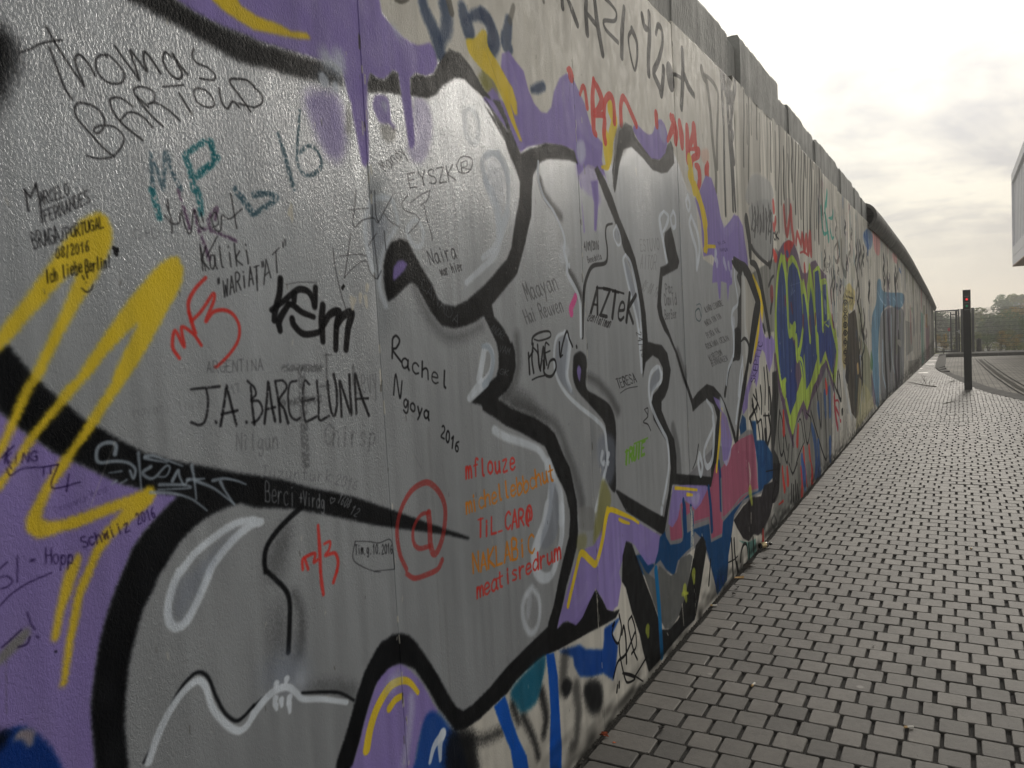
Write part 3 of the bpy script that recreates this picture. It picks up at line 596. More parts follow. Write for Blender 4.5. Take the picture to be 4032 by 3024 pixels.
S|wht|1|62|1|-239,1199 -242,1205 -247,1200 -248,1191 -245,1185 -240,1191|1.4|0
S|wht|1|62|1|-237,1214 -240,1184|1.6|0
S|wht|1|62|1|-225,1195 -229,1200 -233,1195 -233,1186 -230,1182 -225,1197 -227,1174 -232,1170 -235,1175|1.5|0
S|wht|1|70|1|-204,1186 -205,1196 -200,1199 -198,1195 -191,1195 -192,1190 -204,1186|1.2|0
S|wht|1|60|0|-172,1195 -166,1199 -181,1182|1.4|0
S|wht|1|60|1|-156,1191 -164,1188 -170,1182 -172,1177 -168,1177 -164,1181 -165,1185 -169,1183|1.3|0
S|wht|1|60|1|-162,1170 -162,1174 -156,1181 -149,1186 -147,1183 -152,1176 -158,1171 -162,1170|1.5|0
S|wht|1|60|1|-144,1174 -143,1179 -138,1182 -138,1177 -144,1174 -151,1171 -152,1166 -146,1168 -144,1174|1.5|0
S|wht|1|60|0|-133,1161 -125,1163 -142,1148|1.5|0
S|wht|1|60|1|-119,1154 -113,1155 -111,1151 -116,1147 -133,1143 -124,1138|1.2|0
S|whtag|2|85|1|-698,1376 -695,1389 -700,1395 -714,1397 -727,1390 -730,1373 -723,1366 -703,1365 -687,1362 -673,1356 -664,1344 -669,1330 -674,1344|4.1,3.1,2.6|0
S|whtag|2|78|1|-656,1371 -656,1341 -656,1309|3.6,2.3,1.7|0
S|whtag|2|78|1|-635,1344 -651,1336 -633,1323 -606,1340 -598,1335 -608,1322 -628,1326|3.6,2.4,1.6|0
S|whtag|2|78|1|-644,1364 -629,1362 -603,1350 -572,1334|3.4,2.3,1.6|0
S|whtag|2|78|1|-645,1361 -630,1355 -603,1346|3.3,2.2,1.6|0
S|whtag|2|78|1|-595,1312 -582,1328 -580,1317 -572,1301 -560,1309|4.0,2.5,1.9|0
S|whtag|2|78|1|-553,1331 -550,1305 -549,1269|4.1,2.7,1.9|0
S|whtag|2|78|1|-565,1308 -528,1303|3.5,2.6,1.7|0
S|whtag|2|78|1|-548,1303 -512,1283 -487,1262 -465,1241|3.5,2.5,1.8|0
S|whtag|2|78|1|-510,1296 -484,1295 -455,1285 -434,1274|3.7,2.5,1.8|0
S|whtag|2|78|1|-493,1290 -484,1271 -465,1241|4.1,2.6,1.9|0
S|whtag|2|78|1|-621,1310 -573,1300 -561,1292 -624,1302|3.4,2.4,1.6|0
S|whtag|2|78|1|-639,1300 -597,1290 -563,1274 -542,1257 -528,1243|3.3,2.2,1.7|0
S|whtag|2|80|1|-711,1347 -689,1346|1.1,1.9|0
S|whtag|2|80|1|-708,1328 -699,1332|1.2,2.0|0
S|whtag|2|80|1|-693,1326 -681,1330|1.2,2.0|0
S|inkp|1|90|0|-869,1390 -867,1405|0.7|0
S|inkp|1|90|0|-858,1405 -868,1397 -860,1389|0.7|0
S|inkp|1|90|1|-853,1398 -854,1388|0.7|0
S|inkp|1|90|1|-852,1401 -852,1402|0.7|0
S|inkp|1|90|0|-845,1387 -842,1401 -836,1386 -834,1401|0.8|0
S|inkp|1|90|1|-822,1398 -825,1401 -830,1399 -832,1394 -831,1389 -827,1386 -823,1388 -823,1393 -826,1393|0.8|0
S|inkp|1|90|1|-863,1412 -866,1394 -861,1381|0.8,0.9|0
S|inkp|1|90|1|-854,1414 -872,1399|0.9,0.9|0
S|inkp|1|90|1|-867,1382 -863,1371 -845,1378 -814,1375 -792,1375|0.8,1.0|0
S|inkp|1|90|1|-814,1375 -816,1362|0.9,0.9|0
S|inkp|1|90|1|-804,1374 -805,1363|0.9,1.0|0
S|inkp|1|90|1|-792,1375 -805,1341 -760,1341|0.9,1.0|0
S|inkp|1|90|1|-777,1357 -783,1331|0.9,1.0|0
S|inkp|1|90|0|-824,1228 -822,1252|0.9|0
S|inkp|1|90|0|-816,1225 -814,1249|0.9|0
S|inkp|1|90|0|-823,1240 -815,1238|0.9|0
S|inkp|1|90|1|-810,1223 -812,1228 -812,1235 -808,1238 -805,1233 -806,1225 -810,1223|0.8|0
S|inkp|1|90|1|-803,1211 -800,1234|0.9|0
S|inkp|1|90|1|-800,1229 -797,1233 -794,1229 -795,1221 -798,1219 -801,1223|0.9|0
S|inkp|1|90|1|-792,1209 -789,1231|0.9|0
S|inkp|1|90|1|-789,1227 -786,1231 -783,1226 -784,1219 -787,1217 -790,1221|0.9|0
S|inkp|1|90|0|-846,1240 -840,1239|0.9|0
S|inkp|1|90|0|-846,1237 -840,1236|0.9|0
S|inkp|1|92|1|-760,1252 -763,1254 -767,1252 -766,1247 -759,1244 -757,1240 -759,1236 -765,1238|0.9|0
S|inkp|1|92|1|-747,1249 -751,1250 -754,1247 -753,1240 -749,1237 -745,1240|1.0|0
S|inkp|1|92|1|-744,1256 -741,1237|0.9|0
S|inkp|1|92|1|-742,1245 -740,1250 -736,1248 -733,1238|1.0|0
S|inkp|1|92|1|-731,1252 -727,1240 -726,1250 -722,1240 -723,1253|1.0|0
S|inkp|1|92|1|-716,1253 -713,1241|1.0|0
S|inkp|1|92|1|-717,1257 -717,1258|1.0|0
S|inkp|1|92|1|-703,1255 -700,1242|1.0|0
S|inkp|1|92|1|-704,1259 -704,1260|1.0|0
S|inkp|1|92|1|-693,1256 -687,1257 -691,1243 -684,1244|1.0|0
S|inkp|1|92|1|-670,1266 -669,1270 -666,1268 -665,1263 -667,1251 -661,1252|0.9|0
S|inkp|1|92|1|-655,1253 -658,1255 -660,1263 -660,1269 -657,1269 -654,1262 -654,1255 -655,1253|0.9|0
S|inkp|1|92|0|-650,1266 -649,1271 -645,1253|0.9|0
S|inkp|1|92|1|-638,1273 -641,1267 -640,1260 -637,1255 -635,1257 -636,1262 -639,1264 -640,1261|1.0|0
S|inkp|1|35|1|-802,1301 -805,1311 -802,1311 -799,1308 -798,1304 -799,1302 -802,1301|0.4|0
S|inkp|1|35|1|-796,1309 -794,1302|0.3|0
S|inkp|1|35|1|-795,1306 -795,1309 -793,1309|0.4|0
S|inkp|1|35|1|-785,1310 -787,1311 -789,1308 -788,1305 -786,1304 -784,1306 -785,1311|0.4|0
S|inkp|1|35|1|-785,1310 -783,1306 -782,1304|0.3|0
S|inkp|1|35|1|-778,1311 -781,1312 -782,1309 -781,1306 -778,1306 -778,1312 -776,1304 -777,1302 -780,1303|0.4|0
S|inkp|1|35|1|-771,1313 -773,1313 -774,1311 -774,1308 -772,1307 -770,1309 -771,1314|0.4|0
S|inkp|1|35|1|-770,1312 -769,1309 -768,1308|0.4|0
S|inkp|1|35|1|-766,1308 -768,1314|0.4|0
S|inkp|1|35|1|-767,1312 -766,1315 -764,1314 -762,1309|0.4|0
S|inkp|1|35|1|-756,1316 -759,1316 -760,1314 -759,1310 -757,1309 -755,1312 -756,1317|0.4|0
S|inkp|1|35|1|-756,1315 -755,1311 -753,1310|0.4|0
S|inkp|1|35|0|-753,1315 -749,1316|0.4|0
S|inkp|1|35|0|-745,1312 -747,1323 -743,1316 -743,1324 -739,1313|0.4|0
S|inkp|1|35|1|-734,1320 -737,1321 -738,1318 -737,1315 -735,1314 -733,1316 -734,1321|0.4|0
S|inkp|1|35|1|-734,1320 -732,1316 -731,1315|0.4|0
S|inkp|1|35|1|-731,1322 -729,1315|0.4|0
S|inkp|1|35|1|-730,1319 -729,1322 -727,1322|0.4|0
S|inkp|1|35|1|-719,1324 -722,1324 -723,1322 -722,1318 -719,1317 -718,1320 -719,1325|0.4|0
S|inkp|1|35|1|-719,1323 -717,1319 -716,1318|0.4|0
S|inkp|1|90|1|-894,1185 -877,1197 -852,1206 -817,1211|0.9,0.9|0
S|inkp|1|90|1|-864,1251 -866,1228|0.8,0.8|0
S|inkp|1|90|1|-866,1228 -867,1212|0.8,0.8|0
S|inkp|1|90|1|-891,1226 -881,1225 -874,1215 -883,1209 -892,1210|0.8,0.8|0
S|inkp|1|90|1|-890,1238 -879,1245|0.9,0.9|0
S|ink|1|80|1|-822,1089 -821,1088|1.7|0
S|red|2|88|1|-248,1147 -248,1099 -250,1046|4.1,5.5,4.5|0
S|red|2|88|1|-250,1046 -249,1020 -246,994|4.1,5.4,4.4|0
S|red|2|88|1|-301,1066 -301,1083 -294,1089 -263,1090 -268,1072 -257,1074|3.9,4.0,3.7|0
S|red|2|88|1|-294,1089 -286,1062|3.6,3.8,4.0|0
S|red|2|88|1|-233,1103 -215,1103 -220,1086 -232,1077 -203,1074 -194,1053 -200,1032|3.2,4.0,4.9|0
S|red|2|88|1|-200,1032 -213,1011|4.6,4.7,4.9|0
S|ink|1|85|1|-134,1083 -87,1070 -50,1057 -7,1053 1,1001 1,979|0.8,1.3|0
S|ink|1|85|1|-134,1083 -145,1045 -112,1016 -73,994|1.2,0.8|0
S|ink|1|85|1|-73,994 -53,987|0.8,0.8|0
S|ink|1|85|1|-73,995 1,978|0.8,0.8|0
S|ink|1|90|0|-135,1075 -128,1073|0.8|0
S|ink|1|90|0|-132,1074 -133,1052|1.2|0
S|ink|1|90|1|-123,1064 -123,1051|1.2|0
S|ink|1|90|1|-123,1069 -122,1070|1.2|0
S|ink|1|90|1|-117,1048 -115,1062|1.2|0
S|ink|1|90|1|-116,1057 -114,1062 -112,1058 -113,1048|1.2|0
S|ink|1|90|1|-112,1056 -110,1061 -109,1058 -109,1047|1.2|0
S|ink|1|90|0|-105,1044 -104,1045|1.2|0
S|ink|1|90|1|-90,1053 -93,1057 -96,1053 -96,1046 -93,1044 -90,1055 -91,1038 -94,1035 -96,1038|1.1|0
S|ink|1|90|0|-84,1039 -83,1040|1.2|0
S|ink|1|90|0|-73,1054 -70,1059 -72,1036|1.2|0
S|ink|1|90|1|-61,1034 -64,1038 -64,1048 -61,1056 -58,1054 -57,1044 -59,1036 -61,1034|1.2|0
S|ink|1|90|0|-53,1031 -52,1032|1.3|0
S|ink|1|90|1|-41,1046 -39,1050 -36,1047 -36,1041 -43,1028 -35,1027|1.2|0
S|ink|1|90|1|-28,1025 -31,1029 -31,1039 -28,1047 -25,1045 -24,1035 -26,1027 -28,1025|1.3|0
S|ink|1|90|0|-19,1041 -16,1046 -17,1023|1.3|0
S|ink|1|90|1|-3,1041 -8,1036 -10,1027 -8,1020 -4,1021 -4,1027 -7,1031 -9,1028|1.3|0
S|redt|2|78|1|202,944 179,926 127,926 78,932 47,953|8.3,6.4|10
S|redt|2|78|1|48,964 25,1011 20,1071 41,1118 82,1153 127,1165 167,1160 210,1124 230,1076 215,1013 184,974 163,974 154,1007 156,1052 154,1083|6.5,10.9|10
S|redt|2|78|1|159,1085 119,1085 87,1060 83,1025 105,1002 150,996|5.4,6.7|10
S|ink|1|95|1|45,1496 49,1527 53,1544 67,1550 79,1537 64,1520 50,1515 79,1485|3.1|0
S|ink|1|95|1|108,1485 96,1492 85,1488 83,1476 91,1468 104,1472 109,1487|2.6|0
S|ink|1|95|1|107,1482 106,1468 110,1462|3.1|0
S|ink|1|95|1|151,1469 140,1478 128,1475 125,1462 135,1451 149,1451|2.3|0
S|ink|1|95|1|168,1480 163,1441|3.2|0
S|ink|1|95|1|165,1457 179,1462 189,1455 189,1432|2.7|0
S|ink|1|95|1|207,1438 232,1433 229,1444 216,1449 207,1441 207,1428 219,1419 233,1420|2.1|0
S|ink|1|95|1|266,1449 260,1411 266,1403|3.5|0
S|ink|1|95|1|41,1405 55,1455 65,1394 78,1436|2.6|0
S|ink|1|95|1|97,1382 89,1389 81,1385 80,1375 88,1369 98,1384 93,1358 84,1355 77,1363|2.5|0
S|ink|1|95|1|113,1356 106,1364 108,1374 117,1376 124,1367 121,1356 113,1356|2.7|0
S|ink|1|95|1|137,1365 141,1346|3.1|0
S|ink|1|95|1|153,1358 142,1342 133,1333|2.9|0
S|ink|1|95|1|181,1345 172,1352 163,1348 162,1339 167,1332 177,1334 182,1347|2.9|0
S|ink|1|95|1|181,1343 179,1331 181,1325|3.3|0
S|ink|1|95|1|239,1300 245,1302 250,1294 247,1286 231,1275 245,1266|2.6|0
S|ink|1|95|1|258,1255 254,1264 257,1277 264,1285 270,1278 269,1265 264,1255 258,1255|3.0|0
S|ink|1|95|0|281,1262 289,1266 280,1236|3.3|0
S|ink|1|95|1|314,1248 302,1246 296,1236 298,1225 306,1223 309,1231 304,1239 298,1237|2.6|0
S|orange|1|0|1|417,1041 432,1058|3.0|0
S|whiteb|6|72|1|48,1888 12,1878 -12,1848 -24,1809 -21,1761 -5,1708|7.6,7.4,8.5|0
S|whiteb|6|72|1|48,1888 83,1887 98,1854 100,1826 64,1789 33,1748 21,1709 16,1667 34,1625|8.1,6.5,8.6|0
F|bluegrey|30|35|1|-8,1843 58,1856 76,1818 36,1770 14,1730 -17,1756
S|whiteb|5|62|1|158,1837 141,1819 148,1793 176,1777 202,1791 206,1824 183,1846 158,1837|8.3,6.4|0
S|whiteb|5|70|1|401,1692 486,1735 569,1780 610,1839 622,1892 587,1947 570,1973|9.4,16.2|0
S|whiteb|5|70|1|610,1839 661,1914|14.2,14.4|0
S|whiteb|5|70|1|551,1977 529,2021 526,2054 569,2084 623,2090|16.6,8.7|0
S|whiteb|5|70|1|623,2090 662,2058 673,2021|15.4,18.5|0
S|whiteb|5|70|1|542,2071 603,2084 648,2057 672,2015 664,1943 629,1880|8.2,15.0|0
S|whiteb|5|70|1|534,1995 568,1949 596,1897 597,1849|15.7,17.4|0
S|whiteb|5|70|1|596,1897 604,1849 565,1801 496,1767|17.5,9.6|0
F|bluegrey|24|35|1|546,2055 628,2068 655,1995 625,1914 588,1945 546,1994
S|whiteb|10|45|1|440,2169 441,2121 463,2099 501,2109 519,2159 497,2187 466,2190 440,2169|13.5,8.1|0
S|whiteb|4|82|1|438,1414 463,1467 479,1500 505,1502 522,1474 504,1430 463,1406|14.8,9.9|0
S|whiteb|4|82|1|450,1407 410,1384 378,1364|11.2,9.8|0
S|whiteb|4|82|1|481,1398 428,1376 383,1360|10.5,8.6|0
S|whtag|4|82|1|462,1394 503,1418 522,1468 500,1503 468,1508|11.3,7.6|0
S|ink|1|75|0|231,1734 218,1769 249,1738 236,1774|1.6|0
S|ink|1|75|1|266,1764 257,1765 253,1755 258,1744 266,1740 270,1749 266,1766|1.9|0
S|ink|1|75|1|267,1761 274,1747 279,1743|2.0|0
S|ink|1|75|1|283,1769 293,1746|2.1|0
S|ink|1|75|1|279,1778 278,1780|2.1|0
S|ink|1|75|1|301,1774 313,1749|2.2|0
S|ink|1|75|1|307,1763 309,1775 315,1775|1.8|0
S|ink|1|75|1|346,1781 336,1783 333,1772 338,1760 346,1756 351,1766 346,1784|2.0|0
S|ink|1|75|1|348,1779 355,1764 360,1759|2.2|0
S|ink|1|75|1|271,1722 280,1707 278,1720 285,1708 281,1724|1.6|0
S|ink|1|75|1|295,1722 290,1723 288,1718 291,1711 295,1709 297,1714 295,1724|1.7|0
S|ink|1|75|1|296,1721 299,1713 302,1710|1.8|0
S|ink|1|75|1|300,1726 306,1711|1.9|0
S|ink|1|75|1|302,1720 303,1727 307,1727|1.7|0
S|ink|1|75|1|324,1741 334,1717|1.9|0
S|ink|1|75|1|330,1726 332,1733 336,1732 342,1718|1.9|0
S|ink|1|75|1|346,1736 353,1721|2.0|0
S|ink|1|75|1|344,1742 343,1743|2.0|0
S|ink|1|75|1|360,1730 368,1734 364,1739 360,1739 359,1732 363,1724 368,1723 371,1727|1.7|0
S|ink|1|75|1|372,1739 379,1725|2.0|0
S|ink|1|75|1|375,1733 376,1740 380,1740|1.7|0
S|ink|1|65|1|-48,1892 -57,1849 -65,1821 -61,1806 -31,1825 8,1834 24,1825 48,1852 89,1899|1.4,1.4|0
S|ink|1|65|1|-77,1844 -7,1856|0.9,1.1|0
S|ink|1|65|1|6,1899 6,1858 5,1790 12,1708 10,1689|1.5,1.7|0
S|ink|1|65|1|19,1901 18,1846 26,1825|1.5,1.8|0
S|ink|1|65|1|48,1851 73,1832 109,1821|1.4,1.3|0
S|ink|1|65|1|140,1807 188,1840 184,1858 132,1867 124,1883 150,1906|1.2,1.4|0
S|ink|1|65|1|158,1887 205,1913 248,1931|1.1,1.2|0
S|ink|1|65|1|248,1931 235,1905 202,1886|1.6,1.3|0
S|ink|1|65|1|218,1888 229,1850 246,1809 245,1800|1.8,2.1|0
S|ink|1|65|1|-118,1736 -59,1744 -27,1742|0.9,1.1|0
S|ink|1|65|1|-108,1687 -83,1707 -45,1727 -24,1728 -18,1707 6,1689 25,1709|1.0,1.4|0
S|ink|1|65|1|-76,1791 -91,1741 -108,1687|1.3,1.5|0
S|ink|1|65|1|17,1799 -16,1767|1.2,1.3|0
S|ink|1|65|1|-139,1753 -136,1707 -123,1651 -108,1609|1.3,1.5|0
S|ink|1|65|1|46,1807 48,1760|1.6,1.8|0
S|ink|1|65|1|-289,1667 -249,1673 -198,1674|0.8,1.0|0
S|ink|1|75|0|66,1952 38,1970 63,1962 49,1977 80,1961|1.1|0
S|ink|1|75|1|80,1982 71,1980 74,1973 83,1967 91,1967 90,1975 78,1983|1.1|0
S|ink|1|75|1|82,1981 94,1974 100,1973|1.1|0
S|ink|1|75|1|105,1976 86,1988|1.2|0
S|ink|1|75|1|93,1984 90,1992 98,1993 116,1984|1.2|0
S|ink|1|75|1|119,2005 109,2004 110,1996 120,1991 129,1992 127,2000|1.1|0
S|ink|1|75|1|103,2014 136,1996|1.2|0
S|ink|1|75|1|122,2013 144,2007|1.1|0
S|ink|1|75|1|132,2021 148,2006 158,1996|1.4|0
S|ink|1|75|0|184,1968 153,1960 161,1926 192,1933|1.4|0
S|ink|1|75|0|157,1944 180,1950|1.1|0
S|ink|1|75|0|198,1973 218,1958 230,1981|1.7|0
S|ink|1|75|0|218,1958 222,1940|2.1|0
S|ink|1|75|1|274,1985 261,1988 246,1980 248,1971 273,1969 280,1962 271,1952 248,1951|1.5|0
S|ink|1|75|0|284,1994 318,2003 293,1956 328,1964|1.7|0
S|ink|1|75|0|341,1968 331,2008|2.3|0
S|ink|1|75|0|365,2017 337,1986 378,1976|1.6|0
S|ink|1|75|1|407,2028 410,2003|2.1,2.1|0
S|ink|1|75|1|407,2028 438,2039 436,2023 412,2016 460,2017|1.1,1.2|0
S|ink|1|75|1|383,2018 409,2044 458,2052 468,2034 441,2007 398,2001 383,2018|1.4,1.9|0
S|wht|1|45|1|214,1683 209,1692 197,1694 189,1686 186,1676 193,1665 203,1665|1.2|0
S|wht|1|45|0|205,1656 231,1677 224,1643|1.2|0
S|wht|1|45|0|213,1663 226,1654|1.2|0
S|wht|1|45|0|233,1638 250,1664 252,1626 269,1651|1.3|0
S|wht|1|45|0|260,1620 288,1641 281,1606|1.2|0
S|wht|1|45|0|270,1627 283,1618|1.2|0
S|wht|1|45|1|288,1602 306,1629 317,1619 320,1604 311,1596 299,1595 288,1602|1.2|0
S|wht|1|45|0|318,1583 347,1602 340,1568|1.3|0
S|wht|1|45|0|328,1589 342,1580|1.3|0
S|wht|1|45|0|512,1555 542,1568 524,1550|1.0|0
S|wht|1|45|0|522,1559 530,1556|1.0|0
S|wht|1|45|0|529,1547 554,1564 540,1543 566,1559|1.1|0
S|wht|1|45|1|545,1541 570,1557 576,1553 572,1545 562,1540 551,1538 545,1541|1.0|0
S|wht|1|45|1|560,1534 586,1551 595,1548 593,1543 583,1540 573,1542|1.1|0
S|wht|1|45|1|578,1540 573,1529|1.6|0
S|wht|1|45|0|618,1539 605,1544 578,1527 591,1522|1.0|0
S|wht|1|45|0|592,1536 602,1532|1.0|0
S|wht|1|45|0|570,1507 566,1486 587,1504|1.3|0
S|wht|1|45|0|581,1484 602,1503 598,1481|1.4|0
S|wht|1|45|0|588,1490 599,1488|0.9|0
S|wht|1|45|0|602,1479 616,1497 615,1483 630,1495 619,1476|1.5|0
S|wht|1|50|1|583,1430 576,1434 565,1433 558,1428 558,1422 567,1418 576,1419 580,1424 571,1426|1.2|0
S|wht|1|50|0|583,1415 592,1431|1.6|0
S|wht|1|50|0|613,1427 587,1423 604,1411|1.2|0
S|concw|1|90|1|-89,1641 -88,1617|6.7,4.4|0
S|concw|1|90|1|-78,1638 -83,1628|6.3,4.1|0
S|concw|1|90|1|-57,1649 -60,1633|6.7,4.4|0
S|concw|1|90|1|-39,1644 -37,1622|7.1,4.6|0
S|concw|1|90|1|-30,1671 -33,1660|6.8,4.4|0
F|purple|3|100|0|2683,2207 2776,2261 2899,2359 3015,2363 3124,2274 3183,2161 3251,2100 3393,2155 3513,2209 3577,2212 3461,2199 3625,2210 3738,2157 3775,2071 3834,1955 3847,1871 3699,1894 3422,1931 3410,1846 3399,1773 3331,1760 3284,1659 3268,1775 3144,1782 3119,1674 3089,1679 3063,1774 2956,1766 2978,1854 3024,1909 2969,1926 2802,1906 2794,1922 2774,2095 2682,2195
S|purplel|10|40|1|3121,2179 3212,2108 3313,2085 3451,2130 3503,2175|29.7,27.8|0
S|yellow|2|93|1|2607,2392 2668,2246|40.7,35.9,31.0|0
S|yellow|2|93|1|2596,2315 2709,2240 2827,2162 2873,2092|29.5,28.0,31.2|0
S|yellow|2|93|1|2692,2268 2787,2189 2857,2052 2855,1958|33.3,36.0,34.1|0
S|yellow|2|93|1|2819,1943 2890,1966 3045,1977|16.2,11.1,9.8|0
S|whiteb|6|55|1|3052,1945 3034,1905|26.3,17.5|0
S|whiteb|6|55|1|3223,1908 3269,1863|24.3,16.3|0
S|whiteb|6|55|1|3068,1887 3067,1873|29.2,19.5|0
S|inkp|1|60|0|3125,1989 3100,2009 3154,1994 3129,2014|1.5|0
S|inkp|1|60|1|3161,2009 3178,1998|2.0|0
S|inkp|1|60|1|3155,2013 3154,2014|2.1|0
S|inkp|1|60|1|3222,2017 3207,2017 3199,2012 3207,2006 3222,2005 3234,2009|1.0|0
S|inkp|1|60|1|3223,2028 3249,2010|2.1|0
S|inkp|1|60|1|3256,2026 3243,2016 3276,2015|1.8|0
S|inkp|1|60|0|3148,1956 3147,1972|3.1|0
S|inkp|1|60|0|3174,1959 3173,1974|3.1|0
S|inkp|1|60|0|3148,1964 3174,1967|0.8|0
S|inkp|1|60|0|3186,1959 3197,1976 3212,1961|2.5|0
S|inkp|1|60|0|3190,1965 3207,1966|0.8|0
S|inkp|1|60|1|3221,1962 3219,1978 3236,1979 3243,1976 3238,1972 3220,1970|1.6|0
S|inkp|1|60|1|3230,1971 3247,1964|1.6|0
S|inkp|1|60|1|3253,1981 3256,1968 3264,1965 3273,1966 3279,1970 3280,1983|2.9|0
S|inkp|1|60|0|3292,1967 3292,1984 3318,1969 3318,1986|2.0|0
F|black|7|97|0|2313,2438 2345,2411 2353,2339 2240,2277 2154,2259 2026,2256 1910,2289 1772,2315 1676,2288 1615,2207 1581,2132 1565,2102 1551,2092 1542,2114 1538,2183 1584,2259 1527,2097 1598,2274 1632,2351 1716,2405 1783,2404 1820,2367 1916,2335 2017,2306 2129,2317 2217,2361 2258,2412
F|blackg|16|50|1|1594,2343 1716,2400 1777,2354 1717,2300 1631,2233 1561,2176
F|black|5|97|0|1386,2172 1460,2130 1525,2075 1589,1998 1694,1903 1754,1838 1810,1726 1852,1600 1865,1467 1865,1472 1955,1459 2049,1450 2127,1408 2167,1323 2122,1244 2067,1205 2015,1188 2010,1146 2097,1053 2175,987 2199,899 2188,815 2780,688 2797,814 2882,918 2943,1002 2882,1081 2750,1126 2617,1109 2490,1086 2475,1124 2407,1207 2341,1283 2248,1403 2154,1484 2091,1519 2033,1573 2008,1626 2034,1706 2057,1760 2080,1814 2165,1829 2200,1842 2144,1925 2168,1982 2258,2017 2303,1959 2332,1905 2371,1856 2339,1820 2247,1800 2107,1772 2082,1707 2067,1653 2083,1588 2188,1488 2219,1454 2283,1401 2379,1280 2498,1151 2584,1179 2761,1208 2896,1183 3034,1125 3127,1062 3220,976 3341,855 3364,780 3359,735 3285,848 3156,1004 3103,1064 3029,1115 2980,918 2845,645 2804,627 2116,776 1967,563 2073,610 1967,564 1516,780 1416,886 1429,889 1586,818 1786,729 1978,648 2058,756 2106,858 2087,972 1996,1040 1896,1117 1875,1192 1894,1227 1975,1251 2044,1288 2051,1342 1993,1388 1918,1408 1824,1382 1780,1314 1799,1525 1799,1525 1758,1650 1718,1772 1624,1864 1537,1975 1441,2064 1380,2128 1356,2155
F|black|8|97|1|1078,1417 1092,1450 1143,1462 1182,1449 1199,1418 1183,1325 1280,1285 1388,1243 1441,1186 1450,1115 1433,1024 1416,886 1349,923 1312,998 1346,1084 1351,1129 1334,1176 1272,1219 1172,1278 1106,1319 1073,1367
F|purple|2|95|1|1110,1398 1127,1412 1145,1396 1137,1371 1128,1351 1112,1373
S|blackg|22|55|1|1193,1367 1286,1338 1392,1279 1480,1205|14.5,23.6|0
F|bluegrey|26|60|1|1271,1117 1351,1129 1429,1094 1433,1024 1398,937 1327,927 1268,1006 1254,1075
S|black|2|95|1|1511,1963 1450,1948 1434,1910 1444,1852 1421,1801 1295,1782 1237,1740 1205,1688 1185,1602 1170,1517|4.7,12.1|0
S|black|16|70|1|891,2046 919,2003 968,1974 1036,1942|14.5,15.5|0
S|black|16|70|1|1071,1763 1123,1719 1167,1666|13.1,21.3|0
S|whiteb|2|90|1|886,2109 877,2070 889,2030 918,1992 975,1959 1015,1924 1048,1887 1058,1855 1049,1822 1068,1783 1068,1742 1121,1698 1156,1657 1164,1602 1159,1518|6.3,7.5,10.9,10.1|0
S|whiteb|14|50|1|1032,1833 1078,1828 1036,1789 1020,1804 1056,1798|15.4,13.8|0
S|whiteb|2|85|1|1086,1776 1086,1769|7.6,7.6,7.6|0
S|whiteb|2|85|1|1553,1958 1519,1931 1528,1900 1562,1879 1596,1895 1581,1932 1553,1958|6.0,5.6,8.0|0
S|whiteb|2|85|1|1641,1846 1612,1825 1621,1792 1669,1698 1735,1575 1765,1480|6.3,12.8,10.8|0
S|whiteb|2|85|1|1641,1846 1696,1811 1740,1724 1780,1600 1785,1470|7.1,14.5,11.4|0
S|whiteb|2|85|1|2164,2084 2103,2051 2105,2008 2144,1925 2175,1846|6.3,17.9,13.1|0
S|whiteb|2|85|1|2164,2084 2229,2064 2189,2016 2143,1985|7.0,14.1,7.4|0
S|whiteb|2|85|1|2304,2099 2264,2062 2285,2019 2330,2029 2336,2075 2304,2099|9.2,12.2,10.7|0
S|whiteb|2|85|1|2551,2203 2517,2169 2551,2126 2585,2159 2551,2203|10.3,8.7,14.3|0
S|whiteb|2|85|1|2598,2107 2562,2062 2613,1995 2667,1933 2665,1841|12.0,19.4,16.9|0
S|whiteb|2|85|1|2598,2107 2701,2027 2731,1937 2663,1829|12.2,19.7,14.0|0
S|whiteb|2|85|1|1757,1526 1765,1426 1769,1345|11.2,15.5,11.3|0
F|bluegrey|5|45|1|1546,1948 1580,1922 1576,1894 1529,1909
F|bluegrey|6|50|1|1632,1826 1691,1771 1758,1650 1774,1550 1738,1600 1648,1746
S|whiteb|4|85|1|1025,1534 960,1520 931,1466 936,1394 1001,1324 1119,1258 1248,1200 1330,1149 1346,1084 1343,1016 1282,936 1212,853|6.7,9.5,12.8|0
S|whiteb|4|85|1|1025,1534 1059,1501 1038,1440 1022,1379 1049,1328|10.7,16.5,10.8|0
F|bluegrey|10|50|1|968,1512 1042,1518 1033,1440 1016,1372 1075,1309 1003,1340 945,1393 945,1465
S|whiteb|3|80|1|1303,1059 1288,1034 1303,1013|12.7,6.8|0
S|whiteb|3|80|1|1364,1044 1357,1032|13.2,8.8|0
S|whiteb|3|80|1|1314,1016 1314,1012|13.6,9.0|0
S|whiteb|3|80|1|1354,1009 1354,1007|13.9,9.2|0
S|whiteb|3|85|1|2032,1316 1988,1351 1892,1331 1855,1277 1861,1204 1927,1123 2013,1048 2072,991 2084,890 2029,790 1971,720|11.3,12.7,13.1|0
S|whiteb|3|85|1|2032,1316 2011,1280 1913,1256 1877,1213|16.1,10.5,11.5|0
S|whiteb|3|85|1|1951,692 1949,676|17.6,16.0,14.4|0
F|bluegrey|6|50|1|1987,1346 1996,1292 1881,1244 1872,1291
S|whiteb|2|85|1|2749,1120 2854,1051 2866,966 2741,899 2668,853 2680,782 2732,754 2816,785 2871,919 2860,1012|10.6,22.7|0
S|whiteb|2|85|1|2581,848 2554,804 2587,736 2625,779 2581,848|17.6,16.2|0
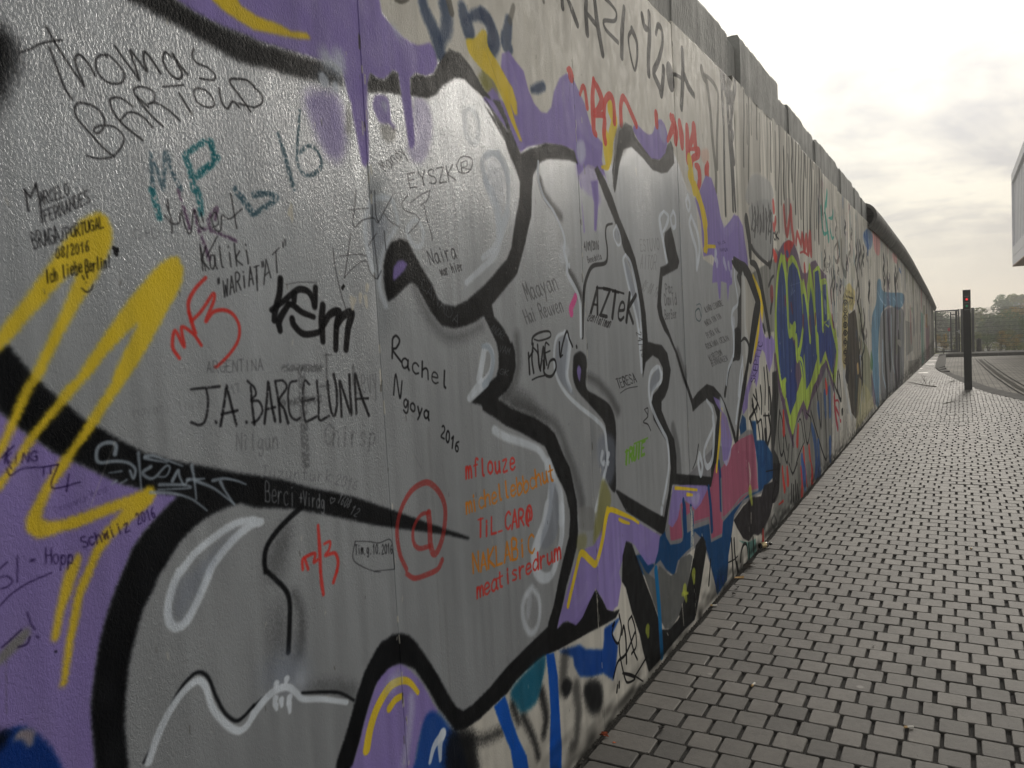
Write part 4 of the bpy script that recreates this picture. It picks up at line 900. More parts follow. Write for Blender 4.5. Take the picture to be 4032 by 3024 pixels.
S|whiteb|7|80|1|506,1255 571,1225 676,1192 774,1155 819,1116 864,1066 901,1011 923,966 918,883|14.4,12.6,15.6,22.3|0
S|whiteb|7|80|1|841,1089 862,1046 835,965 804,910|27.3,25.6,19.4,20.5|0
S|whiteb|7|80|1|825,948 794,897 739,852 711,814 721,761 766,725 834,724 905,809 923,886 923,926|31.1,23.9,16.3,22.1|0
F|bluegrey|12|45|1|846,1061 899,991 899,911 897,892 873,837 801,816 755,848 825,948
S|whiteb|10|72|1|684,716 636,701 617,663 633,605 668,573 709,581 731,632 720,681 684,716|12.9,10.5|0
F|whitep|12|40|1|659,701 681,686 659,626 637,641
S|blackg|18|45|1|2283,1401 2379,1280|28.5,36.4|0
S|blackg|18|45|1|2165,1045 2220,924 2223,809|30.0,44.2|0
S|ink|1|90|1|746,1474 746,1407|5.0,5.4|0
S|ink|1|90|1|781,1503 767,1455 774,1409|5.0,5.5|0
S|ink|1|90|1|744,1456 778,1480|3.6,4.0|0
S|ink|1|90|1|779,1492 809,1471 813,1433 823,1413|3.5,5.1|0
S|ink|1|90|1|812,1498 820,1417 853,1489 853,1419|5.3,5.8|0
S|ink|1|90|1|896,1495 871,1503 863,1469 871,1430|3.0,5.8|0
S|ink|1|90|1|863,1469 902,1475|2.7,2.9|0
S|ink|1|90|1|878,1417 898,1440 933,1442 939,1413 901,1388 851,1400 847,1443|4.6,5.8|0
S|ink|1|90|1|760,1386 800,1392 850,1394|2.6,2.8|0
S|ink|1|90|1|773,1503 783,1525 833,1539 901,1541 907,1522 830,1512 790,1518|4.8,2.7|0
S|ink|1|90|1|979,1451 1002,1495 1040,1538 1060,1509 1081,1483|5.4,5.5|0
S|ink|1|90|1|976,1500 975,1453 998,1456|5.9,3.0|0
S|ink|1|90|1|1115,1482 1117,1478|6.1,6.5|0
S|ink|1|90|0|1257,1605 1328,1700 1318,1600|8.8|0
S|ink|1|90|0|1281,1636 1321,1633|4.5|0
S|ink|1|90|0|1388,1698 1454,1694 1344,1594 1409,1588|7.5|0
S|ink|1|90|0|1475,1689 1544,1685|4.8|0
S|ink|1|90|0|1509,1687 1464,1584|11.2|0
S|ink|1|90|1|1538,1611 1595,1615 1597,1641 1569,1645 1539,1619 1528,1585 1551,1572 1587,1584|6.6|0
S|ink|1|90|0|1615,1567 1667,1682|12.1|0
S|ink|1|90|0|1740,1678 1639,1620 1690,1560|10.8|0
S|ink|1|90|1|1318,1699 1443,1697 1601,1682|4.9,4.5|0
S|ink|1|80|1|1221,1575 1253,1607 1262,1606 1259,1600 1247,1591 1238,1592|2.3|0
S|ink|1|80|1|1247,1591 1245,1584 1231,1573 1221,1575|2.1|0
S|ink|1|80|1|1253,1584 1266,1584 1272,1592 1267,1593 1255,1586 1246,1576 1248,1572 1258,1575|1.7|0
S|ink|1|80|1|1259,1570 1282,1592|2.4|0
S|ink|1|80|1|1273,1584 1287,1592 1289,1588 1270,1569|2.2|0
S|ink|1|80|1|1322,1595 1320,1598 1310,1591 1285,1567|2.4|0
S|ink|1|80|1|1299,1586 1310,1586|1.3|0
S|ink|1|80|1|1336,1596 1308,1568 1307,1564|2.6|0
S|ink|1|80|1|1346,1576 1342,1579 1330,1573 1321,1564 1321,1559 1333,1564 1348,1578|2.2|0
S|ink|1|80|1|1344,1574 1332,1562 1330,1558|2.7|0
S|ink|1|80|1|1381,1587 1379,1590 1368,1582 1340,1556|2.5|0
S|ink|1|80|1|1357,1578 1368,1577|1.4|0
S|ink|1|80|1|1401,1583 1399,1586 1388,1578 1361,1553|2.5|0
S|ink|1|80|1|1377,1574 1388,1573|1.4|0
S|ink|1|80|1|1373,1551 1397,1572|2.5|0
S|ink|1|80|1|1389,1564 1400,1572 1398,1567 1381,1549|2.4|0
S|ink|1|80|1|1395,1563 1407,1571 1406,1566 1388,1548|2.4|0
S|ink|1|80|1|1427,1564 1423,1568 1410,1562 1400,1551 1399,1546 1413,1552 1430,1566|2.3|0
S|ink|1|80|1|1424,1562 1412,1550 1409,1545|2.8|0
S|ink|1|80|1|1416,1546 1440,1568|2.6|0
S|ink|1|80|1|1432,1560 1446,1568 1449,1564 1429,1544|2.4|0
S|ink|1|80|0|1230,1838 1230,1868 1222,1848 1233,1850|2.4|0
S|ink|1|80|0|1240,1835 1245,1871|2.6|0
S|ink|1|80|1|1259,1840 1255,1845 1254,1857 1258,1868 1262,1866 1263,1855 1262,1844 1259,1840|2.5|0
S|ink|1|80|1|1278,1865 1274,1857 1270,1863 1273,1872 1278,1869 1278,1852 1275,1841|2.6|0
S|ink|1|80|0|1287,1838 1292,1877|2.7|0
S|ink|1|80|1|1301,1870 1305,1877 1310,1873 1309,1865 1301,1845 1311,1847|2.4|0
S|ink|1|80|1|1321,1846 1317,1851 1317,1864 1320,1875 1325,1874 1326,1862 1325,1851 1321,1846|2.6|0
S|ink|1|80|0|1335,1870 1339,1879 1338,1848|2.8|0
S|ink|1|80|1|1358,1881 1352,1871 1349,1858 1352,1849 1358,1853 1358,1862 1354,1866 1350,1860|2.4|0
S|ink|1|70|1|1253,1792 1243,1813 1249,1814 1253,1811 1254,1805 1248,1803|1.8|0
S|ink|1|70|1|1254,1805 1260,1801 1261,1794 1253,1792|1.6|0
S|ink|1|70|1|1265,1801 1273,1803 1269,1808 1265,1807 1264,1802 1268,1796 1273,1795 1276,1798|1.6|0
S|ink|1|70|1|1283,1796 1277,1809|2.1|0
S|ink|1|70|1|1279,1804 1281,1810 1285,1809 1292,1798|1.9|0
S|ink|1|70|1|1294,1806 1302,1808 1298,1813 1293,1813 1293,1807 1297,1801 1303,1799 1306,1803|1.7|0
S|ink|1|70|1|1317,1813 1311,1815 1309,1810 1312,1804 1317,1801 1319,1807|1.5|0
S|ink|1|70|1|1311,1823 1322,1802|2.1|0
S|ink|1|70|1|1324,1811 1331,1814 1327,1819 1323,1819 1323,1813 1327,1807 1332,1805 1335,1809|1.7|0
S|ink|1|70|1|1336,1826 1344,1810 1349,1807|2.0|0
S|ink|1|70|1|1335,1819 1344,1821|0.9|0
S|ink|1|70|1|1351,1829 1360,1812 1364,1810|2.0|0
S|ink|1|70|1|1350,1822 1359,1824|0.9|0
S|ink|1|70|1|1375,1825 1369,1826 1368,1821 1371,1814 1376,1812 1379,1817 1375,1827|1.9|0
S|ink|1|70|1|1376,1824 1381,1816 1384,1813|2.0|0
S|ink|1|70|1|1770,1518 1785,1514 1781,1506 1764,1506 1723,1516 1733,1501|1.6|0
S|ink|1|70|0|1740,1480 1802,1484 1754,1493 1765,1476|2.0|0
S|ink|1|70|0|1740,1464 1819,1462|1.3|0
S|ink|1|70|0|1805,1445 1825,1440 1760,1437|1.5|0
S|ink|1|70|1|1840,1411 1815,1420 1787,1421 1772,1416 1783,1409 1800,1409 1806,1416 1792,1421|1.6|0
S|ink|1|80|0|1471,1334 1496,1335|1.7|0
S|ink|1|80|0|1483,1335 1511,1295|3.5|0
S|ink|1|80|0|1529,1335 1504,1334 1531,1295 1557,1296|2.2|0
S|ink|1|80|0|1516,1316 1536,1317|1.7|0
S|ink|1|80|1|1567,1298 1540,1335 1557,1336 1569,1329 1570,1319 1553,1317|3.4|0
S|ink|1|80|1|1564,1317 1594,1299|2.6|0
S|ink|1|80|0|1601,1340 1574,1339 1603,1299 1630,1300|2.3|0
S|ink|1|80|0|1588,1321 1608,1321|1.8|0
S|ink|1|80|1|1641,1336 1626,1342 1616,1337 1624,1327 1649,1319 1659,1310 1657,1302 1635,1306|2.3|0
S|ink|1|80|0|1678,1303 1662,1343 1706,1304|3.2|0
S|ink|1|80|0|1673,1317 1691,1317|1.8|0
S|ink|1|80|1|1513,1273 1591,1285 1712,1284|1.6,2.0|0
S|ink|1|80|1|1784,1176 1823,1141 1763,1123 1819,1105 1852,1073|2.8,4.0|0
S|ink|1|80|1|1784,1176 1828,1176 1823,1141|1.6,5.9|0
S|ink|1|80|1|2450,792 2516,829 2567,900|4.0,7.5|0
S|pencil|2|75|0|759,1644 729,1698 762,1665 751,1703 788,1649|2.8|0
S|pencil|2|75|1|801,1684 785,1686 783,1673 793,1657 806,1651 811,1664 799,1687|2.5|0
S|pencil|2|75|1|803,1680 816,1661 825,1654|2.7|0
S|pencil|2|75|1|842,1692 827,1694 823,1681 833,1665 847,1660 852,1672 841,1695|2.6|0
S|pencil|2|75|1|844,1688 857,1669 866,1663|2.8|0
S|pencil|2|75|1|856,1700 885,1675|2.6|0
S|pencil|2|75|1|879,1705 890,1669 895,1645|3.3|0
S|pencil|2|75|1|924,1709 907,1711 904,1697 915,1680 930,1675 935,1688 922,1713|2.7|0
S|pencil|2|75|1|926,1705 941,1685 950,1678|2.9|0
S|pencil|2|75|1|963,1682 941,1716|3.2|0
S|pencil|2|75|1|950,1704 952,1719 966,1717 990,1686|2.9|0
S|pencil|2|70|0|747,1569 722,1612|2.8|0
S|pencil|2|70|0|766,1572 742,1615|2.8|0
S|pencil|2|70|0|734,1591 754,1594|1.5|0
S|pencil|2|70|1|775,1600 765,1602 763,1592 770,1580 779,1575 782,1585 774,1603|2.5|0
S|pencil|2|70|1|777,1597 786,1582 792,1577|2.7|0
S|pencil|2|70|1|790,1606 806,1580|2.9|0
S|pencil|2|70|1|784,1616 783,1618|2.9|0
S|pencil|2|70|1|853,1586 826,1632 839,1634 850,1626 852,1614 839,1609|2.9|0
S|pencil|2|70|1|848,1611 874,1589|2.5|0
S|pencil|2|70|1|874,1605 888,1611 879,1621 870,1620 872,1608 881,1595 892,1591 897,1599|2.7|0
S|pencil|2|70|1|896,1622 909,1602 920,1596 923,1606 912,1625|3.0|0
S|pencil|2|70|1|922,1609 932,1597|2.9|0
S|pencil|2|70|1|926,1628 951,1600 941,1630|2.8|0
S|pencil|2|70|1|963,1617 978,1623 969,1633 959,1633 961,1620 971,1607 983,1603 988,1611|2.8|0
S|pencil|2|70|1|1003,1606 986,1636|3.3|0
S|pencil|2|70|1|992,1625 993,1638 1004,1635 1022,1609|3.0|0
S|pencil|2|60|1|2147,1692 2134,1734 2153,1736 2164,1728 2162,1716 2140,1713|3.8|0
S|pencil|2|60|1|2203,1723 2189,1726 2182,1716 2186,1702 2197,1696 2206,1706 2203,1726|4.3|0
S|pencil|2|60|1|2204,1720 2210,1703 2216,1698|4.7|0
S|pencil|2|60|1|2220,1722 2241,1724 2228,1696 2251,1697|3.3|0
S|pencil|2|60|1|2122,1638 2115,1685 2132,1683 2145,1668 2145,1650 2135,1639 2122,1638|4.8|0
S|pencil|2|60|1|2180,1667 2168,1671 2160,1660 2162,1645 2171,1639 2181,1649 2180,1671|4.6|0
S|pencil|2|60|1|2181,1664 2184,1646 2189,1639|4.9|0
S|pencil|2|60|1|2196,1670 2210,1640 2215,1671|4.8|0
S|pencil|2|60|1|2241,1672 2247,1640|5.2|0
S|pencil|2|60|1|2240,1684 2239,1687|5.3|0
S|pencil|2|60|1|2296,1668 2283,1676 2274,1664 2276,1648 2287,1641 2297,1654|3.8|0
S|pencil|2|60|1|2292,1695 2301,1642|5.4|0
S|pencil|2|60|1|2116,1571 2110,1611 2124,1611 2129,1605 2127,1593 2112,1592|4.0|0
S|pencil|2|60|1|2127,1593 2135,1585 2133,1572 2116,1571|3.4|0
S|pencil|2|60|1|2144,1584 2161,1587 2157,1596 2147,1596 2143,1587 2146,1575 2156,1571 2164,1577|3.2|0
S|pencil|2|60|1|2174,1597 2178,1573|5.1|0
S|pencil|2|60|1|2176,1587 2182,1597 2190,1596|3.2|0
S|pencil|2|60|1|2209,1573 2203,1613 2217,1614 2223,1607 2220,1596 2205,1595|4.2|0
S|pencil|2|60|1|2220,1596 2229,1587 2227,1574 2209,1573|3.5|0
S|pencil|2|60|1|2240,1588 2258,1591 2254,1600 2244,1600 2239,1590 2242,1578 2253,1575 2262,1580|3.3|0
S|pencil|2|60|1|2272,1601 2276,1576|5.3|0
S|pencil|2|60|1|2274,1590 2280,1601 2288,1600|3.3|0
S|pencil|2|40|0|1852,1926 1821,1923 1823,1872 1854,1874|2.2|0
S|pencil|2|40|0|1822,1899 1845,1901|1.2|0
S|pencil|2|40|1|1891,1919 1879,1927 1864,1920 1865,1907 1888,1898 1892,1887 1883,1876 1862,1881|2.6|0
S|pencil|2|40|0|1905,1929 1938,1932|1.3|0
S|pencil|2|40|0|1922,1931 1924,1880|3.8|0
S|pencil|2|40|1|1950,1936 1953,1895 1964,1884 1975,1887 1982,1900 1983,1939|3.8|0
S|pencil|2|40|0|1995,1940 2014,1889 2029,1944|3.8|0
S|pencil|2|40|1|2063,1894 2049,1901 2044,1918 2048,1936 2060,1946 2074,1939 2079,1922 2074,1904 2063,1894|3.4|0
S|pencil|2|40|0|1811,1798 1846,1858 1842,1799|3.1|0
S|pencil|2|40|0|1823,1818 1843,1818|1.3|0
S|pencil|2|40|0|1871,1798 1891,1860|3.5|0
S|pencil|2|40|0|1917,1859 1950,1860|1.3|0
S|pencil|2|40|0|1933,1860 1913,1799|3.5|0
S|pencil|2|40|1|1954,1797 1946,1808 1949,1829 1961,1851 1976,1862 1985,1852 1982,1830 1970,1808 1954,1797|3.2|0
S|pencil|2|40|1|1984,1798 2006,1865 2028,1866 2032,1853 2020,1836 1995,1832|2.8|0
S|pencil|2|40|1|2008,1832 2017,1799|3.9|0
S|pencil|2|40|1|1819,1701 1822,1709 1847,1729 1874,1745 1877,1741 1856,1723 1832,1706 1819,1701|2.3|0
S|pencil|2|40|0|1902,1736 1888,1737 1864,1719 1874,1720 1864,1708 1843,1697 1835,1698|1.8|0
S|pencil|2|40|0|1885,1714 1899,1712|1.4|0
S|pencil|2|40|1|1892,1690 1895,1698 1919,1717 1946,1733 1950,1729 1929,1711 1905,1695 1892,1690|2.3|0
S|pencil|2|40|1|1951,1711 1959,1722 1979,1732 1973,1722 1951,1711 1925,1698 1918,1687 1938,1695 1951,1711|2.4|0
S|pencil|2|40|0|1964,1705 1979,1703|1.4|0
S|pencil|2|40|0|2005,1710 2027,1721 1969,1678|2.4|0
S|pencil|2|40|1|2061,1716 2031,1704 2004,1687 1993,1675 2008,1678 2024,1690 2025,1696 2009,1690|2.0|0
S|ink|1|60|0|2796,1599 2771,1627 2814,1601|2.6|0
S|ink|1|60|0|2788,1609 2800,1610|1.3|0
S|ink|1|60|0|2783,1630 2819,1602 2837,1604|2.3|0
S|ink|1|60|0|2809,1632 2853,1606 2827,1634|2.6|0
S|ink|1|60|0|2867,1609 2840,1637 2885,1611|2.6|0
S|ink|1|60|0|2858,1618 2870,1620|1.3|0
S|ink|1|60|1|2893,1612 2854,1641 2866,1642 2879,1637 2884,1629 2873,1626|3.0|0
S|ink|1|60|1|2881,1627 2911,1614|2.3|0
S|ink|1|60|1|2928,1614 2915,1617 2901,1626 2892,1635 2893,1641 2906,1637 2920,1628 2929,1619 2928,1614|3.1|0
S|ink|1|60|0|2929,1649 2970,1618 2988,1620|2.4|0
S|ink|1|60|0|2976,1653 2956,1651 2995,1622 3014,1624|1.9|0
S|ink|1|60|0|2974,1638 2989,1639|1.4|0
S|ink|1|60|0|3021,1626 3003,1655|4.3|0
S|ink|1|60|0|2984,1653 3041,1628|2.4|0
S|ink|1|60|0|3050,1627 3020,1657 3070,1629|2.8|0
S|ink|1|60|0|3040,1637 3053,1638|1.4|0
S|ink|1|60|0|3075,1630 3036,1660 3094,1633 3054,1663|2.3|0
S|ink|1|60|1|3102,1634 3061,1663 3076,1663 3098,1654 3111,1643 3112,1635 3102,1634|3.2|0
S|ink|1|60|1|3130,1636 3090,1665 3103,1667 3116,1661 3122,1654 3110,1651|3.2|0
S|ink|1|60|1|3118,1652 3151,1638|2.4|0
S|ink|1|60|0|3141,1669 3120,1666 3159,1638 3180,1641|1.9|0
S|ink|1|60|0|3138,1653 3154,1655|1.4|0
S|ink|1|60|0|2804,1524 2757,1552 2796,1534 2771,1554 2821,1526|2.5|0
S|ink|1|60|0|2825,1528 2788,1557 2843,1531|2.2|0
S|ink|1|60|0|2813,1538 2824,1540|1.4|0
S|ink|1|60|1|2850,1531 2802,1559 2813,1561 2827,1556 2836,1548 2825,1545|2.5|0
S|ink|1|60|1|2833,1546 2868,1533|2.0|0
S|ink|1|60|0|2831,1560 2849,1562|1.4|0
S|ink|1|60|0|2840,1561 2886,1534|2.6|0
S|ink|1|60|0|2897,1537 2859,1566 2916,1540|2.3|0
S|ink|1|60|0|2885,1547 2897,1549|1.4|0
S|ink|1|60|0|2903,1570 2922,1573|1.4|0
S|ink|1|60|0|2912,1571 2961,1544|2.6|0
S|ink|1|60|0|2984,1547 2932,1577|2.6|0
S|ink|1|60|0|3001,1549 2950,1579 3020,1552 2968,1581|2.1|0
S|ink|1|60|0|3002,1584 3022,1587|1.4|0
S|ink|1|60|0|3012,1585 3064,1557|2.7|0
S|ink|1|60|0|3093,1560 3040,1589|2.7|0
S|ink|1|60|0|3109,1562 3057,1592 3128,1565 3076,1594|2.1|0
S|ink|1|60|1|2819,1458 2776,1486 2790,1488 2805,1483 2812,1475 2798,1472|2.6|0
S|ink|1|60|0|2830,1490 2808,1488 2850,1460 2872,1462|1.7|0
S|ink|1|60|0|2827,1475 2844,1477|1.4|0
S|ink|1|60|0|2839,1491 2861,1493|1.4|0
S|ink|1|60|0|2850,1492 2892,1465|2.7|0
S|ink|1|60|1|2911,1466 2865,1497 2879,1498 2894,1493 2901,1485 2888,1481|2.7|0
S|ink|1|60|1|2897,1482 2934,1469|2.0|0
S|ink|1|60|0|2944,1469 2910,1500 2968,1472|2.4|0
S|ink|1|60|0|2933,1480 2948,1481|1.4|0
S|ink|1|60|0|2956,1508 3015,1479 2979,1510|2.4|0
S|ink|1|60|0|3036,1480 3002,1511 3060,1483|2.4|0
S|ink|1|60|0|3025,1491 3040,1492|1.4|0
S|ink|1|60|0|3021,1514 3068,1484 3092,1486|2.1|0
S|ink|1|60|1|2795,1397 2761,1425 2776,1426 2788,1421 2792,1414 2778,1411|2.9|0
S|ink|1|60|1|2787,1412 2818,1399|2.0|0
S|ink|1|60|1|2836,1400 2821,1405 2806,1414 2797,1425 2799,1430 2814,1426 2829,1416 2837,1406 2836,1400|3.0|0
S|ink|1|60|1|2847,1427 2834,1431 2826,1428 2835,1420 2859,1415 2870,1409 2870,1403 2850,1405|1.8|0
S|ink|1|60|0|2884,1405 2848,1434|3.0|0
S|ink|1|60|0|2870,1436 2867,1419 2908,1407|2.9|0
S|ink|1|60|0|2929,1408 2890,1440|3.0|0
S|ink|1|60|0|2950,1408 2915,1437 2973,1409 2938,1438|2.2|0
S|ink|1|60|0|2982,1410 2942,1442 3005,1411 2965,1444|2.3|0
S|ink|1|60|0|3014,1414 2987,1445 3038,1415|2.6|0
S|ink|1|60|0|3005,1424 3021,1425|1.4|0
S|ink|1|60|1|3074,1445 3058,1449 3053,1444 3062,1433 3078,1424 3096,1420 3099,1425|2.1|0
S|ink|1|60|1|3117,1419 3076,1450 3093,1452 3107,1446 3112,1438 3097,1435|3.1|0
S|ink|1|60|1|3107,1435 3143,1421|2.2|0
S|ink|1|60|0|3108,1454 3134,1456 3150,1422 3176,1424|2.3|0
S|ink|1|60|0|3185,1425 3143,1457|3.2|0
S|ink|1|60|0|3167,1459 3165,1440 3211,1427|3.2|0
S|ink|1|60|0|3235,1428 3193,1459|3.3|0
S|ink|1|60|0|3258,1428 3219,1459 3284,1430 3244,1461|2.4|0
S|ink|1|60|0|2800,1363 2843,1334 2824,1354 2854,1334 2822,1365|2.6|0
S|ink|1|60|0|2880,1335 2843,1364|2.9|0
S|ink|1|60|0|2863,1365 2886,1367|1.4|0
S|ink|1|60|0|2875,1366 2911,1337|2.9|0
S|ink|1|60|1|2931,1338 2890,1370 2905,1371 2919,1365 2924,1356 2910,1354|2.9|0
S|ink|1|60|1|2920,1354 2954,1339|2.1|0
S|ink|1|60|0|2947,1373 2924,1371 2964,1339 2988,1341|1.8|0
S|ink|1|60|0|2943,1356 2960,1357|1.4|0
S|ink|1|60|0|2974,1377 2951,1375 2992,1343 3016,1345|1.8|0
S|ink|1|60|0|2970,1360 2988,1361|1.4|0
S|ink|1|60|1|3024,1345 2984,1376 3001,1374 3024,1365 3036,1353 3036,1345 3024,1345|3.0|0
S|ink|1|60|1|3069,1348 3053,1352 3036,1363 3026,1373 3028,1379 3044,1374 3060,1364 3070,1353 3069,1348|3.1|0
S|ink|1|60|0|3090,1349 3049,1382 3088,1361 3068,1384 3115,1350|3.0|0
S|ink|1|60|1|2883,1299 2851,1330 2867,1331 2877,1326 2881,1317 2866,1316|3.3|0
S|ink|1|60|1|2881,1317 2896,1310 2902,1299 2883,1299|2.5|0
S|ink|1|60|0|2910,1332 2885,1331 2916,1301 2941,1302|1.8|0
S|ink|1|60|0|2899,1317 2918,1318|1.4|0
S|ink|1|60|1|2948,1303 2917,1333 2934,1333 2946,1328 2949,1320 2932,1318|3.2|0
S|ink|1|60|1|2943,1318 2974,1303|2.2|0
S|ink|1|60|0|2983,1303 2950,1337 3008,1304 2975,1338|2.4|0
S|ink|1|60|0|3018,1304 2986,1337 3044,1305 3011,1338|2.4|0
S|ink|1|60|1|3023,1337 3049,1313 3065,1306 3073,1307 3072,1315 3050,1338|3.4|0
S|ink|1|60|0|3093,1307 3061,1339 3119,1308 3086,1340|2.5|0
S|ink|1|60|1|3127,1336 3111,1341 3104,1335 3111,1324 3127,1313 3146,1307 3150,1313 3139,1325 3128,1324|2.3|0
S|ink|1|60|0|3160,1342 3132,1342 3167,1308 3195,1309|2.0|0
S|ink|1|60|0|3148,1326 3169,1327|1.4|0
S|ink|1|60|0|3205,1310 3170,1343 3232,1311 3197,1344|2.5|0
S|inkt|2|70|1|2627,1639 2696,1645 2725,1605 2684,1556 2617,1566 2606,1605 2675,1620 2704,1580|2.0,5.7|0
S|green|2|90|0|1539,1025 1574,1027|4.6|0
S|green|2|90|0|1556,1026 1543,977|10.9|0
S|green|2|90|1|1576,976 1589,1028 1613,1030 1619,1020 1608,1006 1582,1002|8.7|0
S|green|2|90|1|1597,1003 1611,978|9.1|0
S|green|2|90|1|1637,1029 1628,990 1636,979 1649,981 1660,993 1673,1031|11.2|0
S|green|2|90|0|1688,979 1703,1033|11.7|0
S|green|2|90|0|1775,1038 1736,1036 1721,980 1760,981|7.5|0
S|green|2|90|0|1729,1010 1758,1011|4.8|0
S|green|2|90|1|1641,1044 1811,1045|4.2,3.8|0
S|pinkh|3|90|1|1126,1661 1110,1644 1083,1619 1085,1603|14.8,16.2|0
S|black|5|95|1|3466,1923 3626,1896 3771,1873 3916,1806 4091,1691 4080,1622 3981,1528 3881,1406 3814,1311|22.8,52.7,78.6,55.3|0
F|black|8|97|1|3421,1920 3749,1896 3727,1836 3594,1843 3459,1877
F|black|8|88|1|3520,1822 3641,1839 3580,1428 3540,1325 3424,1331 3415,1422 3501,1535 3518,1650 3602,1738
F|silvh|5|95|1|3652,1827 3726,1830 3746,1711 3719,1532 3779,1422 3762,1314 3760,1300 3700,1243 3610,1308 3604,1426
F|black|4|97|0|3892,1478 3751,1240 3624,1070 3455,912 3381,731 3317,759 3349,822 3440,971 3560,1134 3673,1233
F|black|6|95|1|3402,1489 3564,1486 3538,1312 3420,1301 3330,1306 3363,1377
S|black|2|95|1|3578,1415 3678,1430 3774,1390 3777,1329 3725,1241|7.1,25.0|0
S|black|2|92|1|3330,1306 3234,1245 3131,1116|10.8,20.9|0
S|whiteb|2|88|1|3468,1860 3470,1792 3525,1696 3518,1650 3421,1621 3372,1593 3364,1537 3401,1479 3388,1395 3368,1334|11.5,11.4,19.4,15.1|0
S|whiteb|2|88|1|3380,1490 3385,1376 3331,1311 3236,1261 3170,1173|11.2,14.8,13.0,12.5|0
F|whitep|12|60|1|3344,1548 3415,1576 3440,1513 3378,1480
S|whiteb|3|85|1|3598,1308 3600,1238 3536,1136 3421,1002 3368,922|16.9,18.3|0
S|whiteb|3|85|1|3596,1291 3523,1208 3457,1085|13.6,19.3|0
S|whiteb|5|60|1|3048,1942 3042,1899|19.3,11.6|0
S|whiteb|5|60|1|3328,1893 3345,1860|20.1,12.1|0
S|whiteb|5|60|1|3386,1840 3384,1823|21.9,13.2|0
S|whiteb|4|0|1|2144,2075 2112,2029 2153,1990 2168,1904 2180,1839|7.3,15.0|0
S|whiteb|4|0|1|2244,2064 2182,2010 2124,1974|6.1,7.6|0
S|whiteb|4|0|1|2318,2094 2285,2055 2309,2021 2342,2060 2318,2094|7.2,14.3|0
S|whiteb|4|0|1|2625,2103 2572,2074 2628,2007 2687,1948 2677,1880 2652,1820|5.3,16.8|0
S|whiteb|4|0|1|2625,2103 2699,2037 2719,1941|9.0,18.9|0
S|yellow|2|95|1|3976,1845 4103,1768 4206,1693 4227,1641 4153,1538 4050,1432 3980,1340|14.6,37.0,45.1,20.5|0
S|yellow|2|95|1|4051,1437 3981,1351 3897,1249|20.3,34.2,34.0,19.7|0
F|purple|3|97|0|4166,1622 4228,1459 4311,1411 4503,1426 4611,1381 4610,1271 4585,1325 4503,1226 4396,1159 4326,1217 4264,1306 4179,1336 4084,1283 4035,1158 3954,1086 3896,1156 3840,1136 3723,1060 3684,974 3556,946 3538,990 3653,1097 3824,1205 3917,1292 4042,1380 4113,1473
S|inkp|1|75|1|3835,1161 3804,1155 3803,1140 3834,1136 3883,1152 3917,1151 3934,1140 3897,1124|3.4|0
S|inkp|1|75|0|3955,1162 3825,1177|1.9|0
S|inkp|1|75|0|3853,1203 3894,1169 3986,1189|2.9|0
S|inkp|1|75|0|3907,1240 3877,1212 4006,1197 4037,1225|4.6|0
S|inkp|1|75|0|3937,1205 3959,1226|6.0|0
S|inkp|1|75|1|4042,1236 3903,1251 3923,1269 3959,1275 3990,1265 3974,1243|3.2|0
S|inkp|1|75|0|3958,1287 3989,1315|6.0|0
S|inkp|1|75|0|3973,1301 4107,1288|1.9|0
S|inkp|1|75|0|4151,1329 4013,1341|2.0|0
S|inkp|1|75|1|4094,1393 4059,1384 4067,1368 4109,1360 4162,1360 4201,1372 4189,1386|3.8|0
S|black|4|85|1|3978,2037 4138,1997 4368,1959 4522,1940|24.1,18.7,13.2|0
S|black|4|85|1|3909,1935 4070,1918 4172,1846 4244,1745 4342,1602 4441,1441|17.2,46.4,40.4|0
S|black|4|85|1|4526,1967 4607,2067 4657,2275|55.8,59.2,47.7|0
S|black|4|85|1|3845,2197 3905,2081 3917,1984|56.4,52.0,40.2|0
S|black|2|70|1|4236,1505 4288,1458|20.2,20.3|0
S|black|2|70|1|4466,1790 4571,1847 4658,1871|15.4,10.0|0
S|black|2|70|1|4499,1602 4579,1691|24.3,24.6|0
F|silvg|4|92|1|3982,2320 4680,2414 4617,2026 4401,1974 4140,2010 3982,2062 3951,2207
S|black|2|75|1|4023,2325 4032,2246 3987,2161|19.4,13.8|0
S|black|2|75|1|4103,2309 4111,2216 4070,2118|19.9,15.1|0
S|black|2|75|1|4195,2357 4205,2279 4175,2197|20.5,15.8|0
S|black|2|75|1|4268,2270 4282,2213 4237,2151|20.8,13.6|0
S|black|2|75|1|4371,2358 4381,2271 4340,2179|21.7,16.0|0
S|black|2|75|1|4459,2335 4468,2237 4433,2135|22.3,17.4|0
S|black|2|75|1|4562,2387 4571,2284 4515,2174|23.0,16.5|0
S|black|2|75|1|4619,2339 4627,2231 4580,2119|23.3,17.6|0
S|ink|2|60|1|4133,2272 4120,2294 4078,2277 4058,2241 4091,2214 4082,2181 4044,2151 4008,2167|7.5|0
S|ink|2|60|0|4086,2151 4202,2295 4160,2156|8.3|0
S|ink|2|60|0|4125,2199 4173,2202|2.5|0
S|ink|2|60|0|4193,2161 4275,2300 4265,2166 4349,2307|6.1|0
S|ink|2|60|0|4297,2168 4386,2317 4372,2173 4463,2323|6.2|0
S|ink|2|60|0|4490,2326 4488,2254 4574,2333|8.0|0
S|ink|2|60|0|4488,2254 4444,2180|10.4|0
S|ink|2|60|1|4674,2317 4659,2339 4609,2321 4587,2284 4628,2256 4618,2222 4575,2191 4532,2207|8.5|0
F|redd|3|75|1|4530,1792 4611,1787 4613,1698 4542,1663 4503,1723
F|red|3|80|1|4658,2077 4805,2038 4795,1981 4693,1983
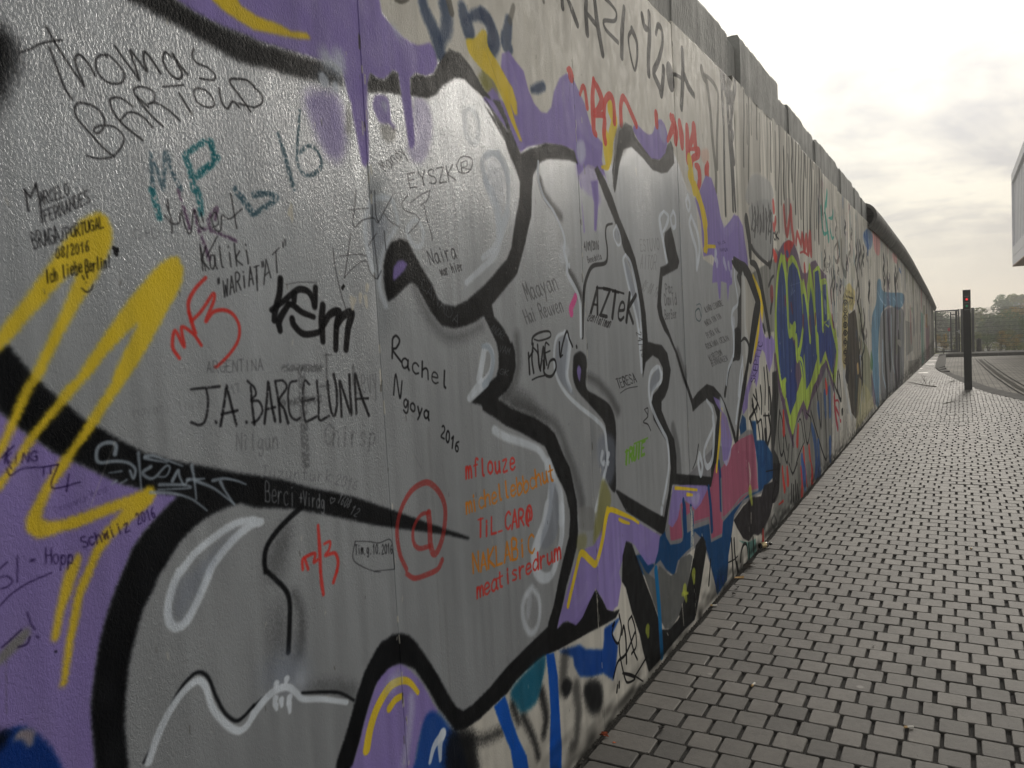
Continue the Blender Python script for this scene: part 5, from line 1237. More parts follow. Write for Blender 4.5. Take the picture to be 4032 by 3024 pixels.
S|blackg|2|80|1|5051,3101 5025,2811 4944,2516 4917,2229|21.8,17.5,21.4|0
S|greym|2|80|1|5388,3318 5356,2991 5264,2655 5232,2331|23.8,19.1,23.3|0
S|greym|2|80|1|5458,3034 5448,2832 5375,2621 5365,2419|24.7,19.6,24.3|0
S|blackg|2|80|1|5789,3252 5769,2988 5682,2714 5662,2450|26.6,21.2,26.1|0
S|greym|2|80|1|5942,3364 5909,3025 5807,2678 5774,2343|27.4,21.9,26.9|0
S|greym|2|80|1|6055,3226 6036,2967 5946,2697 5928,2438|28.5,22.6,28.0|0
S|blackg|2|80|1|6218,3341 6181,2976 6070,2604 6034,2244|29.3,23.5,28.7|0
S|greym|2|80|1|6439,3471 6395,3062 6273,2645 6229,2242|30.8,24.6,30.1|0
S|greym|2|80|1|6557,3410 6518,3031 6400,2644 6361,2269|31.7,25.4,31.0|0
S|blackg|2|80|1|6572,3069 6550,2777 6447,2477 6424,2188|32.3,25.7,31.7|0
S|greym|2|80|1|6849,3382 6815,3026 6696,2661 6663,2310|34.0,27.1,33.3|0
S|greym|2|80|1|6931,3218 6916,2961 6814,2693 6799,2437|35.1,27.7,34.5|0
S|blackg|2|80|1|7063,3150 7044,2868 6935,2574 6916,2293|36.1,28.6,35.4|0
S|greym|2|80|1|7319,3380 7307,3129 7200,2864 7188,2613|38.2,29.9,37.5|0
S|greym|2|80|1|5204,2914 5207,2793 5151,2663 5153,2542|23.4,18.3,23.1|0
S|blackg|2|80|1|5585,3058 5590,2944 5531,2819 5537,2706|26.0,20.1,25.7|0
S|greym|2|80|1|6343,3492 6334,3281 6249,3056 6240,2847|30.7,24.0,30.2|0
S|greym|2|80|1|6743,3405 6751,3275 6675,3129 6683,2999|34.4,26.2,33.9|0
S|blackg|3|60|1|3885,3045 3873,2884 3841,2719 3826,2558|17.9,13.7,15.2|0
S|greym|3|60|1|3963,2973 3964,2893 3943,2809 3941,2727|18.8,14.2,16.0|0
S|greym|3|60|1|4096,3064 4097,2982 4076,2896 4074,2813|19.6,14.8,16.6|0
S|blackg|3|60|1|4263,3071 4265,2987 4242,2898 4240,2813|20.7,15.6,17.5|0
S|greym|3|60|1|4353,2995 4347,2865 4317,2732 4308,2602|21.0,16.0,17.8|0
S|greym|3|60|1|4607,3062 4597,2900 4561,2734 4547,2572|22.6,17.3,19.1|0
S|blackg|3|60|1|4727,3006 4725,2893 4696,2774 4690,2660|23.7,18.0,20.1|0
S|greym|3|60|1|4889,2969 4883,2829 4849,2684 4840,2544|24.7,18.8,20.9|0
S|greym|3|60|1|5115,3049 5101,2853 5056,2652 5038,2456|26.1,20.0,22.0|0
S|blackg|3|60|1|4025,3035 4002,2800 3958,2561 3933,2327|18.6,14.4,15.8|0
S|greym|3|60|1|5392,2879 5397,2793 5369,2701 5370,2614|28.9,21.8,24.5|0
S|greym|3|60|1|5623,3033 5617,2878 5576,2718 5566,2563|30.1,22.9,25.5|0
S|blackg|3|60|1|5199,2883 5197,2762 5165,2635 5159,2513|27.1,20.6,23.0|0
F|silvg|14|75|1|3936,2454 4140,2551 4654,2560 4680,2414 3890,2322
F|pinkg|10|40|1|5086,2432 5374,2540 5526,2474 5492,2279 5088,2222
S|redd2|2|85|1|5140,2424 5174,2288 5243,2235 5339,2341 5440,2457|42.2,37.3|0
S|redd2|2|85|1|5440,2457 5456,2314 5521,2205|46.1,50.4|0
S|redd2|2|85|1|5624,2189 5705,2274 5828,2212|32.9,32.5|0
S|redd2|2|85|1|5870,2191 5955,2279 6053,2163 6170,2271 6249,2159 6378,2305 6405,2169|34.5,68.6|0
S|redd2|2|85|1|5810,2115 6000,2135 6192,2122|9.0,13.9|0
S|redd2|2|85|1|5974,2256 6010,2193|48.0,57.0|0
S|redd2|2|85|1|4731,2420 4741,2380|37.7,44.6|0
S|redd2|2|85|1|4704,2252 4733,2227 4797,2303|27.5,32.2|0
S|redd2|2|85|1|6022,1996 6051,1890|52.2,62.0|0
S|ink|1|75|1|4759,2145 4724,2151 4702,2167 4702,2186 4722,2197 4757,2192 4779,2176 4780,2157 4759,2145|7.4|0
S|ink|1|75|0|4824,2154 4788,2205|13.8|0
S|ink|1|75|0|4862,2214 4807,2178 4903,2163|7.9|0
F|mauve|5|85|0|4795,1981 4880,2071 5075,2149 5313,2189 5556,2169 5717,2093 5833,1987 5918,1943 6161,1952 6386,2065 6661,2097 6878,2036 7359,1972 7351,1933 7540,1547 7809,1484 8025,1099 8020,1074 7587,758 7170,1024 6776,902 6198,776 5921,646 5749,748 5379,672 5185,513 4950,740 4704,1011 4607,1255 4641,1462 4657,1657
F|red|8|85|1|5112,2144 5313,2185 5515,2173 5379,2103 5287,2037 5203,2003 5102,2085
F|bluem|5|80|1|5158,2081 5239,2101 5291,2060 5208,2033
F|lime|4|92|0|4748,1797 4823,1940 4948,2046 5040,2052 5106,1998 5149,1911 5207,1914 5267,2036 5414,2067 5617,2024 5773,1905 5947,1845 6026,1748 6158,1666 6139,1834 6273,2016 6413,1928 6542,1757 6580,1669 6476,1983 6819,2033 6912,1910 7347,1914 7540,1547 7376,1403 7256,1453 7003,1448 6619,1580 6680,1310 6885,1156 6804,1047 7082,1218 7364,1012 7616,896 8031,1126 7699,778 7183,1090 6804,1047 6207,827 5932,703 5762,820 5477,738 5195,573 5060,711 5202,846 5511,932 5708,1036 5501,1364 5179,1405 5480,1248 5123,1079 4939,902 4771,990 4652,1322 4641,1462 4662,1588
F|navyl|2|95|0|4794,1869 4897,1958 4993,1992 5072,1908 5157,1734 5210,1586 5258,1404 5485,1273 5477,1227 5487,1287 5404,1058 5475,974 5411,855 5065,741 4984,942 4970,1082 4783,1061 4732,1178 4709,1460 4713,1587
F|navyl|2|95|0|5274,1961 5446,2015 5650,1963 5767,1872 5821,1664 5831,1461 5712,1311 5485,1273 5434,1469 5198,1518 5157,1734 5222,1884
F|navyl|2|95|0|5859,1746 5933,1763 6108,1666 6178,1497 6179,1370 5832,1209 5829,1190 5846,1025 5870,892 5723,1115 5564,1228 5780,1436
F|navyl|2|95|0|6344,1840 6525,1669 6568,1314 6597,1171 6593,1150 6180,958 5918,896 5876,1188 5858,1353 6029,1499 6162,1413 6209,1667
F|navyl|2|95|0|6585,1987 6814,2006 6944,1763 6943,1449 7197,1483 7607,1537 7837,1270 7950,1102 7971,1201 7551,920 7141,1197 6689,1054 6588,1418 6563,1580
F|navyl|2|95|0|7055,1868 7309,1884 7297,1501 7074,1494
S|lime|2|95|1|4982,2034 4835,1906 4726,1727 4668,1518 4667,1309|30.1,34.0|0
S|lime|2|95|1|4675,1356 4730,1164 4845,998 4985,1059|42.3,18.6|0
S|lime|2|95|1|5090,2011 5151,1882 5164,1660 5201,1421 5458,1484 5400,1393|46.1,35.9|0
S|lime|2|95|1|5262,2006 5432,2057 5655,1995 5802,1865 5858,1664 5831,1461 5712,1311 5479,1242|15.2,15.7|0
S|lime|2|95|1|5501,1364 5525,1206 5713,1317 5826,1435|54.7,34.5|0
S|lime|2|95|1|5525,1206 5733,1171 5843,1009 5864,859|12.1,46.1|0
S|lime|2|95|1|5938,1845 6067,1707 6160,1540 6210,1343|47.1,49.1|0
S|lime|2|95|1|6294,1992 6437,1772 6555,1536 6607,1223|58.6,54.9|0
S|lime|2|95|1|6638,1327 6674,1037|72.4,56.1|0
S|lime|2|95|1|6502,1979 6864,2025 6950,1856 6989,1625 7001,1439|12.5,60.8|0
S|lime|2|95|1|6923,1905 7335,1916 7378,1674 7439,1450 7194,1464|11.9,9.9|0
S|lime|2|95|1|4974,884 5070,770 5200,603|34.7,28.5|0
S|lime|2|95|1|7538,1537 7841,1291|56.6,45.0|0
S|lime|2|95|1|7886,1327 7991,1117 7705,808|84.4,56.3|0
S|whitelb|2|45|1|5374,1837 5336,1737 5429,1800 5399,1746 5488,1778 5528,1764|7.6,2.6|0
S|whitelb|2|45|1|5288,1812 5673,1846 5952,1870|1.6,1.3|0
S|whitelb|2|45|1|4980,1804 4962,1587|7.3,5.5|0
S|whitelb|2|45|1|4922,1455 4940,1237|7.3,5.5|0
S|redd|3|70|1|5077,1711 5068,1659|26.2,22.4|0
S|redd|3|70|1|5323,1661 5372,1593|23.5,20.3|0
S|redd|3|70|1|6558,1554 6547,1492|38.0,32.5|0
S|redd|3|70|1|5871,1550 5857,1477|32.3,27.7|0
S|redd|3|70|1|7677,1536 7729,1445|42.7,36.8|0
S|mauve|3|90|1|4607,1255 4744,1035 4953,761 5223,500|36.2,26.8|0
S|mauve|3|90|1|6231,1511 6267,1425|61.5,52.3|0
S|mauve|3|90|1|7689,729 7411,911 7116,1075|45.3,31.7|0
S|mauve|3|90|1|6605,916 6267,865 5921,646 5706,769|19.9,21.8|0
S|ink|1|85|1|4711,840 4634,694 4691,509 4802,527 4802,744 4711,840|14.6,9.3|0
S|ink|1|85|1|4802,527 4929,397 5029,529|10.1,13.6|0
S|ink|1|85|1|5197,580 5125,401 5142,269 5411,369 5694,445|17.5,7.8|0
S|ink|1|85|1|5699,729 5878,410 6113,597 5881,692|16.8,6.1|0
S|ink|1|85|1|6128,681 6405,455 6865,122 7024,133 6996,470 6954,569|12.8,21.3|0
S|ink|1|85|1|6484,872 6689,453 6752,776|21.3,23.2|0
S|ink|1|85|1|7984,900 7943,706 8227,573 8193,790 8066,925|33.5,21.1|0
S|ink|1|85|1|7700,960 7657,752|31.6,28.1|0
S|ink|1|85|1|5463,661 5596,661 5741,447|4.2,13.8|0
S|ink|1|85|1|4892,623 4947,505|14.0,12.6|0
S|ink|2|85|1|3821,1014 3848,968 3834,926|17.2,16.6|0
S|ink|2|85|1|3937,1065 3962,994 3943,926|17.5,15.2|0
S|ink|2|85|1|4080,1078 4103,986 4081,898|19.0,15.9|0
S|ink|2|85|1|4217,1197 4236,1071 4207,949|17.5,14.2|0
S|ink|2|85|1|4309,1205 4340,1049 4322,897|17.8,14.9|0
S|ink|2|85|1|4376,1039 4403,949 4380,864|23.4,19.9|0
S|ink|2|85|1|3959,849 4014,698 4026,552|14.9,13.3|0
S|ink|2|85|1|4072,841 4115,686 4112,537|16.0,13.9|0
S|ink|2|85|1|4195,872 4222,700 4202,535|17.3,14.5|0
S|ink|2|85|1|3853,1048 3961,988 4028,930|8.6,9.4|0
S|ink|2|85|1|3815,978 3894,913 3931,852|13.8,15.7|0
S|ink|2|85|1|3725,902 3870,935 3978,973|12.2,12.7|0
S|ink|2|85|1|4135,872 4263,857 4345,848|6.5,5.3|0
S|ink|1|85|1|3749,887 3840,789 3905,680|13.8,19.4|0
S|ink|1|85|1|3958,843 4073,847 4081,717 3999,563 4082,536 4180,591 4176,756|6.2,26.4|0
S|ink|1|85|1|4314,851 4358,732 4217,632|22.2,19.4|0
F|blackg|8|85|0|4491,1152 4659,1155 4697,969 4595,769 4463,580 4617,486 4621,302 4392,346 4357,529 4380,864 4465,991
F|blackg|4|90|1|4162,476 4316,468 4640,411 4602,397 4248,440
F|bluem2|4|95|0|3532,949 3625,914 3638,835 3465,823 3450,883
F|greyp|4|85|1|3442,826 3638,835 3764,818 3867,792 3861,755 3607,797 3438,798
F|pinkr|3|97|0|3439,803 3633,799 3786,790 3859,737 3895,442 3916,394 3600,421 3199,414 2986,397 2956,328 2747,350 2735,394 2709,472 2424,510 2450,581 2248,580 2235,485 2054,514 2050,586 2189,575 2103,569 2246,673 2391,618 2593,649 2804,627 2849,675 3073,715 3277,793
F|bluem2|3|97|0|3773,878 3905,862 3912,729 4137,696 4394,557 4392,346 4399,386 3996,365 3475,411 3237,371 3154,256 3087,163 3025,31 2812,11 2752,125 2664,279 2634,318 2622,361 2434,468 2393,402 2300,403 2150,393 2086,337 1973,404 1903,467 1827,463 1720,442 1640,486 1582,573 1691,553 1827,463 1903,570 1985,581 1992,552 2052,497 2234,472 2254,625 2303,656 2313,612 2311,490 2420,482 2705,442 2726,334 2953,307 2984,386 3220,404 3599,415 3914,381 3915,571
F|pinkr|3|97|0|2768,634 2879,749 2935,739 2963,520 2971,432 2956,328 2738,352 2737,414 2762,460 2731,631
F|pinkr|3|97|0|2450,581 2644,643 2712,625 2728,478 2441,515
F|pinkr|3|97|0|2066,604 2227,640 2236,490 2061,517
F|purple|6|95|0|2129,765 2359,727 2682,661 2714,639 2567,585 2465,573 2391,618 2304,660 2229,658 2177,596 2089,572 2032,604 2079,699
S|bluem2|2|96|1|2274,662 2284,571 2279,479|18.4,20.7|0
S|bluem2|2|96|1|2723,638 2746,541 2754,400|21.4,24.7|0
S|bluem2|2|96|1|2945,737 2963,654 2957,478|23.6,27.3|0
S|bluem2|2|96|1|2389,604 2405,543 2402,467|18.4,21.8|0
S|greyp|2|90|1|2220,646 2238,563 2227,478 2067,506 2044,539|9.3,7.4|0
S|greyp|2|90|1|2441,515 2710,477|3.5,4.2|0
S|greyp|2|90|1|2980,635 2975,464 2987,407 3199,414 3479,440 3916,394|13.7,5.4|0
S|greyp|2|90|1|2736,337 2944,315|4.0,4.8|0
S|greyp|2|90|1|2421,491 2706,452|3.5,4.2|0
S|yellow|2|96|1|2155,751 2282,723 2511,670|9.7,7.2|0
S|yellow|2|96|1|2337,682 2428,660|10.2,7.1|0
S|yellow|2|93|1|3047,1032 3031,991 2973,865 2891,704|17.4,21.8,14.7|0
S|yellow|2|93|1|3055,1021 3126,942 3187,851|12.6,19.7,13.0|0
F|purple|6|92|0|2875,1129 3006,1096 3038,1039 3152,977 3259,824 3205,748 3111,692 3035,738 3012,860 3007,967 3035,1018 2926,1083
F|whitep|5|50|1|3138,731 3234,799 3202,732 3111,692 3054,729
F|whitep|12|45|1|3009,1117 3103,1064 3075,1013 3001,1064
F|whitep|16|35|1|2397,660 2557,641 2500,589 2422,616
F|blackr|4|95|0|4415,486 4680,440 4577,247 4370,207 4262,136 4037,70 3920,61 3737,126 3579,118 3439,172 3291,279 3221,341 3469,371 3723,377 3990,327 4087,385 4362,359
S|ink|2|85|1|4161,470 4605,411|4.6,5.0|0
S|ink|2|85|1|4612,452 4577,247 4338,214|23.9,8.8|0
S|ink|2|85|1|4386,108 4472,25 4371,15 4284,77 4386,108|12.3,12.0|0
S|ink|2|85|1|4457,341 4585,295 4502,207 4340,227 4455,327|5.8,18.4|0
F|cream|3|95|0|3206,311 3284,234 3437,160 3578,112 3785,89 3951,79 3965,-15 3820,-40 3415,13 3161,7 3035,23 3077,165
F|tealg|6|75|0|3324,190 3436,155 3578,112 3784,83 3795,-20 3536,2 3526,101 3390,161
S|ink|2|88|1|3152,240 3159,143 3162,12|14.3,12.6|0
S|ink|2|88|1|3215,224 3223,125 3272,-4|14.7,11.0|0
S|ink|2|88|1|3070,123 3198,104 3287,101|4.2,4.7|0
S|ink|2|88|1|3350,55 3382,110 3457,132 3526,101 3536,2 3414,7|16.0,4.8|0
S|ink|2|88|1|3260,69 3295,1|11.7,10.1|0
S|ink|2|88|1|3577,100 3587,0|16.6,14.2|0
S|ink|2|88|1|3707,103 3717,1|17.3,14.9|0
F|cream|3|98|0|2615,313 2692,220 2749,100 2774,13 2423,25 2392,35 2474,159
F|black|5|95|0|2560,412 2623,366 2613,293 2529,192 2433,99 2399,33 2129,126 2208,173 2293,240 2382,318 2440,389
S|ink|2|90|1|2704,242 2676,173 2651,120|9.1,12.5|0
S|navyb|3|80|1|2788,114 2796,32|17.7,5.3|0
S|navyb|3|80|1|2862,91 2871,14|18.1,5.4|0
S|navyb|3|80|1|2938,68 2952,21|17.2,5.2|0
F|concg|3|60|0|4680,440 5847,241 7227,4 6315,-16 5355,50 5100,27 4572,8 4237,-20 4058,13 3951,79 4262,136 4577,247
S|red|3|85|1|4742,387 4763,296 4805,216|26.3,37.5|0
S|red|3|85|1|4922,355 4942,248|28.1,45.9|0
S|red|3|85|1|4561,145 4736,136|7.0,11.7|0
S|red|3|85|1|4009,77 3997,2|23.1,37.5|0
S|red|3|85|1|5522,248 5568,127 5528,31|30.4,56.8|0
S|red|3|85|1|6040,208 6099,111 6062,50|30.4,61.8|0
S|red|3|85|1|5684,390 5701,224 5816,71|35.4,42.2|0
S|red|3|85|1|5968,363 6032,165 6082,20|35.2,57.6|0
S|red|3|85|1|4850,810 4844,666|28.9,47.0|0
S|red|3|85|1|5456,623 5391,498|32.2,52.0|0
S|red|3|85|1|7077,878 7125,798|41.1,67.1|0
S|bluem|4|80|1|5618,280 5691,169 5694,54|43.5,68.9,45.2|0
S|bluem|4|80|1|6455,137 6435,33|71.9,63.6,55.2|0
S|bluem|4|80|1|6348,155 6274,53|63.1,55.6,48.1|0
S|bluem|4|80|1|5581,326 5633,107|53.6,47.6,41.6|0
S|bluem|4|80|1|6152,532 6327,334 6329,60|44.6,79.5,52.9|0
S|bluem|4|80|1|6488,309 6540,-15|68.9,61.1,53.4|0
S|bluem|4|80|1|7310,743 7300,530|85.4,75.6,65.7|0
S|bluem|4|80|1|6986,735 7015,562|77.3,68.5,59.7|0
S|bluem|4|80|1|6559,677 6600,592|62.4,55.3,48.2|0
S|bluem|4|80|1|7269,211 7241,69|85.6,75.6,65.7|0
F|concg|3|100|1|5800,249 6040,208 6009,43 5812,47
S|ink|2|75|1|5004,385 5144,277 5360,324|9.5,10.4|0
S|ink|2|75|1|5088,189 5046,62|19.6,23.4|0
S|ink|2|75|1|5165,166 5146,56|20.1,24.1|0
S|ink|2|75|1|5252,188 5269,45|19.7,23.7|0
S|ink|2|75|1|5328,142 5354,43|19.1,23.0|0
F|purple|4|98|0|1431,505 1412,554 1468,604 1486,647 1538,648 1601,612 1675,542 1740,488 1828,473 1880,512 1912,578 1706,676 1551,753 1408,819 1373,830 1327,836 1288,795 1294,844 1276,789 1226,747 1170,727 1108,734 1036,724 994,694 940,635 898,587 867,557 845,520 890,525 927,520 998,478 1049,490 1104,523 1176,557 1230,504 1269,450 1324,422 1384,425
F|silvg|6|70|1|1061,895 1186,868 1187,824 1177,786 1067,814 1061,853
F|olive|18|70|1|1285,958 1367,873 1310,790 1261,761 1215,746 1171,739 1218,861 1212,813
F|olive|18|50|1|1035,796 1114,785 1108,739 1037,732
S|yellow|2|96|1|1299,793 1325,818 1372,821 1490,776 1614,722|15.1,12.2,7.4,6.3|0
S|yellow|2|96|1|1438,765 1486,744 1547,722|7.5,8.2,7.6,5.8|0
S|yellow|2|96|1|1313,812 1349,823 1453,785 1576,737 1653,699|10.3,8.5,7.7,6.7|0
S|yellow|2|96|1|1326,828 1298,788 1256,717 1193,654 1143,677 1076,724 1045,717 1000,659 954,598 937,574|16.3,14.7,13.1,11.1|0
F|black|4|97|0|1501,658 1563,632 1620,547 1703,422 1778,320 1842,219 1880,146 1974,112 2112,108 2244,138 2387,332 2583,402 2638,325 2457,98 2384,18 2192,27 1896,20 1696,21 1638,137 1607,225 1528,352 1477,467 1438,508 1456,608
F|greym2|5|97|0|1610,575 1709,471 1819,402 1887,445 2039,352 2125,343 2186,394 2334,376 2389,349 2318,262 2230,172 2113,119 2006,103 1927,134 1843,229 1766,344 1681,474
F|black|4|97|0|1176,557 1230,504 1279,437 1335,414 1406,403 1355,383 1174,406 1022,431 846,451 795,467 771,551 845,520 891,528 927,520 988,481 1049,490 1103,519
F|cream|4|95|0|1429,491 1525,329 1605,210 1638,137 1668,32 1608,11 1422,23 1175,132 1214,369 1318,377 1392,385
F|navyb|9|97|0|1238,383 1318,377 1402,371 1313,333 1365,266 1331,185 1303,150 1207,217 1102,247 1005,288 963,343 957,379 845,444 1018,402 1065,367 1218,308
F|cream|16|80|0|1028,403 1174,401 1227,387 1233,339 1208,317 1096,369
S|ink|1|92|1|1392,385 1409,321 1366,275 1313,333 1341,369 1317,364|5.8,5.0|0
S|ink|1|92|1|1378,271 1383,212 1420,110 1454,76 1532,63 1399,138 1496,93 1622,10|6.2,3.3|0
S|ink|1|92|1|1304,159 1357,203 1444,202 1556,253|6.2,6.8|0
S|ink|1|92|1|1412,296 1434,322 1451,258 1446,163|6.7,8.1|0
S|ink|1|92|1|1526,333 1484,318 1502,248 1533,177 1567,129|5.2,5.4|0
S|ink|1|92|1|1526,333 1558,268 1562,191 1506,178|5.4,5.8|0
S|ink|1|92|1|1519,69 1589,80 1676,96|4.7,6.0|0
S|ink|1|92|1|1340,111 1331,91|6.9,8.2|0
S|ink|1|92|1|1359,117 1357,99|6.7,7.9|0
F|black|16|92|1|857,313 895,330 938,295 925,267 878,263
F|black|26|92|1|1028,231 1081,243 1151,213 1190,170 1182,101 1096,104 1042,173
S|blackg|24|60|1|968,264 977,175 947,83 908,81|30.9,18.9|0
S|blackg|24|60|1|890,400 861,310|33.0,28.0|0
S|blackg|20|90|1|584,335 642,232 666,162|15.2,12.2|0
S|blackg|20|90|1|712,354 735,266 713,217|20.5,17.5|0
S|blackg|20|90|1|525,399 554,331|16.1,10.9|0
S|blackg|26|85|1|284,407 354,373 450,351|12.0,13.1|0
S|blackg|26|85|1|240,429 270,381 285,303|15.0,17.8|0
F|teald|14|92|1|516,443 606,464 741,471 745,430 696,357 654,338 578,349 546,390
F|blueb|6|97|0|758,468 815,450 832,363 831,201 834,117 812,-35 731,10 748,160 769,270 766,390
F|blueb|5|97|0|417,441 482,447 498,411 508,370 548,278 592,200 609,77 517,128 497,267 452,361
S|cyanb|3|93|1|1839,438 1855,321 1865,211 1873,29|21.3,22.5|0
S|purplel|12|30|1|1427,673 1392,588 1326,537|22.2,15.3|0
S|purplel|12|30|1|1102,602 1068,569 1008,563|12.3,8.5|0
S|limes|6|75|1|2237,222 2257,163|30.8,15.5|0
S|limes|6|75|1|2198,211 2289,188|11.4,5.8|0
S|limes|6|75|1|1705,209 1709,182|26.4,13.2|0
S|limes|6|75|1|3678,429 3717,341|42.4,21.4|0
S|limes|6|75|1|2390,258 2392,214|30.4,15.2|0
S|limes|6|75|1|2214,217 2286,185|9.3,4.7|0
S|concw|2|75|1|2381,606 2397,545 2370,408 2386,346|6.3,12.4,4.9|25
S|concw|2|75|1|2391,499 2411,416|6.3,5.6,5.0|25
S|concw|2|75|1|2561,422 2568,410|5.6,5.0,4.4|25
S|concw|2|75|1|3668,614 3694,530 3670,461|10.2,25.2,8.9|25
S|concw|2|75|1|3681,276 3672,216|11.6,10.3,9.0|25
S|concw|2|75|1|1171,558 1180,542|3.6,3.2,2.8|25
S|concw|2|75|1|1184,532 1185,406|4.7,4.2,3.7|25
S|concw|2|75|1|1956,102 1970,86|4.0,3.6,3.1|25
S|concw|2|75|1|2191,161 2204,52|7.6,6.8,5.9|25
S|concw|2|75|1|2403,598 2397,479 2398,341|8.8,19.4,6.7|25
S|tealm|3|80|1|7446,2737 7365,2651 7440,2544 7573,2382|34.5,56.8|0
S|tealm|3|80|1|7114,2642 7151,2516 7253,2403 7587,2451|49.2,10.3|0
S|tealm|3|80|1|7617,2600 7900,2629 7987,2698|7.8,40.9|0
S|tealm|3|80|1|7728,2473 7854,2404 8003,2426|32.4,11.1|0
S|tealm|3|80|1|7570,2866 7479,2740|40.2,49.8|0
S|greym|3|70|1|8293,2389 8010,2297 8023,2185 8246,2166 8430,2293 8293,2389|14.8,35.7|0
S|greym|3|70|1|8618,2413 8643,2144 8966,2048 9094,2223|58.8,49.7|0
S|greym|2|80|1|7597,2181 7655,2129 7533,2067 7597,2014|24.8,23.2,21.2|0
S|blackg|2|80|1|7708,2048 7755,1934 7619,1814 7671,1699|33.3,25.6,28.9|0
S|greym|2|80|1|7857,2085 7910,1993 7775,1895 7834,1802|32.4,25.9,28.0|0
S|blackg|2|80|1|7917,2027 7967,1914 7826,1795 7882,1681|34.3,26.6,29.8|0
S|greym|2|80|1|8116,1911 8189,1892 8062,1868 8141,1849|11.9,18.9,10.0|0
S|blackg|2|80|1|8440,1963 8511,1916 8370,1862 8449,1813|24.1,26.3,20.5|0
S|greym|2|80|1|8272,2105 8345,2081 8213,2047 8294,2021|15.0,21.6,12.9|0
S|blackg|2|80|1|10139,2489 10223,2383 10022,2260 10114,2154|45.6,37.2,38.6|0
S|greym|2|80|1|10370,2543 10439,2358 10213,2158 10291,1973|54.7,40.1,47.2|0
S|blackg|2|80|1|10601,2560 10691,2451 10475,2323 10575,2213|48.4,39.7,41.0|0
S|greym|2|80|1|10160,2119 10239,1989 10032,1851 10120,1720|48.2,38.5,41.3|0
S|blackg|2|80|1|10347,1975 10430,1850 10219,1721 10312,1595|48.2,39.5,41.0|0
S|greym|2|80|1|10808,2445 10903,2343 10683,2223 10788,2118|47.5,40.6,40.3|0
S|blackg|2|80|1|11072,2529 11177,2448 10952,2345 11068,2263|42.5,40.5,35.8|0
S|greym|2|80|1|9421,2438 9503,2378 9333,2301 9424,2240|31.6,31.2,26.8|0
S|blackg|2|80|1|9107,2280 9187,2228 9027,2163 9115,2110|28.0,29.2,23.4|0
S|greym|2|80|1|11596,2565 11716,2503 11480,2420 11611,2358|36.0,40.5,29.8|0
S|blackg|2|80|1|11728,2015 11845,1925 11597,1826 11725,1734|44.7,45.0,37.7|0
S|greym|2|80|1|10515,1724 10596,1574 10374,1426 10464,1275|51.6,41.5,44.2|0
S|blackg|2|80|1|10903,1595 10990,1444 10756,1298 10853,1145|53.7,44.0,45.9|0
S|greym|2|80|1|11151,1324 11264,1253 11041,1192 11164,1120|33.7,40.5,27.9|0
S|blackg|2|80|1|10278,1216 10363,1095 10155,986 10249,862|45.3,40.0,38.6|0
S|greym|2|80|1|10561,948 10659,856 10449,782 10557,688|38.4,40.4,32.5|0
S|blackg|2|80|1|14533,2600 14693,2464 14329,2301 14504,2162|70.2,63.7,58.8|0
S|greym|2|80|1|15350,2560 15519,2391 15112,2199 15298,2029|82.9,71.1,69.0|0
S|blackg|2|80|1|14645,2302 14814,2184 14451,2050 14636,1929|62.4,62.9,52.2|0
S|greym|2|80|1|15719,2310 15924,2227 15526,2124 15750,2040|48.5,62.5,39.9|0
S|blackg|2|80|1|17535,2500 17760,2337 17255,2148 17501,1983|87.6,84.8,72.9|0
S|greym|2|80|1|18153,2650 18393,2484 17856,2286 18118,2117|91.4,88.9,76.0|0
S|blackg|2|80|1|7276,2219 7330,2169 7217,2109 7276,2058|23.7,21.8,20.2|0
S|greym|2|80|1|8193,2641 8256,2579 8118,2497 8187,2433|30.2,25.9,25.8|0
S|blackg|2|80|1|9021,2701 9100,2657 8945,2590 9031,2545|26.3,27.8,22.3|0
S|greym|2|80|1|9667,2669 9757,2629 9585,2567 9684,2528|25.1,29.4,20.8|0
S|greym|2|60|1|7291,2088 7276,2102 7221,2092 7194,2070 7236,2053 7222,2033 7173,2015 7127,2026|10.5|0
S|greym|2|60|0|7240,2018 7363,2112 7330,2020 7455,2115|9.4|0
S|greym|2|60|0|7567,2104 7467,2101 7358,2015 7455,2017|6.9|0
S|greym|2|60|0|7416,2061 7490,2063|3.9|0
F|bluem3|10|50|1|11118,2718 11807,2859 12514,2805 12314,2614 11723,2532 11216,2606
F|pinks|6|75|1|12628,2947 13795,2972 13785,2620 13241,2539 12701,2641
F|pinks|8|60|1|16842,2812 18061,2808 18005,2643 17048,2652
S|bluem|4|60|1|11246,2729 11875,2584|42.0,35.2|0
S|bluem|4|60|1|18721,2553 19338,2494|49.1,40.5|0
S|bluem|4|60|1|11632,2706 11723,2532|126.7,102.1|0
F|sand|5|92|0|8936,1912 9312,1957 9887,1864 9853,1718 9520,1597 9236,1620 9099,1426 9107,1254 8820,983 8541,900 8398,1007 8415,1276 8514,1544 8687,1763
S|ink|1|75|1|8713,1884 8767,1819 8634,1751 8753,1675|13.5,9.6|0
S|ink|1|75|1|8849,1874 8905,1811 8770,1753 8893,1676|13.5,9.7|0
S|ink|1|75|1|8988,1864 9046,1802 8910,1755 9037,1677|13.5,9.9|0
S|ink|1|75|1|9131,1853 9191,1793 9054,1756 9184,1678|13.5,10.0|0
S|ink|1|75|1|9277,1843 9340,1783 9202,1758 9335,1678|13.5,10.2|0
S|ink|1|75|1|9427,1831 9492,1774 9353,1760 9490,1679|13.4,10.4|0
S|ink|1|75|1|9582,1820 9649,1764 9509,1762 9650,1680|13.3,10.5|0
S|ink|1|70|1|9105,1654 9010,1599 8818,1575 8642,1598 8579,1652 8666,1707 8853,1732 9035,1711 9105,1654|9.5,11.8|0
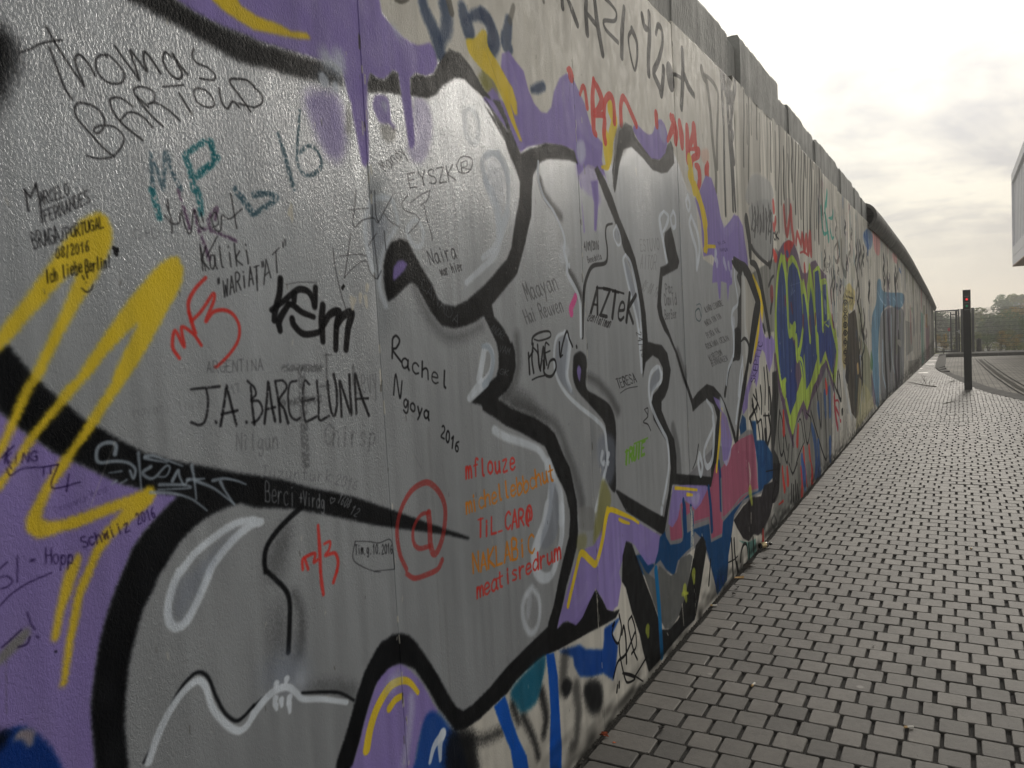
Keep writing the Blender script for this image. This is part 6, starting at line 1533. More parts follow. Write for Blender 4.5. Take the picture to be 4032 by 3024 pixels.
S|ink|1|70|1|9004,1654 8943,1619 8825,1605 8715,1619 8671,1653 8730,1687 8846,1701 8958,1689 9004,1654|9.0,11.1|0
S|ink|1|70|1|8915,1654 8884,1637 8830,1630 8779,1637 8757,1653 8787,1670 8840,1677 8892,1670 8915,1654|8.8,10.7|0
S|ink|1|70|1|9064,1472 8970,1418 8779,1398 8604,1423 8541,1479 8628,1531 8813,1553 8995,1529 9064,1472|9.5,11.7|0
S|ink|1|70|1|8964,1473 8903,1439 8786,1428 8677,1443 8633,1477 8692,1511 8807,1523 8918,1509 8964,1473|9.1,11.0|0
S|ink|1|70|1|8875,1474 8845,1458 8791,1452 8741,1459 8718,1476 8748,1493 8801,1499 8852,1491 8875,1474|8.8,10.6|0
S|ink|1|70|1|9044,1381 8950,1328 8760,1309 8586,1336 8522,1392 8609,1444 8794,1464 8975,1439 9044,1381|9.5,11.6|0
S|ink|1|70|1|8944,1383 8883,1350 8766,1339 8658,1355 8614,1390 8672,1423 8787,1434 8898,1419 8944,1383|9.1,10.9|0
S|ink|1|70|1|8855,1385 8825,1369 8772,1363 8721,1371 8699,1388 8728,1404 8782,1410 8833,1402 8855,1385|8.8,10.6|0
S|ink|1|70|1|9021,1279 8927,1227 8738,1210 8564,1238 8501,1295 8588,1346 8772,1365 8952,1338 9021,1279|9.5,11.6|0
S|ink|1|70|1|8922,1282 8861,1249 8744,1240 8636,1257 8593,1292 8651,1324 8765,1335 8876,1318 8922,1282|9.1,10.9|0
S|ink|1|70|1|8833,1285 8803,1269 8750,1264 8700,1272 8677,1289 8707,1305 8760,1310 8811,1302 8833,1285|8.9,10.5|0
S|ink|1|70|1|8993,1155 8900,1103 8711,1089 8538,1119 8476,1176 8562,1226 8745,1243 8925,1214 8993,1155|9.6,11.5|0
S|ink|1|70|1|8894,1159 8834,1127 8718,1119 8610,1137 8567,1172 8625,1204 8739,1213 8849,1196 8894,1159|9.2,10.8|0
S|ink|1|70|1|8806,1163 8776,1147 8723,1143 8673,1152 8651,1169 8680,1184 8733,1189 8784,1180 8806,1163|8.9,10.4|0
S|ink|1|70|1|8965,1031 8873,981 8685,968 8513,1000 8450,1058 8536,1107 8718,1122 8897,1091 8965,1031|9.6,11.4|0
S|ink|1|70|1|8867,1036 8807,1005 8691,998 8584,1017 8541,1053 8598,1084 8712,1092 8822,1073 8867,1036|9.2,10.7|0
S|ink|1|70|1|8779,1041 8750,1026 8697,1022 8647,1031 8625,1049 8654,1064 8707,1068 8757,1059 8779,1041|8.9,10.4|0
F|darkbr|4|92|0|9223,1562 9831,1620 10008,1472 10166,1220 10299,834 10467,565 9849,213 9595,186 9160,320 8819,728 8674,999 8935,1248 9114,1577
F|sand2|2|85|1|9866,873 10035,900 10114,770 9943,745
F|black|5|85|0|8711,889 8998,972 8945,738 8758,706 9091,504 8632,808
S|whiteb|3|60|1|8534,815 8653,677 8865,460 9145,254|90.4,38.8|40
S|redb|2|85|1|7677,643 7723,460 7863,299|70.2,46.6|0
S|redb|2|85|1|7672,620 8010,574 8058,372 8143,337|10.9,21.8|0
S|redb|2|85|1|7780,526 7980,431|27.1,24.6|0
F|ink|2|90|1|8217,465 8359,462 8346,401 8229,389
F|oliveg|14|55|0|10480,1197 11175,1095 11742,825 11989,473 11765,274 10959,241 10452,521 10389,826
F|oliveg|14|30|0|10086,1747 10720,1617 10938,1338 10292,981 9994,1358
F|creamy|6|70|0|10093,699 11166,459 11923,225 12063,92 10065,40 9563,48 9744,297
S|ink|2|85|1|10086,1747 10552,1496 10516,1347 10876,1091 10415,930|31.4,31.6|0
S|ink|2|85|1|10432,1557 10653,1344 10907,1214|46.7,38.3|0
S|ink|2|85|1|10543,893 10477,625|67.4,80.6|0
S|ink|2|85|1|7642,882 7784,752 8195,580|25.8,17.7|0
S|ink|2|85|1|11890,2032 11671,1813|57.1,67.6|0
F|bluesky|24|80|1|13165,2087 13794,2144 14178,1965 15909,1959 19941,2010 20282,1804 18282,1618 15829,1703 14304,1618 13602,1468 13042,932 12999,64 12335,97 11989,473 11951,981 12084,1482 12877,1742
F|slate|24|55|1|13602,1468 15815,1660 19798,1619 20037,1146 19166,-106 15295,-3 13406,41 13392,731
S|whitelb|2|75|1|13125,1942 13698,1805 14799,1698 15094,1862 15855,1788|18.7,10.9|0
S|whitelb|2|75|1|13907,1027 13760,520 14346,184|74.3,29.9|0
S|whitelb|2|75|1|13104,438 13243,206|56.9,49.2|0
S|whitelb|2|75|1|16738,1864 17337,1802|14.5,12.8|0
S|whitelb|2|75|1|19084,1819 19836,1723|20.4,18.1|0
S|whitelb|2|75|1|14996,1537 15290,831|80.3,70.2|0
S|whitelb|2|75|1|16024,1446 15926,695 16539,329|97.1,40.9|0
S|ink|3|65|1|14281,1540 14316,875 14580,164|159.7,194.8|0
S|ink|3|65|1|15223,1453 15487,612|170.2,223.0|0
S|ink|3|65|1|17245,1526 16761,540 17076,63|200.4,224.3|0
S|ink|3|65|1|18050,948 17806,242|231.3,294.6|0
S|ink|3|65|1|17179,2279 17430,2081|144.0,187.7|0
S|ink|3|65|1|15206,2232 15677,2081|62.3,82.3|0
F|greend|4|60|1|11784,988 12078,806 11957,678 11639,748
F|mauve|4|60|1|11699,662 12292,275 12335,97 11910,175
F|cream|2|60|1|17710,959 18757,900 18705,753 17678,866
F|greym2|16|45|0|20542,1350 23468,1255 23698,454 20644,455
F|concd|6|60|0|21506,271 27476,3 27312,-340 21365,-86
F|tealm|5|45|0|29431,1546 31645,1461 31687,-307 29330,-361
F|greend|4|30|0|23096,1679 24220,1682 24141,1495
F|pinkr|5|50|0|33504,1115 37592,870 37464,-446 33769,-382
F|orange|5|45|0|33690,1452 35999,1441 35634,817 33411,948
F|oliveg|3|60|0|31813,1781 33023,1787 33028,1413 31645,1461
S|redd|5|45|1|22974,1381 23046,903|369.0,264.6|0
S|redd|5|45|1|30279,2386 30087,2001|548.2,389.5|0
S|greym|2|55|1|21995,1505 21760,541|143.8,119.0|0
S|greym|2|55|1|24959,2004 24456,420|176.4,144.9|0
S|greym|2|55|1|27156,1689 26578,-17|205.8,168.9|0
S|greym|2|55|1|29020,2393 28221,251|228.0,186.0|0
S|greym|2|55|1|31028,2091 30308,158|259.6,212.5|0
S|greym|2|55|1|37549,1903 36718,-129|368.0,301.4|0
S|greym|2|55|1|26289,2090 26009,1020|197.1,163.1|0
S|greym|2|55|1|35158,2062 34561,404|329.9,271.4|0
S|red|1|88|1|340,1140 342,1171|4.4|0
S|red|1|88|1|342,1160 348,1171 354,1164 354,1139|4.3|0
S|red|1|88|1|354,1159 361,1170 367,1163 368,1138|4.3|0
S|red|1|88|1|406,1183 398,1187 392,1176 390,1138|4.0|0
S|red|1|88|1|382,1168 402,1169|2.6|0
S|red|1|88|1|429,1180 428,1138 434,1131|4.6|0
S|red|1|88|1|470,1130 459,1140 460,1158 472,1165 483,1155 482,1137 470,1130|4.3|0
S|red|1|88|1|500,1158 501,1134 509,1125 522,1134 523,1156|4.9|0
S|red|1|88|1|523,1138 526,1124|4.7|0
S|red|1|88|1|545,1156 567,1155 544,1123 568,1121|3.9|0
S|red|1|88|1|589,1137 614,1139 610,1152 597,1154 588,1141 590,1124 603,1118 616,1124|3.9|0
S|orange|1|88|1|332,1041 332,1071|4.0|0
S|orange|1|88|1|332,1060 337,1071 344,1065 347,1041|3.8|0
S|orange|1|88|1|345,1060 351,1071 358,1065 361,1041|3.8|0
S|orange|1|88|1|373,1070 376,1039|4.0|0
S|orange|1|88|1|372,1081 372,1084|4.0|0
S|orange|1|88|1|423,1065 411,1070 400,1062 401,1047 412,1039 425,1043|2.9|0
S|orange|1|88|1|430,1087 433,1040|4.2|0
S|orange|1|88|1|432,1059 443,1070 455,1067 459,1040|3.8|0
S|orange|1|88|1|472,1053 495,1056 491,1068 478,1069 471,1056 473,1042 487,1037 499,1043|3.4|0
S|orange|1|88|1|514,1088 517,1046 524,1040|4.3|0
S|orange|1|88|1|554,1090 557,1046 565,1039|4.5|0
S|orange|1|88|1|584,1053 610,1056 604,1068 590,1069 583,1056 586,1041 600,1036 613,1043|3.6|0
S|orange|1|88|1|621,1088 627,1036 645,1036 655,1046 651,1062 638,1069 625,1058|4.2|0
S|orange|1|88|1|662,1085 668,1035 687,1035 697,1045 693,1060 680,1067 666,1057|4.2|0
S|orange|1|88|1|739,1064 724,1070 710,1061 711,1043 725,1034 742,1039|3.2|0
S|orange|1|88|1|745,1091 750,1036|5.3|0
S|orange|1|88|1|748,1058 762,1072 776,1067 782,1036|4.6|0
S|orange|1|88|1|795,1071 798,1046 810,1037 825,1047 824,1071|5.4|0
S|orange|1|88|1|826,1051 832,1036|4.9|0
S|orange|1|88|1|851,1086 857,1041 869,1033|5.3|0
S|orange|1|88|1|838,1069 871,1070|2.9|0
S|red|1|88|0|389,1010 416,1008|2.6|0
S|red|1|88|0|403,1009 397,959|4.8|0
S|red|1|88|1|433,982 430,953|4.9|0
S|red|1|88|1|434,992 434,995|4.9|0
S|red|1|88|0|462,1000 457,951 484,948|4.2|0
S|red|1|88|0|496,948 519,946|2.8|0
S|red|1|88|1|573,984 563,994 547,986 541,970 543,952 557,942 570,950|4.2|0
S|red|1|88|0|578,938 600,991 610,935|5.2|0
S|red|1|88|0|586,956 606,954|2.8|0
S|red|1|88|1|621,934 626,983 647,982 654,971 646,959 623,959|4.8|0
S|red|1|88|1|636,957 653,931|4.4|0
S|red|1|88|1|694,944 685,936 678,945 679,963 689,971 696,961 694,944 702,938 709,951 703,978 687,983 671,963 670,937 683,922|5.2|0
S|orange|1|88|0|349,865 351,921 378,862 380,919|3.6|0
S|orange|1|88|0|389,858 406,908 421,855|4.3|0
S|orange|1|88|0|395,874 416,873|2.7|0
S|orange|1|88|0|432,855 433,910|4.8|0
S|orange|1|88|0|464,908 432,880 465,851|4.6|0
S|orange|1|88|0|478,907 477,851 509,848|4.0|0
S|orange|1|88|0|524,847 543,904 560,844|4.8|0
S|orange|1|88|0|531,866 554,864|2.9|0
S|orange|1|88|1|571,841 572,902 594,901 602,890 594,873 571,874|4.9|0
S|orange|1|88|1|594,873 606,858 598,838 571,841|4.1|0
S|orange|1|88|1|635,870 635,835|5.6|0
S|orange|1|88|1|635,884 635,886|5.6|0
S|orange|1|88|1|714,877 699,888 681,879 675,860 680,840 699,828 714,837|4.1|0
S|red|1|88|1|362,788 364,817|4.4|0
S|red|1|88|1|364,806 371,816 378,810 379,787|4.2|0
S|red|1|88|1|379,805 386,815 394,809 395,786|4.2|0
S|red|1|88|1|404,799 430,801 425,813 412,815 403,803 405,788 418,782 432,788|3.5|0
S|red|1|88|1|471,808 456,813 444,802 444,787 454,780 468,789 472,811|3.8|0
S|red|1|88|1|471,804 471,786 477,779|4.3|0
S|red|1|88|1|492,824 492,785 502,778|4.4|0
S|red|1|88|1|479,810 508,810|2.8|0
S|red|1|88|1|537,807 538,778|4.9|0
S|red|1|88|1|538,818 538,821|5.0|0
S|red|1|88|1|592,802 576,807 568,799 589,786 587,776 566,778|3.4|0
S|red|1|88|1|611,805 612,771|5.2|0
S|red|1|88|1|612,790 625,803 637,801|4.2|0
S|red|1|88|1|654,785 684,786 679,798 663,800 653,788 655,773 671,768 687,773|3.8|0
S|red|1|88|1|733,792 718,801 701,790 701,775 715,767 732,778|3.8|0
S|red|1|88|1|734,818 734,766|5.7|0
S|red|1|88|1|752,799 753,763|5.7|0
S|red|1|88|1|753,783 767,797 780,794|4.4|0
S|red|1|88|1|801,794 802,769 814,760 832,769 833,792|5.9|0
S|red|1|88|1|833,773 839,758|5.2|0
S|red|1|88|1|852,759 854,795|6.2|0
S|red|1|88|1|854,782 863,795 874,786 875,757|5.9|0
S|red|1|88|1|875,781 885,794 896,785 898,756|5.8|0
'''
PAL=dict(cream=(206,202,193,0),concd=(120,117,110,0),concg=(132,132,128,0),concw=(205,200,188,0),silver=(153,157,162,1),silvg=(130,132,132,.9),silvh=(190,192,192,1),
 purple=(142,126,190,0),purplel=(160,148,200,0),black=(9,11,15,.08),blackg=(30,31,33,0),blackr=(30,27,32,0),ink=(10,10,14,0),inkp=(30,16,60,0),inkpu=(70,40,75,0),inkt=(20,50,60,0),pencil=(60,61,64,0),
 whitep=(205,212,225,0),whiteb=(212,220,230,0),whitelb=(170,195,215,0),bluegrey=(120,130,150,.6),greyblue=(75,85,100,.3),wht=(175,178,182,0),whtag=(160,172,185,0),
 yellow=(228,198,52,0),olive=(125,122,50,0),oliveg=(110,115,80,0),navy=(38,58,92,0),navyb=(18,66,150,0),blue=(12,50,125,0),blueb=(12,82,190,0),bluem=(50,90,160,0),bluem2=(15,65,115,0),bluem3=(60,110,180,0),bluesky=(82,130,165,0),
 cyanb=(15,110,170,0),teal=(20,105,115,0),tealp=(45,80,95,0),teald=(15,90,120,0),tealg=(70,140,130,0),tealm=(60,160,145,0),red=(208,52,46,0),redt=(165,50,48,0),redb=(185,50,65,0),redd=(130,50,55,0),redd2=(185,72,70,0),peach=(225,165,145,0),orange=(215,125,25,0),
 green=(110,165,45,0),greend=(60,120,70,0),lime=(172,198,82,0),limes=(190,200,80,0),pinkr=(165,90,115,0),pinkh=(225,75,150,0),pinkg=(165,150,150,0),pinks=(225,150,150,0),mauve=(95,75,100,0),navyl=(48,66,130,0),
 greyd=(85,82,75,0),greym=(105,103,98,0),greym2=(98,100,100,0),greyp=(130,130,135,0),sand=(205,190,130,0),sand2=(215,180,120,0),creamy=(185,178,135,0),darkbr=(62,56,50,0),slate=(75,82,95,0))
def noise_np(h,w,sx,sy,seed):
    r=np.random.RandomState(seed); g=r.rand(int(h/sy)+3,int(w/sx)+3).astype(np.float32)
    yy=np.arange(h)/sy; xx=np.arange(w)/sx
    y0=yy.astype(int);x0=xx.astype(int);fy=(yy-y0)[:,None];fx=(xx-x0)[None]
    fy=fy*fy*(3-2*fy);fx=fx*fx*(3-2*fx)
    a=g[y0][:,x0];b=g[y0][:,x0+1];c=g[y0+1][:,x0];d=g[y0+1][:,x0+1]
    return ((a*(1-fx)+b*fx)*(1-fy)+(c*(1-fx)+d*fx)*fy).astype(np.float32)
def catmull(p,n=5,closed=False):
    p=np.array(p,float); N=len(p)
    if N<3: return p
    if closed: q=np.vstack([p[-1],p,p[0],p[1]]); segs=N
    else: q=np.vstack([2*p[0]-p[1],p,2*p[-1]-p[-2]]); segs=N-1
    t=(np.arange(n)/n)[:,None]; o=[]
    for i in range(segs):
        a,b,c,d=q[i:i+4]
        o.append(.5*((2*b)+(c-a)*t+(2*a-5*b+4*c-d)*t*t+(3*b-a-3*c+d)*t**3)*1.0)
    if not closed: o.append(p[-1:])
    return np.vstack(o)
def blur(m,rx,ry):
    for ax,r in ((1,rx),(0,ry)):
        k=int(round(r))
        if k<1: continue
        for _ in range(3):
            n=2*(k//2)+1 if k>1 else 3
            h=n//2
            pd=[(0,0),(0,0)];pd[ax]=(h+1,h)
            c=np.cumsum(np.pad(m,pd,mode='edge'),axis=ax,dtype=np.float32)
            m=(np.take(c,range(n,c.shape[ax]),axis=ax)-np.take(c,range(0,c.shape[ax]-n),axis=ax))/n
    return m
class Canvas:
    def __init__(s,y0,y1,z0,z1,ry,rz,base,seed):
        s.y0,s.z0,s.ry,s.rz=y0,z0,ry,rz; s.w=int(round((y1-y0)/ry)); s.h=int(round((z1-z0)/rz)); s.y1=y0+s.w*ry; s.z1=z0+s.h*rz
        s.img=np.empty((s.h,s.w,4),np.float32); s.img[:]=np.array(base,np.float32)/np.array([255,255,255,1],np.float32)
        s.n1=noise_np(s.h,s.w,.0024/ry+.6,.0024/rz+.6,seed); s.n2=noise_np(s.h,s.w,.03/ry+1,.05/rz+1,seed+1)
    def comp(s,x0,y0,a,col):
        v=s.img[y0:y0+a.shape[0],x0:x0+a.shape[1]]; c=np.array(col,np.float32)/np.array([255,255,255,1],np.float32)
        v+=(c-v)*a[...,None]
    def poly(s,col,pts,soft,op,smooth):
        p=np.array(pts,float).reshape(-1,2)/1000
        if smooth: p=catmull(p,5,True)
        X=(p[:,0]-s.y0)/s.ry; Y=(p[:,1]-s.z0)/s.rz
        mx=soft*.001/s.ry*2+3; my=soft*.001/s.rz*2+3
        x0=max(0,int(X.min()-mx));x1=min(s.w,int(X.max()+mx)+1);yy0=max(0,int(Y.min()-my));yy1=min(s.h,int(Y.max()+my)+1)
        if x1<=x0 or yy1<=yy0: return
        m=np.zeros((yy1-yy0,x1-x0),np.float32)
        Xa,Ya=X,Y;Xb,Yb=np.roll(X,-1),np.roll(Y,-1)
        for r in range(yy0,yy1):
            yc=r+.5; c=(Ya<=yc)!=(Yb<=yc)
            if not c.any(): continue
            xs=np.sort(Xa[c]+(yc-Ya[c])/(Yb[c]-Ya[c])*(Xb[c]-Xa[c]))-x0
            for i in range(0,len(xs)-1,2):
                a,b=int(max(0,min(round(xs[i]),x1-x0))),int(max(0,min(round(xs[i+1]),x1-x0))); m[r-yy0,a:b]=1
        m=blur(m,soft*.001/s.ry*.8,soft*.001/s.rz*.8)
        s.fin(x0,yy0,m,col,soft,op,0)
    def fin(s,x0,y0,m,col,soft,op,dry):
        sl=(slice(y0,y0+m.shape[0]),slice(x0,x0+m.shape[1])); n=s.n1[sl]
        k=.9 if soft>3 else .35
        m=np.clip(m+(n-.5)*k*m*(1-m)*2,0,1)
        if dry: m=m*np.clip((n-dry/100*.75)*4+.5,0,1)
        s.comp(x0,y0,m*(op/100)*(.93+.07*s.n2[sl]),col)
    def stroke(s,col,pts,soft,op,smooth,rad,dry):
        p=np.array(pts,float).reshape(-1,2)/1000
        if smooth and len(p)>2: p=catmull(p,5)
        r=np.interp(np.linspace(0,1,len(p)),np.linspace(0,1,len(rad)),np.array(rad))*.001 if len(rad)>1 else np.full(len(p),rad[0]*.001)
        sf=max(soft*.001,.6*max(s.rz,min(s.ry,.004)))
        pad=r.max()+sf+.002
        x0=max(0,int((p[:,0].min()-pad-s.y0)/s.ry));x1=min(s.w,int((p[:,0].max()+pad-s.y0)/s.ry)+2)
        y0=max(0,int((p[:,1].min()-pad-s.z0)/s.rz));y1=min(s.h,int((p[:,1].max()+pad-s.z0)/s.rz)+2)
        if x1<=x0 or y1<=y0: return
        m=np.zeros((y1-y0,x1-x0),np.float32)
        for i in range(len(p)-1):
            a,b=p[i],p[i+1]; ra,rb=r[i],r[i+1]; q=max(ra,rb)+sf+.001
            u0=max(x0,int((min(a[0],b[0])-q-s.y0)/s.ry));u1=min(x1,int((max(a[0],b[0])+q-s.y0)/s.ry)+2)
            v0=max(y0,int((min(a[1],b[1])-q-s.z0)/s.rz));v1=min(y1,int((max(a[1],b[1])+q-s.z0)/s.rz)+2)
            if u1<=u0 or v1<=v0: continue
            gx=(s.y0+(np.arange(u0,u1)+.5)*s.ry)[None]-a[0];gy=(s.z0+(np.arange(v0,v1)+.5)*s.rz)[:,None]-a[1]
            d=b-a;L=d@d+1e-12;t=np.clip((gx*d[0]+gy*d[1])/L,0,1)
            D=np.hypot(gx-t*d[0],gy-t*d[1])-(ra+(rb-ra)*t)
            al=np.clip(.5-D/(2*sf),0,1);al=al*al*(3-2*al)
            w=m[v0-y0:v1-y0,u0-x0:u1-x0]; np.maximum(w,al,out=w)
        s.fin(x0,y0,m,col,soft,op,dry)
    def run(s,items):
        for it in items:
            c=it[5]; ys=c[0::2]
            if max(ys)/1000<s.y0-.3 or min(ys)/1000>s.y1+.3: continue
            if it[0]=='F': s.poly(PAL[it[1]],c,it[2],it[3],it[4])
            else: s.stroke(PAL[it[1]],c,it[2],it[3],it[4],it[6],it[7])

items = []
for ln in ART.strip().split('\n'):
    q = ln.split('|'); k, col, soft, op, sm = q[0], q[1], float(q[2]), float(q[3]), int(q[4])
    pts = [int(v) for t in q[5].split() for v in t.split(',')]
    items.append((k, col, soft, op, sm, pts) if k == 'F' else (k, col, soft, op, sm, pts, [float(v) for v in q[6].split(',')], float(q[7])))
CANV = [Canvas(-3.6, 3.6, -.1, 3.12, .002, .002, (153, 157, 162, 1), 1), Canvas(3.6, 10.8, -.1, 3.12, .004, .003, (188, 185, 178, 0), 2), Canvas(10.8, 45, -1.0, 3.12, .016, .006, (160, 158, 151, 0), 3)]
for ci, c in enumerate(CANV):
    c.run(items)
    rs = np.random.RandomState(70+ci)
    # chipped paint along the panel joints and knocked spots
    for k in range(int(c.y0/1.2)-1, int(c.y1/1.2)+2):
        for _ in range(46):
            y = 1.2*k+rs.normal(0, .006); z = rs.uniform(0, 3.0); a = rs.uniform(.001, .0035)
            c.stroke(PAL['concw'] if rs.rand() < .7 else PAL['greyd'], [y*1000, z*1000, y*1000+rs.uniform(-2, 2), z*1000-rs.uniform(2, 30)], 1, 75, 0, [a*1000], 0)
    for _ in range(int((c.y1-c.y0)*80)):
        y = rs.uniform(c.y0, c.y1); z = rs.uniform(0, 3.05)
        c.stroke(PAL['concw'] if rs.rand() < .6 else PAL['greyd'], [y*1000, z*1000, y*1000+rs.uniform(-3, 3), z*1000-rs.uniform(0, 14)], 1, 60, 0, [rs.uniform(.7, 1.8)], 0)
    for _ in range(int((c.y1-c.y0)*2.2)):   # flaked patches down to bare concrete
        y = rs.uniform(c.y0, c.y1); z = rs.uniform(.1, 3.0); a = rs.uniform(4, 16); p_ = []
        for q_ in range(9):
            an = q_*.698; rr = a*rs.uniform(.35, 1.2); p_ += [y*1000+math.cos(an)*rr*.7, z*1000+math.sin(an)*rr*1.6]
        c.poly(PAL[rs.choice(['concw', 'concg', 'greyd', 'concw'])], p_, 1, rs.uniform(45, 90), 0)
    for _ in range(int((c.y1-c.y0)*14)):   # thin scratches
        y = rs.uniform(c.y0, c.y1); z = rs.uniform(.2, 3.0); l = rs.uniform(.02, .12); an = rs.uniform(-2.2, -.9)
        c.stroke(PAL[rs.choice(['concw', 'greyd', 'pencil'])], [y*1000, z*1000, (y+math.cos(an)*l)*1000, (z+math.sin(an)*l)*1000], 1, rs.uniform(20, 55), 0, [.6], 0)
    for _ in range(int((c.y1-c.y0)*5)):   # vertical run marks
        y = rs.uniform(c.y0, c.y1); z = rs.uniform(.3, 3.05); l = rs.uniform(.15, .8)
        c.stroke(PAL['greym'], [y*1000, z*1000, y*1000+rs.uniform(-8, 8), (z-l)*1000], 4, rs.uniform(6, 20), 0, [rs.uniform(2, 9), 1], 0)
    if ci:   # layers of faded tags further along
        for _ in range(300 if ci == 1 else 520):
            y = rs.uniform(c.y0+(3.2 if ci == 1 else 0), c.y1); z = rs.uniform(.05, 2.9); col = PAL[rs.choice(['greym', 'blackg', 'greym', 'bluem', 'redd', 'teald', 'mauve', 'oliveg', 'whiteb', 'slate', 'concd'])]
            w_ = rs.uniform(.05, .22)*(1+.6*ci); h_ = rs.uniform(.06, .30); n_ = rs.randint(3, 8); p_ = []
            for q_ in range(n_): p_ += [(y+w_*q_/n_+rs.uniform(-.02, .02))*1000, (z+h_*(q_ % 2)+rs.uniform(-.04, .04))*1000]
            c.stroke(col, p_, 3, rs.uniform(25, 75), 1, [rs.uniform(3, 8)], 0)
        for _ in range(0 if ci == 1 else 60):
            y = rs.uniform(c.y0+4, c.y1); z = rs.uniform(.3, 2.8); w_ = rs.uniform(.1, .5); h_ = rs.uniform(.1, .6)
            c.poly(PAL[rs.choice(['concd', 'slate', 'greym2', 'cream', 'mauve', 'oliveg', 'bluegrey'])][:3]+(0,), [(y-w_)*1000, (z-h_)*1000, (y+w_)*1000, (z-h_*.8)*1000, (y+w_*.7)*1000, (z+h_)*1000, (y-w_)*1000, (z+h_*.7)*1000], 30, rs.uniform(15, 45), 1)
    # uneven tone; grime and a painted contact shadow darken the foot of the wall
    hh = c.z0+(np.arange(c.h)+.5)*c.rz
    t = 1-.10*(noise_np(c.h, c.w, .35/c.ry, .6/c.rz, 11+ci)-.5)-.10*(noise_np(c.h, c.w, .02/c.ry+1, .25/c.rz, 21+ci)-.5)
    if ci: t *= 1-.30*(noise_np(c.h, c.w, .05/c.ry+1, .9/c.rz, 41+ci)-.5)-.18*(noise_np(c.h, c.w, .35/c.ry, 2.5/c.rz, 51+ci)-.5)
    gr = np.exp(-np.clip(hh-.02, 0, 9)/.09)[:, None]*noise_np(c.h, c.w, .08/c.ry+1, .03/c.rz+1, 31+ci)*.75
    c.img[..., :3] *= (t*(1-gr))[..., None]; c.img[..., 3] *= (1-gr)
def canvas_material(i, c):
    im = bpy.data.images.new('wall_paint', c.w, c.h, alpha=True); im.alpha_mode = 'CHANNEL_PACKED'
    im.pixels.foreach_set(np.clip(c.img, 0, 1).astype(np.float32).ravel()); im.pack()
    m = bpy.data.materials.new('painted_concrete'); m.use_nodes = True; nt = m.node_tree; p = nt.nodes['Principled BSDF']
    t = nt.nodes.new('ShaderNodeTexImage'); t.image = im; t.extension = 'EXTEND'; t.interpolation = 'Cubic'
    tc = nt.nodes.new('ShaderNodeTexCoord'); mp = nt.nodes.new('ShaderNodeMapping'); nt.links.new(tc.outputs['Object'], mp.inputs[0]); mp.inputs['Scale'].default_value = (1, 1, .62)
    sil = t.outputs['Alpha']
    fine = noise(nt, mp.outputs[0], 210 if i == 0 else 130, 3, .65, .8)
    mid = noise(nt, mp.outputs[0], 22, 4, .55)
    big = noise(nt, tc.outputs['Object'], 1.7, 3, .5)
    mp2 = nt.nodes.new('ShaderNodeMapping'); nt.links.new(tc.outputs['Object'], mp2.inputs[0]); mp2.inputs['Scale'].default_value = (1, 30, 1.2)
    runs = noise(nt, mp2.outputs[0], 1.0, 4, .6)
    nt.links.new(t.outputs['Color'], p.inputs['Base Color'])
    nt.links.new(mth(nt, 'MULTIPLY', sil, SILM), p.inputs['Metallic'])
    nt.links.new(mth(nt, 'ADD', mth(nt, 'ADD', .60, mth(nt, 'MULTIPLY', sil, -.21)), mth(nt, 'MULTIPLY', mth(nt, 'SUBTRACT', mid, .5), .3)), p.inputs['Roughness'])
    nt.links.new(mth(nt, 'ADD', .02, mth(nt, 'MULTIPLY', sil, .45)), p.inputs['Specular IOR Level'])
    h = mth(nt, 'ADD', mth(nt, 'MULTIPLY', fine, ramp(nt, big, [(.35, .25), (.65, 1.25)])), mth(nt, 'ADD', mth(nt, 'MULTIPLY', mid, .5), mth(nt, 'MULTIPLY', runs, .15)))
    bn = nt.nodes.new('ShaderNodeBump'); bn.inputs['Strength'].default_value = 1.0; bn.inputs['Distance'].default_value = .0019
    nt.links.new(h, bn.inputs['Height']); nt.links.new(bn.outputs[0], p.inputs['Normal'])
    return m
SILM = .26
MW = [canvas_material(i, c) for i, c in enumerate(CANV)]
# ---------------------------------------------------------------- materials
raw = material('raw_concrete', (.40, .40, .385), .85, var=.15, scale=2.4, bump=.008, bscale=28, stretch=(1, 2, .8), col2=(.20, .20, .195))
side = material('wall_concrete', (.28, .27, .25), .85, bump=.003)
pipe_m = material('pipe_concrete', (.12, .118, .108), .8, var=.3, scale=4, bump=.004, bscale=40)
black_m = material('black_powder_coat', (.012, .013, .015), .38, var=.1, bump=.0002, bscale=400)
green_m = material('dark_green_steel', (.014, .018, .018), .42, var=.15)
steel = material('galvanised_steel', (.42, .43, .44), .35, metal=.8)
kerb_m = material('kerb_concrete', (.125, .122, .115), .95, var=.15, scale=9, bump=.002, bscale=120)
gravel_m = material('joint_grit', (.022, .020, .018), .95, var=.5, scale=160, bump=.006, bscale=240)
# pavers: tone carried on the mesh
pm = bpy.data.materials.new('paver_concrete'); pm.use_nodes = True; nt = pm.node_tree; p = nt.nodes['Principled BSDF']
at = nt.nodes.new('ShaderNodeAttribute'); at.attribute_name = 'tone'
tc = nt.nodes.new('ShaderNodeTexCoord'); geo = nt.nodes.new('ShaderNodeNewGeometry')
nA = noise(nt, geo.outputs['Position'], 420, 3, .7); nB = noise(nt, geo.outputs['Position'], 3.1, 5, .6); nC = noise(nt, geo.outputs['Position'], 38, 4, .6)
base = mix(nt, at.outputs['Fac'], (.054, .051, .046), (.146, .136, .120))
g1 = mix(nt, 1, base, ramp(nt, nA, [(.3, .72), (.7, 1.22)]), 'MULTIPLY')
g2 = mix(nt, 1, g1, ramp(nt, nB, [(.3, .70), (.7, 1.18)]), 'MULTIPLY')
g3 = mix(nt, 1, g2, ramp(nt, nC, [(.3, .86), (.6, 1.06)]), 'MULTIPLY')
